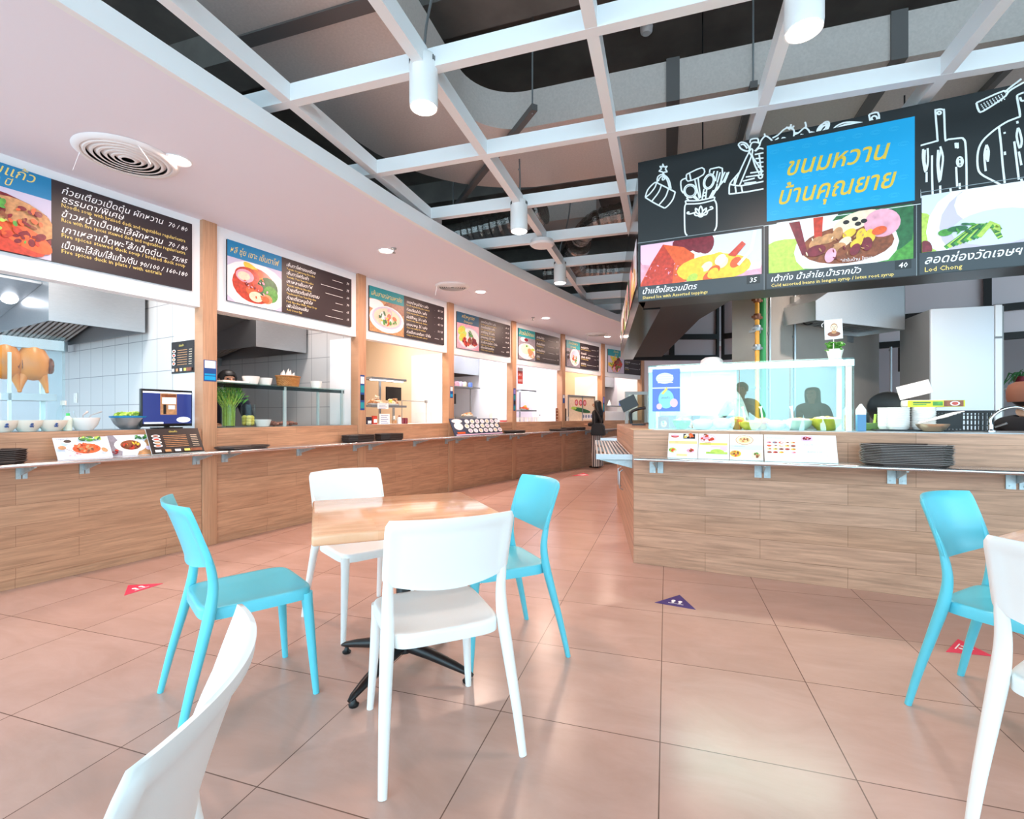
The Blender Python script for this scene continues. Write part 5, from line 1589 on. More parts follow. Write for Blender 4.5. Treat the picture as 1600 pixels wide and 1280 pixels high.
# -- duck stall
F = BAY[0]
cx0, cx1 = .55, F.at(102, .1)
t = thing('duck_cabinet', 'glass and steel cabinet in which roast ducks hang', 'display cabinet', F.w(0), F.t)
za, zb = ZC, F.z(100, 527, .1)
mb = MB(); mb.box(cx0, cx1, .10, .105, za, zb); mb.box(cx1-.005, cx1, .105, .42, za, zb); mb.build('glass_panes', M_clear, t, smooth=0)
zs = F.z(60, 616, .2)
xs = F.at(82, .2)
mb = MB(); mb.box(cx0, xs, .12, .45, zs-.05, zs); mb.build('shelf', M_steel, t, smooth=0)
zt = F.z(60, 545, .2)
mb = MB(); mb.box(cx0, F.at(100, .2), .2, .27, zt, zt+.075); mb.build('top_rail', M_steel, t, smooth=0)
mb = MB(); mb.box(F.at(64, .3), F.at(71, .3), .3, .33, za, zt); mb.build('post', M_alu, t, smooth=0)
mb = MB(); mb.box(F.at(13, .12), F.at(18, .12), .12, .14, za, zt-.05); mb.build('post', M_alu, t, smooth=0)
M_duck = mat('roast duck skin', '#d98a35', .32, 0, .18, 12); M_duckd = mat('dark duck skin', '#7a3f22', .35, 0, .25, 14)
def duck(px, label):
    x = F.at(px, .24)
    t = thing('roast_duck', label, 'roast duck', F.w(x, .235, zs), F.t, 'roast ducks in the cabinet')
    H = zt - zs - .01
    mb = MB(); mb.lathe([(0, .10), (.05, .11), (.088, .16), (.10, .22), (.092, .28), (.068, .33), (.045, .36), (.038, .385), (0, .39)], n=22, sx=1, sy=.66); mb.build('body', M_duck, t, smooth=60)
    mb = MB(); mb.ball((.094, -.015, .215), .02, .035, .06, jit=.006); mb.build('wing', M_duckd, t)
    mb = MB(); mb.ball((-.094, -.015, .215), .02, .035, .06, jit=.006); mb.build('wing', M_duckd, t)
    for sx in (-.05, .05):
        mb = MB(); mb.tube([(sx, 0, .14), (sx*1.3, -.01, .08), (sx*1.5, -.015, .022)], [.034, .02, .009], 10); mb.ball((sx*1.5, -.015, .02), .012); mb.build('drumstick', M_duck, t)
    mb = MB(); mb.tube([(0, 0, .385), (.0, 0, .41), (-.03, 0, H-.0)], .004, 6); mb.build('hook', M_steel, t)
duck(51, 'golden roast duck hanging nearest the cabinet corner post'); duck(6, 'golden roast duck hanging second, at the left edge')
def lathe_thing(name, label, cat, F, px, y, prof, m, group=None, z=ZC, n=28, smooth=45, x=None, sx=1):
    x = F.at(px, y) if x is None else x
    mb = MB(); mb.lathe(prof, n=n, sx=sx)
    return tag(mb.build(name, m, loc=F.w(x, y, z+.001), rotz=F.t, smooth=smooth), label, cat, group)
def bowl_prof(r, h): return [(0, 0), (r*.5, 0), (r*.55, h*.08), (r*.82, h*.45), (r*.97, h*.85), (r, h), (r*.96, h), (r*.78, h*.48), (r*.5, h*.14), (0, h*.12)]
for px, lb in ((2, 'cut by the left edge'), (41, 'in the middle of the row'), (79, 'nearest the green bottle')):
    x = F.at(px, .16)
    t = thing('soup_bowl', 'cream bowl with a blue mark on the duck counter, ' + lb, 'bowl', F.w(x, .14, ZC+.001), F.t, 'blue marked soup bowls')
    r = .093
    mb = MB(); mb.lathe(bowl_prof(r, .083), n=32); mb.lathe([(r*.56, .009), (r*.60, .013), (r*.585, .016), (r*.56, .009)], n=32, m=1); mb.build('bowl', [M_cream, M_blue_d], t, smooth=45)
    mb = MB()
    for a, b in [((q[0][0]*.75, q[0][1]*.75+.012), (q[1][0]*.75, q[1][1]*.75+.012)) for q in (((-.012, .05), (.012, .055)), ((-.016, .038), (.016, .042)), ((0, .066), (.001, .026)), ((-.012, .028), (.002, .042)), ((.002, .042), (.014, .026)), ((-.008, .058), (.012, .062)))]:
        mb.tube([(a[0], -.094*(.80 + .2*a[1]/.083) - .0, a[1]), (b[0], -.094*(.80 + .2*b[1]/.083), b[1])], .0026, 5)
    mb.build('blue_mark', M_blue_d, t)
def bottle(name, label, F, px, y, h, r, body, cap, caph=.03, cat='bottle', group=None, z=ZC, extra=None):
    t = thing(name, label, cat, F.w(F.at(px, y), y, z+.001), F.t, group)
    mb = MB(); mb.lathe([(0, 0), (r, 0), (r, h*.6), (r*.8, h*.74), (r*.4, h*.86), (r*.38, h-caph), (0, h-caph)], n=18); mb.build('bottle_body', body, t)
    mb = MB(); mb.lathe([(0, h-caph), (r*.46, h-caph), (r*.44, h), (0, h)], n=16); mb.build('cap', cap, t)
    if extra:
        mb = MB(); mb.lathe([(0, .004), (r*.93, .004), (r*.93, h*extra[1]), (0, h*extra[1])], n=16); mb.build('contents', extra[0], t)
    return t
M_gcap = mat('green cap', '#4fd06a', .4); M_oil = mat('oil', '#e3b64a', .3)
bottle('sauce_bottle', 'small white bottle with a green cap beside the cream bowls', F, 106, .16, .135, .026, mat('bottle white green', '#dfeee0', .4), M_gcap, .045)
bottle('water_bottle', 'clear plastic bottle holding a little oil behind the bowls', F, 99, .36, .235, .042, M_clear, M_porc, .035, extra=(M_oil, .2))
lathe_thing('white_pot', 'white round bowl with spoons standing in it, right of the green-capped bottle', 'bowl', F, 132, .2, [(0, 0), (.05, 0), (.085, .045), (.098, .10), (.093, .10), (.08, .05), (0, .02)], M_porc)
for k in range(4):
    lb = 'white plate topmost of the stack behind the clear bottle' if k == 3 else 'white plate within the stack behind the clear bottle'
    x = F.at(88, .42)
    mb = MB(); mb.lathe([(0, 0), (.06, 0), (.10, .014), (.10, .018), (.06, .005), (0, .005)], n=28)
    tag(mb.build('plate', M_porc, loc=F.w(x, .44, ZC+.001+.019*k), rotz=F.t), lb, 'plate', 'plates stacked in the duck stall')
for k in range(3):
    mb = MB(); x = F.at(132, .2)
    mb.tube([(0, 0, .03), (.05*(k-1), .03, .12), (.09*(k-.6), .04, .15)], [.004, .004, .009], 7, flat=(1, .6))
    tag(mb.build('spoon', M_steel, loc=F.w(x, .2, ZC+.0), rotz=F.t), 'metal spoon leaning in the white bowl beside the green-capped bottle', 'spoon', 'spoons in the white bowl')
x = F.at(205, .28)
t = thing('mixing_bowl', 'steel mixing bowl heaped with green leaves left of the monitor', 'bowl', F.w(x, .30, ZC+.001), F.t)
mb = MB(); mb.lathe(bowl_prof(.135, .10), n=36); mb.build('bowl', M_steel, t, smooth=45)
mb = MB(); mb.lathe([(.10, .098), (.14, .098), (.145, .112), (.10, .116)], n=36); mb.build('blue_rim', M_blue, t)
mb = MB()
for k in range(60):
    a = random.uniform(0, 2*PI); d = .11*random.random()**.5
    mb.ball((d*math.cos(a), d*math.sin(a), .115+random.uniform(0, .03)), .022, .012, .008, u=6, v=4, jit=.006)
mb.build('leaves', M_food['lime'], t)['kind'] = 'stuff'
# wall socket on the tiled partition
PT = Frame(*F.w(F.len, 0).xy, math.degrees(F.t) + 90)     # partition: x goes into the kitchen, -y side faces... right
x = PT.at(119, .022)
mb = MB(); mb.box(-.045, .045, 0, .012, -.045, .075, 0, .003); mb.box(-.018, .018, .012, .018, -.02, .05, 0)
tag(mb.build('wall_switch', M_porc, loc=PT.w(x, .021, PT.z(119, 624, .02)), rotz=PT.t, smooth=30), 'white switch plate on the grey tiled kitchen wall', 'switch')
# brown menu poster by the post
xa, xb = PT.at(314, .03), PT.at(272, .03)
xa = max(xa, .16)
z0_, z1_ = PT.z(293, 583, .03), PT.z(293, 533, .03)
t = thing('wall_poster', 'dark brown menu poster on the white wall left of the first post', 'poster', PT.w(xa, .048, z0_), PT.t)
w, h = xb-xa, z1_-z0_
mb = MB(); mb.box(0, w, -.001, .003, 0, h); mb.build('poster_sheet', M_menu, t, smooth=0)
def brown_art(p, w, h):
    p.bgc('black'); 
    for k in range(7): p.st([(.28, .72-.075*k), (.72, .72-.075*k)], h*.018, 'tan'); p.st([(.80, .72-.075*k), (.93, .72-.075*k)], h*.018, 'cream')
    for k in range(4): p.el(.14, .70-.13*k, .08, .055, 'white'); p.el(.14, .70-.13*k, .055, .035, ['brown', 'red', 'tan', 'orange'][k])
    for k in range(4): p.po([(.06+.18*k, .06), (.17+.18*k, .06), (.17+.18*k, .15), (.06+.18*k, .15)], ['white', 'tan', 'white', 'washy'][k])
    p.po([(.72, .05), (.95, .05), (.95, .16), (.72, .16)], 'brown')
    letter_rows(p, w, h, [(.40, .83, 'เซียแก้ว', .09)], 'washy')
p = Pic(-w, 0, 0, h, -.0045); brown_art(p, w, h); p.mb.xf(Matrix.Rotation(PI, 4, 'Z')); p.build(t, 'poster_print')
# monitor
x0, x1 = F.at(221, .16), F.at(311, .10)
t = thing('computer_monitor', 'black computer monitor showing a photo on a dark blue desktop', 'monitor', F.w((x0+x1)/2, .20, ZC+.001), F.t + R(4))
w = x1-x0; hz = F.z(262, 609, .16)-ZC
mb = MB(); mb.box(-w/2, w/2, -.012, .018, .02, hz, bev=.006); mb.build('casing', M_black, t)
p = Pic(-w/2+.014, w/2-.014, .045, hz-.02, -.0126)
M_food['screen'] = mat('screen blue', '#26336f', .3, emit=.5); M_food['screenw'] = mat('screen white', '#e9eef8', .3, emit=.6)
FK = list(M_food); FM = [M_food[k] for k in FK]; FI = {k: i for i, k in enumerate(FK)}
p.bgc('screen').po([(0, .95), (1, .95), (1, 1), (0, 1)], 'screenw').po([(.34, .28), (.68, .28), (.68, .95), (.34, .95)], 'tan').po([(.38, .62), (.66, .62), (.66, .82), (.38, .82)], 'screenw').po([(.40, .30), (.46, .30), (.46, .6), (.40, .6)], 'black').po([(.5, .45), (.64, .45), (.64, .58), (.5, .58)], 'white').po([(.36, .84), (.66, .84), (.66, .92), (.36, .92)], 'brown')
p.po([(.02, .0), (.4, .0), (.4, .05), (.02, .05)], 'screenw').el(.82, .12, .15, .09, 'screenw')
p.build(t, 'screen')
mb = MB(); mb.box(-.02, .02, .0, .02, 0, .06); mb.box(-.1, .1, -.06, .08, 0, .012); mb.build('stand', M_black, t, smooth=0)
# cards on the rail
def art_food1(p, w, h):
    p.bgc('washb').el(.55, .45, .40, .36, 'white').el(.55, .45, .26, .24, 'orange').scatter(.55, .45, .22, .2, 26, .03, .06, ['red', 'brown', 'orange', 'tan']).scatter(.62, .88, .22, .1, 16, .03, .07, ['green', 'dgreen', 'lime'])
    p.el(.22, .76, .09, .10, 'white').el(.22, .77, .07, .07, 'black').el(.1, .48, .07, .09, 'tan').scatter(.3, .12, .1, .08, 6, .02, .04, ['red', 'pink']).st([(.12, .45), (.3, .25), (.42, .12)], .004, 'grey').el(.85, .3, .05, .12, 'tan', 40)
    letter_rows(p, w, h, [(.04, .84, 'เมนูแนะนำ', .09)], 'black')
def art_food2(p, w, h):
    p.bgc('washb').po([(0, 0), (.25, 0), (.32, .5), (.15, 1), (0, 1)], 'grey').po([(.6, 0), (1, 0), (1, .9), (.8, .6)], 'tan').el(.5, .5, .38, .36, 'white').el(.5, .5, .24, .24, 'brown').scatter(.5, .5, .2, .19, 24, .03, .06, ['red', 'dred', 'brown', 'yellow']).scatter(.82, .86, .2, .1, 14, .03, .07, ['green', 'dgreen'])
    p.scatter(.1, .15, .08, .1, 6, .03, .05, ['red', 'dred']).el(.88, .28, .07, .1, 'lilac')
easel_card(F, 91, 177, ZR, .185, -.17, -.05, 'printed card of orange fried noodles leaning on the rail', art_food1, 'menu cards on the duck stall rail', base=False)
easel_card(F, 174, 241, ZR, .185, -.14, -.035, 'printed card with dark stir-fry plate, between two other cards', art_food2, 'menu cards on the duck stall rail', base=False)
easel_card(F, 238, 320, ZR, .235, -.21, -.08, 'dark brown menu easel on the rail below the monitor', brown_art, 'menu cards on the duck stall rail')
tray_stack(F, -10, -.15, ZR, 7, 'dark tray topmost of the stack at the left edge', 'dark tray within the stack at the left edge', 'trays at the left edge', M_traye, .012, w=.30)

# -- noodle stall
F = BAY[1]
xa, xb = .10, F.at(537, .10)
zt = F.z(445, 603, .10)
t = thing('glass_shelf', 'glass counter shelf on steel posts in the noodle stall', 'shelf', F.w(0), F.t)
mb = MB(); mb.box(xa, xb, .08, .45, zt-.008, zt); mb.build('top_glass', M_glass, t, smooth=0)
mb = MB(); mb.box(xa, xb, .085, .09, ZC, zt-.01); mb.build('front_glass', M_clear, t, smooth=0)
mb = MB(); mb.box(xa, xb, .092, .10, zt-.05, zt-.012); mb.build('under_rail', glass_mat('smoked glass', '#9aa4a4', .1, .1), t, smooth=0)
for px, y in ((445, .10), (534, .10), (497, .42), (350, .42)):
    x = F.at(px, y); mb = MB(); mb.box(x-.015, x+.015, y-.008, y+.012, ZC, zt-.012); mb.build('post', M_alu, t, smooth=0)
def cup(F, px, y, z, r, h, label, group, m=M_porc, name='white_bowl', cat='bowl'):
    return lathe_thing(name, label, cat, F, px, y, [(0, 0), (r*.72, 0), (r*.86, h*.4), (r, h), (r*.94, h), (r*.8, h*.4), (r*.6, h*.1), (0, h*.1)], m, group, z)
cup(F, 392, .24, zt, .085, .085, 'white bowl on the glass shelf, left of two bowls', 'white bowls on the glass shelf'); cup(F, 414, .26, zt, .075, .08, 'white bowl on the glass shelf beside the wicker basket', 'white bowls on the glass shelf')
cup(F, 494, .26, zt, .07, .09, 'white bowl alone at the right of the glass shelf', 'white bowls on the glass shelf')
x0, x1 = F.at(342, .2), F.at(383, .2)
mb = MB(); mb.box(0, x1-x0, 0, .2, .0, .022, 0, .006)
tag(mb.build('white_platter', M_porc, loc=F.w(x0, .13, zt+.001), rotz=F.t), 'flat white platter on the glass shelf by the post', 'platter')
x = F.at(452, .22)
t = thing('wicker_basket', 'wicker basket of white tissues on the glass shelf', 'basket', F.w(x, .24, zt+.001), F.t)
M_wick = grid_mat('wicker', (0, 2), .02, .012, '#c48a4c', '#a86f35', '#7d4d22', .0015, .6, .5)
mb = MB(); mb.lathe([(0, 0), (.125, 0), (.14, .09), (.145, .115), (.135, .115), (.128, .09), (.115, .012), (0, .012)], n=32, sy=.7); mb.build('basket_body', M_wick, t, smooth=50)
mb = MB(); mb.tube([(.143*math.cos(2*PI*k/24), .10*math.sin(2*PI*k/24), .115) for k in range(24)], .008, 8, closed=True); mb.build('rim', M_wick, t)
mb = MB()
for k in range(11):
    a = random.uniform(-.1, .1); b = random.uniform(-.04, .04); hh = random.uniform(.05, .10)
    mb.face([(a-.04, b, .09), (a+.04, b+.01, .09), (a+.02+random.uniform(-.03, .03), b+.02, .11+hh), (a-.03, b-.01, .10+hh*.6)]); 
mb.build('tissues', M_paper, t, smooth=0)
def vase(px, y, r, h, label, fill):
    t = thing('glass_vase', label, 'vase', F.w(F.at(px, y), y, ZC+.001), F.t, 'glass vases behind the glass shelf')
    mb = MB(); mb.lathe([(0, 0), (r, 0), (r, h), (r*.95, h), (r*.95, .008), (0, .008)], n=28); mb.build('glass', M_clear, t)
    fill(t, r, h)
def greens(t, r, h):
    mb = MB()
    for k in range(70):
        a = random.uniform(0, 2*PI); d = r*.8*random.random()**.5
        x, y = d*math.cos(a), d*math.sin(a); L = random.uniform(.30, .42)
        ox, oy = x*1.0 + random.uniform(-.10, .10), y*.5 + random.uniform(-.02, .02)
        mb.tube([(x, y, .012), (x*1.1, y*1.1, L*.55), (x+ox, y+oy, L)], [.003, .003, .0015], 5)
    mb.build('stems', M_food['lime'], t)['kind'] = 'stuff'
    mb = MB()
    for k in range(150):
        a = random.uniform(0, 2*PI); d = random.random()**.5
        c = Vector((d*.155*math.cos(a), d*.06*math.sin(a), random.uniform(h*1.0, .40)))
        v = Vector((random.uniform(-1, 1), random.uniform(-.4, .4), random.uniform(.0, 1))).normalized()*random.uniform(.04, .09)
        n_ = v.cross(Vector((random.uniform(-.3, .3), -1, .2))).normalized()*.008
        mb.face([c, c+v*.5+n_, c+v, c+v*.5-n_])
    mb.build('leaves', M_green, t, smooth=0)['kind'] = 'stuff'
def lemons(t, r, h):
    mb = MB()
    for k in range(9):
        a = 2.1*k; mb.ball((r*.5*math.cos(a), r*.5*math.sin(a), .035+.03*(k//3)), .03, .026, .026)
    mb.build('lemon_pieces', M_food['washy'], t)['kind'] = 'stuff'
vase(357, .30, .07, .23, 'clear glass vase packed with tall green stems', greens); vase(388, .30, .075, .235, 'clear glass vase with pale yellow pieces beside the greens', lemons)
cup(F, 410, .28, ZC, .09, .075, 'white bowl under the glass shelf beside the meat', None)
mb = MB()
for k in range(40):
    mb.ball((random.uniform(-.18, .18), random.uniform(-.07, .07), .02+random.uniform(0, .02)), .03, .022, .016, u=8, v=5, jit=.006)
o = mb.build('meat_pieces', mat('meat', '#9d6a5c', .5, 0, .3, 30), loc=F.w(F.at(436, .26), .27, ZC), rotz=F.t); tag(o, 'sliced meat pieces heaped under the glass shelf', 'meat'); o['kind'] = 'stuff'
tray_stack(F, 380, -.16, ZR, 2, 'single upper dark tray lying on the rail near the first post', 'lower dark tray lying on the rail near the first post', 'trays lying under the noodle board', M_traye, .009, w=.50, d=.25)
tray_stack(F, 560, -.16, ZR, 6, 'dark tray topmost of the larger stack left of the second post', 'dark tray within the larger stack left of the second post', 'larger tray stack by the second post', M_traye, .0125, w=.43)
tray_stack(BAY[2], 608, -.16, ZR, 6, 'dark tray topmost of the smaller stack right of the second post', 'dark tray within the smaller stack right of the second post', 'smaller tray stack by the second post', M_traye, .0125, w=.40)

# -- seafood stall and the farther ones
def lamp_shelf(F, pxa, pxb, ylamp, yshelf, y, label, lit=True):
    xa, xb = max(.09, F.at(pxa, y)), F.at(pxb, y)
    zl, zs_ = F.z(pxb, ylamp, y), F.z(pxb, yshelf, y)
    t = thing('warming_shelf', label, 'shelf', F.w(0), F.t, 'food shelves on posts')
    mb = MB(); mb.box(xa, xb, y-.12, y+.16, zl, zl+.03); mb.build('canopy', M_steel2, t, smooth=0)
    mb = MB(); mb.box(xa+.03, xb-.03, y-.08, y-.05, zl-.012, zl-.001); mb.build('lamp_tube', mat('cold lamp tube', '#e8f2ff', .4, emit=5), t, smooth=0)
    mb = MB(); mb.box(xa, xb, y-.12, y+.16, zs_-.03, zs_); mb.build('shelf', M_steel2, t, smooth=0)
    xm = xa + (xb-xa)*.6
    mb = MB(); mb.box(xm-.015, xm+.015, y+.14, y+.158, ZC, zl); mb.build('post', M_steel, t, smooth=0)
    return xa, xb, zs_
def heap(F, x, y, z, rx, ry, hh, n, cols, label, cat, name, r=.03):
    t = thing(name, label, cat, F.w(x, y, z+.001), F.t)
    mb = MB(); mb.lathe([(0, 0), (rx*.8, 0), (rx, .02), (rx*.98, .022), (rx*.78, .005), (0, .005)], n=26, sy=ry/rx); mb.build('plate', M_porc, t)
    mb = MB()
    for k in range(n):
        a = random.uniform(0, 2*PI); d = random.random()**.5
        mb.ball((rx*.75*d*math.cos(a), ry*.75*d*math.sin(a), .02 + hh*(1-d)*random.random()), r*1.3, r, r*.6, u=8, v=5, jit=r*.35, m=random.randrange(len(cols)))
    mb.build('snacks', [M_food[c] for c in cols], t)['kind'] = 'stuff'
F = BAY[2]
xa, xb, zz = lamp_shelf(F, 571, 626, 597, 634, .25, 'steel shelf with a cold lamp in the seafood stall')
heap(F, xa+.26*(xb-xa), .25, zz, .13, .09, .12, 34, ['cream', 'tan', 'cream'], 'plate heaped with pale crackers on the left of the shelf', 'snack plate', 'cracker_plate')
heap(F, xa+.76*(xb-xa), .25, zz, .11, .09, .13, 30, ['cream', 'tan', 'washy'], 'plate heaped with golden crackers near the dark screen', 'snack plate', 'cracker_plate')
def card(F, px0, px1, py0, py1, y, label, m=M_paper, rows=4, cat='sign card', name='sign_card', z=None, rowc='mid'):
    x0, x1 = F.at(px0, y), F.at(px1, y)
    z0, z1 = F.z((px0+px1)/2, py1, y), F.z((px0+px1)/2, py0, y)
    if z is not None: z1 += z - z0; z0 = z
    t = thing(name, label, cat, F.w(x0, y, z0), F.t)
    mb = MB(); mb.box(0, x1-x0, 0, .006, 0, z1-z0); mb.build('card', m, t, smooth=0)
    p = Pic(0, x1-x0, 0, z1-z0, -.0006)
    for k in range(rows): p.st([(.12, .85-.75*k/max(1, rows-1)), (.85 - .13*(k % 2), .85-.75*k/max(1, rows-1))], (z1-z0)*.06, rowc)
    p.build(t, 'printed_lines')
    return t
card(F, 590, 607, 630, 639, .124, 'white price card clipped to the edge of the lamp shelf')
card(F, 593, 609, 648, 664, .16, 'white card with handwriting standing on the seafood counter', rows=5, z=ZC+.001)
x0, x1 = F.at(604, .6), F.at(627, .6)
z0_, z1_ = F.z(615, 626, .6), F.z(615, 605, .6)
t = thing('dark_screen', 'small dark screen behind the cracker shelf', 'screen', F.w(x0, .6, ZC-.05), F.t)
mb = MB(); mb.box(0, x1-x0, 0, .02, z0_-ZC+.05, z1_-ZC+.05); mb.build('panel', M_black, t, smooth=0)
mb = MB(); mb.box((x1-x0)/2-.02, (x1-x0)/2+.02, .005, .015, -1.03, z0_-ZC+.05); mb.build('stand', M_steel2, t, smooth=0)
x = F.at(585, .2)
t = thing('packet', 'pink sauce packet standing by the white handwritten card', 'packet', F.w(x, .2, ZC+.001), F.t)
mb = MB(); mb.box(-.04, .04, -.02, .02, 0, .115, 0, .01); mb.build('sleeve', M_food['red'], t); mb = MB(); mb.box(-.03, .03, -.021, .0, .02, .07); mb.build('label_patch', M_paper, t, smooth=0)
x = F.at(575, .2); mb = MB(); mb.box(-.045, .045, -.03, .03, 0, .10, 0, .008); mb.box(-.03, .03, -.032, -.029, .01, .05, 1)
tag(mb.build('packet', [M_navycloth, M_paper], loc=F.w(x, .2, ZC+.001), rotz=F.t), 'dark packet beside the second post in the seafood stall', 'packet')
bottle('sauce_jar', 'glass jar of amber sauce with white lid', F, 616, .18, .115, .036, M_clear, M_porc, .05, 'jar', extra=(M_food['tan'], .45))
bottle('sauce_jar', 'white sauce jar with brown lid between amber and red jars', F, 624, .18, .12, .035, M_porc, M_food['brown'], .04, 'jar')
for k, px in enumerate((629.5, 634)):
    mb = MB(); mb.lathe([(0, 0), (.028, 0), (.03, .07), (.026, .085), (0, .085)], n=16)
    tag(mb.build('chilli_jar', M_food['dred'], loc=F.w(F.at(px, .15), .15, ZC+.001), rotz=F.t), 'small dark red jar, %s of the pair in the seafood stall' % ('left' if k == 0 else 'right'), 'jar', 'pair of red jars')
x0 = F.at(628, .4); x1 = F.at(666, .4); 
mb = MB(); mb.tube([(0, 0, 0), (x1-x0, 0, 0)], .006, 8); mb.box(x1-x0-.02, x1-x0+.01, -.02, .02, -.02, .02); mb.tube([(0, 0, 0), (0, 0, -.36)], .006, 8); mb.tube([(x1-x0, 0, 0), (x1-x0, 0, -.36)], .004, 8)
tag(mb.build('hanging_bar', M_steel, loc=F.w(x0, .4, F.z(645, 627, .4)), rotz=F.t), 'thin bar running right from the dark screen', 'rail')
x = F.at(664, .3); mb = MB(); mb.box(-.14, .14, -.08, .08, 0, .17, 0, .01)
tag(mb.build('clear_box', M_clear, loc=F.w(x, .3, ZC+.001), rotz=F.t), 'clear plastic box on the counter at the right of the seafood stall', 'box')

F = BAY[3]
z_s = F.z(740, 606, .5)
t = thing('wall_shelf', 'small steel shelf with jars below the shallow hood', 'shelf', F.w(0), F.t)
x1 = F.at(744, .5); mb = MB(); mb.box(.1, x1, .4, .62, z_s-.02, z_s); mb.build('board', M_steel2, t, smooth=0); mb = MB(); mb.box(x1-.04, x1-.02, .6, .62, 0, z_s-.02); mb.build('post', M_steel2, t, smooth=0)
for k, (px, c) in enumerate(((714, 'pink'), (720, 'lilac'), (726, 'cream'), (735, 'pblue'))):
    mb = MB(); mb.lathe([(0, 0), (.04, 0), (.04, .07), (.025, .09), (0, .09)], n=14)
    tag(mb.build('spice_jar', M_food[c], loc=F.w(F.at(px, .5), .5, z_s+.001), rotz=F.t), ['pink', 'lilac', 'cream', 'blue'][k] + ' jar on the small shelf below the shallow hood', 'jar', 'jars on the small shelf')
x0 = F.at(709, .5); x1 = F.at(721.5, .5)
t = thing('dark_screen', 'dark screen left of the pale cabinet behind the black easel', 'screen', F.w(max(.1, x0), .62, 0), F.t)
mb = MB(); mb.box(0, .20, 0, .02, F.z(715, 631, .5), F.z(715, 615, .5)); mb.build('panel', M_black, t, smooth=0); mb = MB(); mb.box(.08, .11, .003, .015, 0, F.z(715, 631, .5)); mb.build('stand', M_steel2, t, smooth=0)
heap(F, F.at(730, .3), .3, ZC+.10, .13, .09, .08, 26, ['tan', 'orange', 'cream'], 'plate of fried snacks raised behind the black easel', 'snack plate', 'cracker_plate')
x = F.at(729, .3); mb = MB(); mb.box(-.2, .16, -.1, .1, 0, .099)
tag(mb.build('food_stand', M_steel2, loc=F.w(x, .3, ZC+.001), rotz=F.t, smooth=0), 'low steel stand carrying the fried snacks', 'stand')
bottle('sauce_bottle', 'cream squeeze bottle with black base behind the easel', F, 767, .3, .20, .03, M_cream, M_porc, .05)
mb = MB(); mb.lathe([(0, 0), (.07, 0), (.085, .03), (.08, .03), (.06, .006), (0, .006)], n=20)
tag(mb.build('red_dish', M_food['red'], loc=F.w(F.at(787, .2), .2, ZC+.001), rotz=F.t), 'small red dish at the right end of the stall behind the easel', 'dish')
def art_circles(p, w, h):
    p.bgc('navyb').el(.13, .55, .085, .22, 'white').el(.13, .85, .1, .12, 'white')
    for r in range(3):
        for c in range(7):
            p.el(.32 + .105*c - (.035 if r == 1 else 0), .82 - .28*r, .045, .13, 'white'); p.el(.32 + .105*c - (.035 if r == 1 else 0), .82 - .28*r, .028, .08, ['washb', 'cream', 'lilac'][(r+c) % 3])
    p.po([(.05, .1), (.2, .1), (.2, .2), (.05, .2)], 'orange').po([(.02, .0), (.98, .0), (.98, .06), (.02, .06)], 'washp')
M_food['navyb'] = mat('navy print', '#33415c', .5)
FK = list(M_food); FM = [M_food[k] for k in FK]; FI = {k: i for i, k in enumerate(FK)}
easel_card(F, 711, 786, ZR, .30, -.24, -.10, 'black easel on the rail showing rows of white round dishes', art_circles, 'menu easels of the left stalls', cardm=M_black)
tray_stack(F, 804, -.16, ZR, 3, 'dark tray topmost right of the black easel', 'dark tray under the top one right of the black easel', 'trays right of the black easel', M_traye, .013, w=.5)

F = BAY[4]
xa, xb, zz = lamp_shelf(F, 806, 831, 613, 641, .3, 'steel shelf on a post in the chicken rice stall')
heap(F, (xa+xb)/2, .30, zz, .12, .10, .09, 26, ['orange', 'yellow', 'tan'], 'plate of orange snacks in the chicken rice stall', 'snack plate', 'cracker_plate')
for k, px in enumerate((809, 815, 821, 827.5, 834, 840)):
    cup(F, px, .2, ZC, .036, .085, '%s white cup in the row below the orange snacks' % ['first', 'second', 'third', 'fourth', 'fifth', 'sixth'][k], 'cups in the chicken rice stall', name='white_cup', cat='cup')
bottle('sauce_bottle', 'black capped bottle right of the white cups', F, 843.5, .35, .14, .03, M_porc, M_black, .05)
card(F, 868.5, 876, 640, 660, .1, 'narrow printed card at the right end of the chicken rice counter', m=M_food['brown'], rowc='cream', z=ZC+.001)
xr = F.at(808.5, 1.0)
t = thing('wall_notice', 'red and white notice high in the chicken rice stall', 'notice', F.w(max(.12, F.at(806.5, .2)), .16, F.z(810, 600, .2)), F.t)
w = .17; h = F.z(810, 575, .2) - F.z(810, 600, .2)
mb = MB(); mb.box(0, w, 0, .004, 0, h); mb.build('sheet', M_food['red'], t, smooth=0)
p = Pic(0, w, 0, h, -.0006); p.po([(.05, .80), (.95, .80), (.95, .97), (.05, .97)], 'white'); letter_rows(p, w, h, [(.12, .48, 'ลด', .28), (.12, .14, 'แลก', .26)], 'white'); p.build(t, 'printed_face')
tray_stack(F, 872, -.16, ZR, 2, 'dark oval tray topmost before the fifth post', 'dark oval tray below the top one before the fifth post', 'trays before the fifth post', M_traye, .014, w=.45)

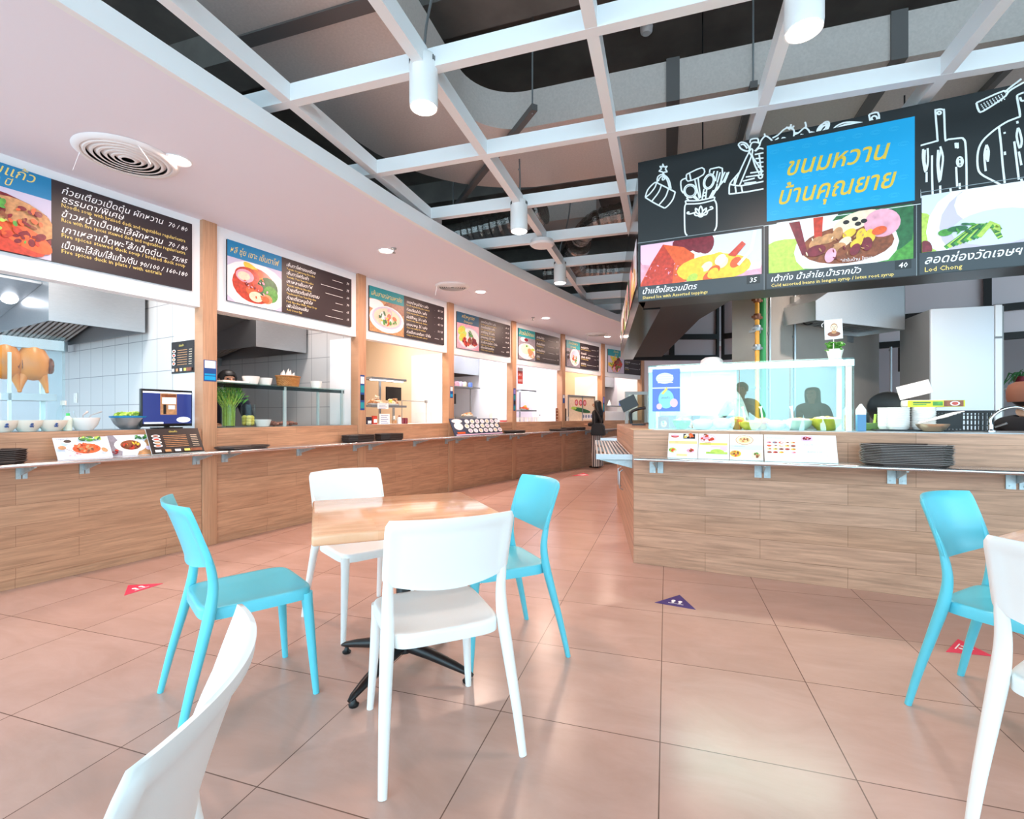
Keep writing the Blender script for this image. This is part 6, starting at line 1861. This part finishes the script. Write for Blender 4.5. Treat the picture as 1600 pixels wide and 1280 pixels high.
F = BAY[5]
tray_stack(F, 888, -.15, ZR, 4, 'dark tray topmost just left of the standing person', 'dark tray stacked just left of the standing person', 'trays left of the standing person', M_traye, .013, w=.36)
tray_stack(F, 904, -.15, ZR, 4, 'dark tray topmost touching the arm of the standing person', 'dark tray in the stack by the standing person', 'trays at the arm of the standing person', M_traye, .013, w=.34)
x0, x1 = F.at(888, .15), F.at(930, .15)
t = thing('glass_cabinet', 'glass fronted cabinet with papaya print beside the standing person', 'display cabinet', F.w(x0, .15, ZC+.001), F.t)
w = x1-x0; h = F.z(905, 618, .15)-ZC
mb = MB(); mb.box(0, w, .02, .3, 0, h); mb.build('cabinet_box', M_cream, t, smooth=0)
mb = MB()
for a, b, c, d in ((0, .03, 0, h), (w*.52-.012, w*.52+.012, 0, h), (w-.03, w, 0, h)): mb.box(a, b, 0, .019, c, d)
mb.box(.03, w-.03, 0, .018, h-.03, h); mb.build('frame', M_steel2, t, smooth=0)
p = Pic(.03, w-.03, .0, h-.03, .019); p.bgc('cream')
for k in range(3): p.el(.30+.16*k, .75, .065, .13, 'red'); p.el(.30+.16*k, .75, .04, .08, 'pink')
p.el(.45, .45, .35, .09, 'green', -6).el(.55, .42, .3, .08, 'dgreen', -5).el(.2, .52, .1, .06, 'lime').po([(.5, .05), (.98, .05), (.98, .3), (.5, .3)], 'white')
for k in range(4): p.el(.56+.11*k, .18, .035, .07, 'mid')
p.build(t, 'printed_front')
cup(F, 885.5, .12, ZC, .05, .10, 'white cup left of the papaya cabinet', None, name='white_cup', cat='cup')
mb = MB(); mb.box(-.06, .06, -.02, .03, 0, .28); 
tag(mb.build('payment_terminal', M_black, loc=F.w(.13, .06, ZC+.001), rotz=F.t, smooth=0), 'black box fixed on the fifth post beside the papaya cabinet', 'terminal')
F = BAY[6]
x0, x1 = F.at(946, .1), F.at(989, .1)
mb = MB(); mb.box(0, x1-x0, 0, .3, 0, F.z(965, 643, .1)-ZC, 0, .01)
tag(mb.build('white_cooler', M_white, loc=F.w(x0, .1, ZC+.001), rotz=F.t), 'long white cooler box on the last counter', 'cooler')
t = thing('wall_shelf', 'steel shelf with small goods in the last stall', 'shelf', F.w(0), F.t)
zz = F.z(960, 634, .5); x1 = F.at(985, .5)
mb = MB(); mb.box(.1, x1, .42, .62, zz-.03, zz); mb.build('board', M_steel2, t, smooth=0); mb = MB(); mb.box(.3, .34, .58, .6, 0, zz-.03); mb.box(x1-.2, x1-.16, .58, .6, 0, zz-.03); mb.build('post', M_steel2, t, smooth=0)
lathe_thing('paper_cone', 'white paper cone on the shelf of the last stall', 'cone', F, 952, .5, [(0, 0), (.06, 0), (.0, .16)], M_paper, z=zz)
lathe_thing('spice_jar', 'blue jar on the shelf of the last stall', 'jar', F, 970, .5, [(0, 0), (.05, 0), (.05, .12), (.03, .15), (0, .15)], M_food['pblue'], z=zz)
# glazed gate frame and till beyond the kiosk corner
q = EF.w(2.0, -.22, 1.085)
t = thing('card_terminal', 'black tilted till screen at the far end of the kiosk counter', 'till', (q.x, q.y, 1.086), R(-30))
mb = MB(); mb.box(-.10, .10, -.01, .01, .22, .37); mb.xf(Matrix.Rotation(R(-25), 4, 'Y')); mb.build('screen', M_black, t, smooth=0)
mb = MB(); mb.box(-.07, .07, -.05, .05, 0, .02); mb.tube(smooth_path([(-.09, 0, .02), (-.10, 0, .15), (.0, 0, .20), (.08, 0, .21)], 6), .018, 10); mb.build('stand', M_black, t)
q = gate = Vector(((977-CX)/FOC*9.6, 9.6, 0)); q2 = ((1016-CX)/FOC*9.6)
t = thing('glass_gate', 'pale metal glazed frame standing beyond the kiosk end', 'glass screen', (q.x, 9.6, 0), 0)
w = q2-q.x; h = CAM_H + (HY-612)/FOC*9.6
mb = MB()
mb.box(0, .06, 0, .05, 0, h); mb.box(w-.06, w, 0, .05, 0, h); mb.box(.06, w-.06, 0, .05, h-.06, h); mb.build('frame', M_alu, t, smooth=0)
mb = MB(); mb.box(.06, w-.06, .02, .028, .05, h-.06); mb.build('pane', M_glass, t, smooth=0)

# ------------------------------------------------------------------ kiosk contents
F = KF; ZK = 1.0925
def fruit_bowl(px, y, r, h, m, fill, label, group='bowls in the kiosk glass case', n=12, fr=.03, cols=None):
    t = thing('fruit_bowl', label, 'bowl', F.w(F.at(px, y), y, ZK+.001), F.t, group)
    mb = MB(); mb.lathe(bowl_prof(r, h), n=30); mb.build('bowl', m, t, smooth=45)
    mb = MB()
    for k in range(n):
        a = 2.4*k; d = r*.65*((k+.5)/n)**.5
        mb.ball((d*math.cos(a), d*math.sin(a), h*.72 + fr*.6*(1-d/r)), fr, fr, fr*.8, m=k % len(cols), u=12, v=7)
    mb.build('fruit', [M_food[c] for c in cols], t)['kind'] = 'stuff'
fruit_bowl(1065, .22, .075, .07, M_food['green'], 0, 'green bowl of mixed pieces at the left of the glass case', cols=['green', 'lime'])
fruit_bowl(1098, .22, .09, .06, M_porc, 0, 'white bowl of pink jelly in the glass case', cols=['pink', 'washp'])
fruit_bowl(1128, .20, .08, .07, M_porc, 0, 'white bowl of pale beans in the glass case', cols=['cream', 'washy'])
fruit_bowl(1152, .20, .06, .085, mat('orange glaze', '#ef9a4e', .4), 0, 'orange bowl of orange pieces left of the yellow heap', cols=['orange', 'yellow'])
fruit_bowl(1172, .16, .085, .06, M_food['yellow'], 0, 'yellow bowl heaped with yellow shreds in the glass case', cols=['yellow', 'washy'], n=22, fr=.022)
fruit_bowl(1191, .20, .055, .075, MATS['orange glaze'], 0, 'orange bowl right of the yellow heap', cols=['orange', 'tan'])
fruit_bowl(1212, .20, .08, .05, M_porc, 0, 'white bowl of pink slices near the middle of the case', cols=['pink', 'cream'])
fruit_bowl(1247, .18, .10, .075, M_porc, 0, 'large white bowl of chestnut pieces in the case', cols=['tan', 'cream'], n=16)
fruit_bowl(1290, .17, .105, .085, M_food['yellow'], 0, 'large yellow bowl of ginger pieces by the right post', cols=['tan', 'cream', 'tan'], n=14, fr=.034)
for k, px in enumerate((1164, 1192, 1240)):
    mb = MB(); mb.tube([(0, 0, .06), (-.012, .01, .16), (-.016, .012, .18)], [.006, .006, .014], 8)
    tag(mb.build('serving_spoon', M_porc, loc=F.w(F.at(px, .17), .17, ZK), rotz=F.t), 'white serving spoon standing in the ' + ['yellow shreds', 'right orange bowl', 'chestnut bowl'][k], 'spoon', 'serving spoons in the glass case')
x = F.at(1036, .2)
t = thing('drink_card', 'small red picture card standing low in the left of the case', 'card', F.w(x-.04, .2, ZK+.001), F.t)
mb = MB(); mb.box(0, .085, 0, .005, 0, .10); mb.build('card', M_food['dred'], t, smooth=0); p = Pic(0, .085, 0, .10, -.0006); p.el(.55, .4, .3, .28, 'tan').scatter(.55, .4, .2, .18, 8, .05, .1, ['orange', 'cream', 'dgreen']); p.build(t, 'printed_face')
# cartons at the right post
def carton(px, y, m1, m2, label):
    t = thing('milk_carton', label, 'carton', F.w(F.at(px, y), y, ZK+.001), F.t, 'cartons at the end of the glass case')
    mb = MB(); mb.box(-.025, .025, -.03, .03, 0, .115); mb.build('sides', m1, t, smooth=0)
    mb = MB(); mb.prism_xz([(-.025, .1155), (.025, .1155), (.025, .15), (.0, .19), (-.025, .15)], -.03, .03); mb.build('gable_top', m2, t, smooth=0)
carton(1324, .52, mat('carton orange', '#eab27c', .5), M_porc, 'orange and white carton left of the glass case end post'); carton(1345, .10, mat('carton blue', '#5a8fb8', .5), M_porc, 'blue carton with white gable top right of the case end post')
# above the case: portrait card and plant
zt = ZK + HC
x = F.at(1305, .15)
t = thing('potted_plant', 'small leafy plant in a white tapered pot on top of the glass case', 'plant', F.w(x, .16, zt+.001), F.t)
mb = MB(); mb.lathe([(0, 0), (.036, 0), (.055, .075), (.05, .075), (.045, .062), (0, .062)], n=8); mb.build('pot', M_cream, t, smooth=20)
mb = MB()
for k in range(90):
    a = random.uniform(0, 2*PI); d = .055*random.random()**.5
    c = Vector((d*math.cos(a), d*math.sin(a), .08+random.uniform(-.01, .045)))
    mb.ball(c, .013, .013, .006, u=6, v=4, jit=.004)
mb.build('foliage', M_green, t)
x = F.at(1303, .10)
t = thing('portrait_card', 'white card with a small portrait hung above the potted plant', 'card', F.w(x, .10, F.z(1303, 530, .1)), F.t)
mb = MB(); mb.box(-.055, .055, 0, .003, 0, .142); mb.xf(Matrix.Rotation(R(-2), 4, 'Y')); mb.build('sheet', M_paper, t, smooth=0)
mb = MB(); mb.tube([(-.0, .012, -.13), (0, .012, .14)], .003, 6); mb.tube([(-.06, .008, .125), (-.075, .004, .11), (-.07, .002, .09)], .0025, 6); mb.build('wire', M_porc, t)
p = Pic(-.055, .055, 0, .142, -.0006); p.el(.5, .26, .36, .13, 'brown').el(.5, .36, .14, .1, 'tan').el(.5, .60, .20, .20, 'tan').el(.5, .58, .17, .16, 'cream').el(.43, .62, .03, .012, 'black').el(.57, .62, .03, .012, 'black').el(.5, .49, .06, .012, 'dred').el(.5, .56, .025, .03, 'tan'); p.build(t, 'printed_portrait')
# right of the case
def stack(px, y, n, r, label_top, label_rest, group, pitch=.012, prof=None):
    for k in range(n):
        mb = MB(); mb.lathe([(0, 0), (r*.8, 0), (r, .022), (r*.97, .024), (r*.78, .004), (0, .004)] if not prof else prof, n=24)
        tag(mb.build('plastic_bowl', M_porc, loc=F.w(F.at(px, y), y, ZK+.012+pitch*k), rotz=F.t), label_top if k == n-1 else label_rest, 'bowl', group)
M_tb = mat('board black', '#26282c', .5)
mb = MB(); x0, x1 = F.at(1362, .3), F.at(1462, .3); mb.box(0, x1-x0, 0, .22, 0, .01)
tag(mb.build('dark_tray', M_tb, loc=F.w(x0, .18, ZK+.001), rotz=F.t, smooth=0), 'dark tray under the white bowl stacks in the kiosk', 'tray')
stack(1386, .32, 12, .058, 'white plastic bowl topmost of the left stack, tilted foam box above', 'white plastic bowl within the left stack', 'left bowl stack in the kiosk')
stack(1404, .25, 12, .066, 'white plastic bowl topmost of the middle stack', 'white plastic bowl within the middle stack', 'middle bowl stack in the kiosk')
stack(1443, .25, 12, .070, 'white plastic bowl topmost of the stack beside the black crate', 'white plastic bowl within the stack beside the black crate', 'right bowl stack in the kiosk')
x = F.at(1444, .25); 
zb = ZK + .012 + .012*11 + .026
t = thing('wrap_box', 'long yellow printed cling wrap box lying on the bowl stacks', 'box', F.w(F.at(1420, .25), .22, zb), F.t)
w = F.at(1505, .25) - F.at(1420, .25)
mb = MB(); mb.box(0, w, 0, .05, 0, .045); mb.build('carton', mat('wrap box yellow', '#d9d233', .5), t, smooth=0)
p = Pic(0, w, 0, .045, -.0006); p.po([(.42, .2), (.6, .2), (.6, .8), (.42, .8)], 'green').po([(.62, .05), (.97, .05), (.97, .95), (.62, .95)], 'brown').el(.82, .5, .09, .35, 'white').el(.82, .5, .06, .25, 'red').st([(.05, .65), (.38, .65)], .008, 'dgreen').st([(.05, .35), (.3, .35)], .006, 'green'); p.build(t, 'printed_face')
t = thing('foam_box', 'pale foam box tilted open on top of the bowl stacks', 'box', F.w(F.at(1412, .34), .30, ZK + .012 + .012*11 + .026), F.t)
mb = MB(); mb.box(0, .24, 0, .12, 0, .05, 0, .012); mb.xf(Matrix.Rotation(R(0), 4, 'Y')); mb.build('box_base', mat('foam pink white', '#f2e2dd', .7), t)
mb = MB(); mb.box(.0, .20, .0, .012, 0, .10, 0, .005); mb.xf(Matrix.Translation((.0, .11, .052)) @ Matrix.Rotation(R(-16), 4, 'Y')); mb.build('lid', MATS['foam pink white'], t)
# black crate
x0, x1 = F.at(1463, .42), F.at(1552, .42)
t = thing('plastic_crate', 'black plastic crate with slotted sides on the kiosk worktop', 'crate', F.w(x0, .42, ZK+.001), F.t)
w, h, d = x1-x0, .145, .19
mb = MB()
mb.box(0, w, 0, d, 0, .006); mb.box(-.01, w+.01, -.01, .006, h-.018, h); mb.box(-.01, w+.01, d-.006, d+.01, h-.018, h); mb.box(-.01, .006, .006, d-.006, h-.018, h); mb.box(w-.006, w+.01, .006, d-.006, h-.018, h)
mb.build('rim_and_base', M_dark, t, smooth=0)
mb = MB()
n = 15
for k in range(n+1):
    a = w*k/n; mb.box(a-.004, a+.004, 0, .006, .006, h-.018); mb.box(a-.004, a+.004, d-.006, d, .006, h-.018)
for z in (.04, .078, .112): mb.box(0, w, .001, .005, z-.004, z+.004); mb.box(0, w, d-.005, d-.001, z-.004, z+.004)
for k in range(7):
    b = d*k/6; mb.box(0, .006, b-.004, b+.004, .006, h-.018); mb.box(w-.006, w, b-.004, b+.004, .006, h-.018)
mb.box(0, w*.45, -.002, .0, .012, h-.02)
mb.build('slotted_sides', M_dark, t, smooth=0)
x = F.at(1458, .14)
t = thing('metal_bowl', 'shallow metal bowl holding clear plastic packets before the crate', 'bowl', F.w(x, .15, ZK+.001), F.t)
mb = MB(); mb.lathe(bowl_prof(.092, .052), n=32); mb.build('bowl', mat('brass steel', '#d9bfa6', .28, .8), t, smooth=45)
t = thing('plastic_packets', 'bunch of clear wrapped spoons lying across the metal bowl', 'packets', F.w(x, .15, ZK+.055), F.t)
for k in range(9):
    mb = MB(); a = -.05 + .012*k
    mb.tube([(a-.03, -.02+.006*k, .004+.004*k), (a+.06, -.01+.005*k, .03+.005*k), (a+.13, 0+.005*k, .05+.004*k)], [.014, .012, .016], 6, flat=(1, .35)); mb.build('packet', M_clear if k % 2 else mat('packet white', '#f2eceb', .4), t)
# tap
x = F.at(1548, .2)
t = thing('water_tap', 'chrome gooseneck tap in front of the brown capped person', 'tap', F.w(x, .20, ZK), F.t)
M_chrome = mat('chrome', '#d5dadd', .08, 1)
mb = MB(); mb.lathe([(0, 0), (.028, 0), (.028, .01), (.014, .02), (.014, .05), (0, .05)], n=18); mb.build('base', M_chrome, t)
mb = MB(); mb.tube(smooth_path([(0, 0, .04), (.0, 0, .09), (.05, 0, .145), (.12, 0, .165), (.17, 0, .15), (.185, 0, .125)], 8), .010, 12); mb.build('spout', M_chrome, t)
mb = MB(); mb.tube([(.02, -.0, .035), (.07, -.03, .06)], .007, 8); mb.build('lever', M_chrome, t)
# wok, strainer and odds behind the bowls
x = F.at(1366, .50)
t = thing('wok', 'black wok tilted against the pillar behind the bowl stacks', 'wok', F.w(F.at(1388, .50), .50, ZK+.1), F.t)
mb = MB(); mb.lathe([(0, 0), (.06, .005), (.12, .04), (.15, .085), (.145, .085), (.115, .045), (0, .01)], n=28); mb.xf(Matrix.Rotation(R(62), 4, 'X')); mb.xf(Matrix.Translation((0, .02, .02))); mb.build('pan', M_dark, t)
mb = MB(); mb.tube([(.13, 0, .06), (.22, .01, .0), (.3, .01, -.06)], .012, 8); mb.build('handle', M_black, t)
t = thing('utensil_tub', 'green tub of small tools beside the blue carton', 'tub', F.w(F.at(1362, .34), .36, ZK+.001), F.t)
mb = MB(); mb.box(-.05, .05, -.04, .04, 0, .055, 0, .006); mb.build('tub', mat('tub green', '#4d6a2a', .5), t)
mb = MB(); mb.tube([(-.02, 0, .03), (-.02, 0, .13)], .012, 8); mb.build('scissor_handle', M_black, t)
mb = MB(); mb.tube([(.02, 0, .03), (.028, 0, .12)], .009, 8); mb.build('brush_handle', M_food['lime'], t)
mb = MB(); mb.tube([(-.035, -.01, .03), (-.05, -.01, .10)], .010, 8); mb.build('pink_handle', M_food['pink'], t)
# hanging lamp inside the kiosk, seen under the sign
p = gpt(1098, 473, 2.12)
t = thing('kiosk_lamp', 'small bright lamp under the kiosk sign edge', 'lamp', (p.x, p.y, 2.12), 0)
mb = MB(); mb.lathe([(0, .0), (.05, .0), (.06, .03), (.03, .07), (0, .07)], n=20); mb.build('shade', M_white, t); mb = MB(); mb.lathe([(0, -.004), (.045, -.004), (.045, -.001), (0, -.001)], n=20); mb.build('diffuser', M_bulb, t)
mb = MB(); mb.tube([(0, 0, .07), (0, 0, 4.6-2.12)], .006, 6); mb.build('cord', M_black, t)
area('kiosk_glow', (p.x, p.y, 2.105), .09, 34, WARM, shape='DISK')
q = Vector((3.05, 3.78, 2.62))  # unseen lamp, added behind the sign to brighten hood, fridge and sign backs
t = thing('kiosk_lamp', 'unseen lamp added behind the kiosk sign to brighten the hood', 'lamp', q, 0)
mb = MB(); mb.lathe([(0, .0), (.05, .0), (.06, .03), (.03, .07), (0, .07)], n=20); mb.build('shade', M_white, t); mb = MB(); mb.lathe([(0, -.004), (.045, -.004), (.045, -.001), (0, -.001)], n=20); mb.build('diffuser', M_bulb, t)
mb = MB(); mb.tube([(0, 0, .07), (0, 0, 3.69-2.62)], .006, 6); mb.build('cord', M_black, t)
area('kiosk_glow', (q.x, q.y, q.z-.012), .09, 17, (1, .88, .80), shape='DISK')
# trailing fern at the right edge and the white hose
p = Vector(((1596-CX)/FOC*5.2, 5.2, 0)); zz = CAM_H + (HY-606)/FOC*5.2
t = thing('trailing_plant', 'dark trailing plant above the brown capped person', 'plant', (p.x, p.y, zz), 0)
mb = MB()
for k in range(26):
    a = random.uniform(-.3, PI+.3); L = random.uniform(.08, .22)
    mb.tube([(0, 0, .12), (L*.5*math.cos(a), random.uniform(-.04, .04), .16), (L*math.cos(a), random.uniform(-.06, .06), .12-L*.6*abs(math.cos(a))+.08*math.sin(a))], [.005, .007, .002], 5)
mb.build('fronds', M_dgreen, t)
mb = MB(); mb.lathe([(0, 0), (.05, 0), (.07, .12), (0, .12)], n=16); mb.build('pot', M_food['dred'], t)
mb = MB(); mb.box(-.15, .8, -.06, .3, -.02, 0); mb.box(.7, .75, .2, .25, -zz, -.02); mb.box(-.12, -.08, .2, .25, -zz, -.02); mb.build('plant_stand', M_white, t, smooth=0)
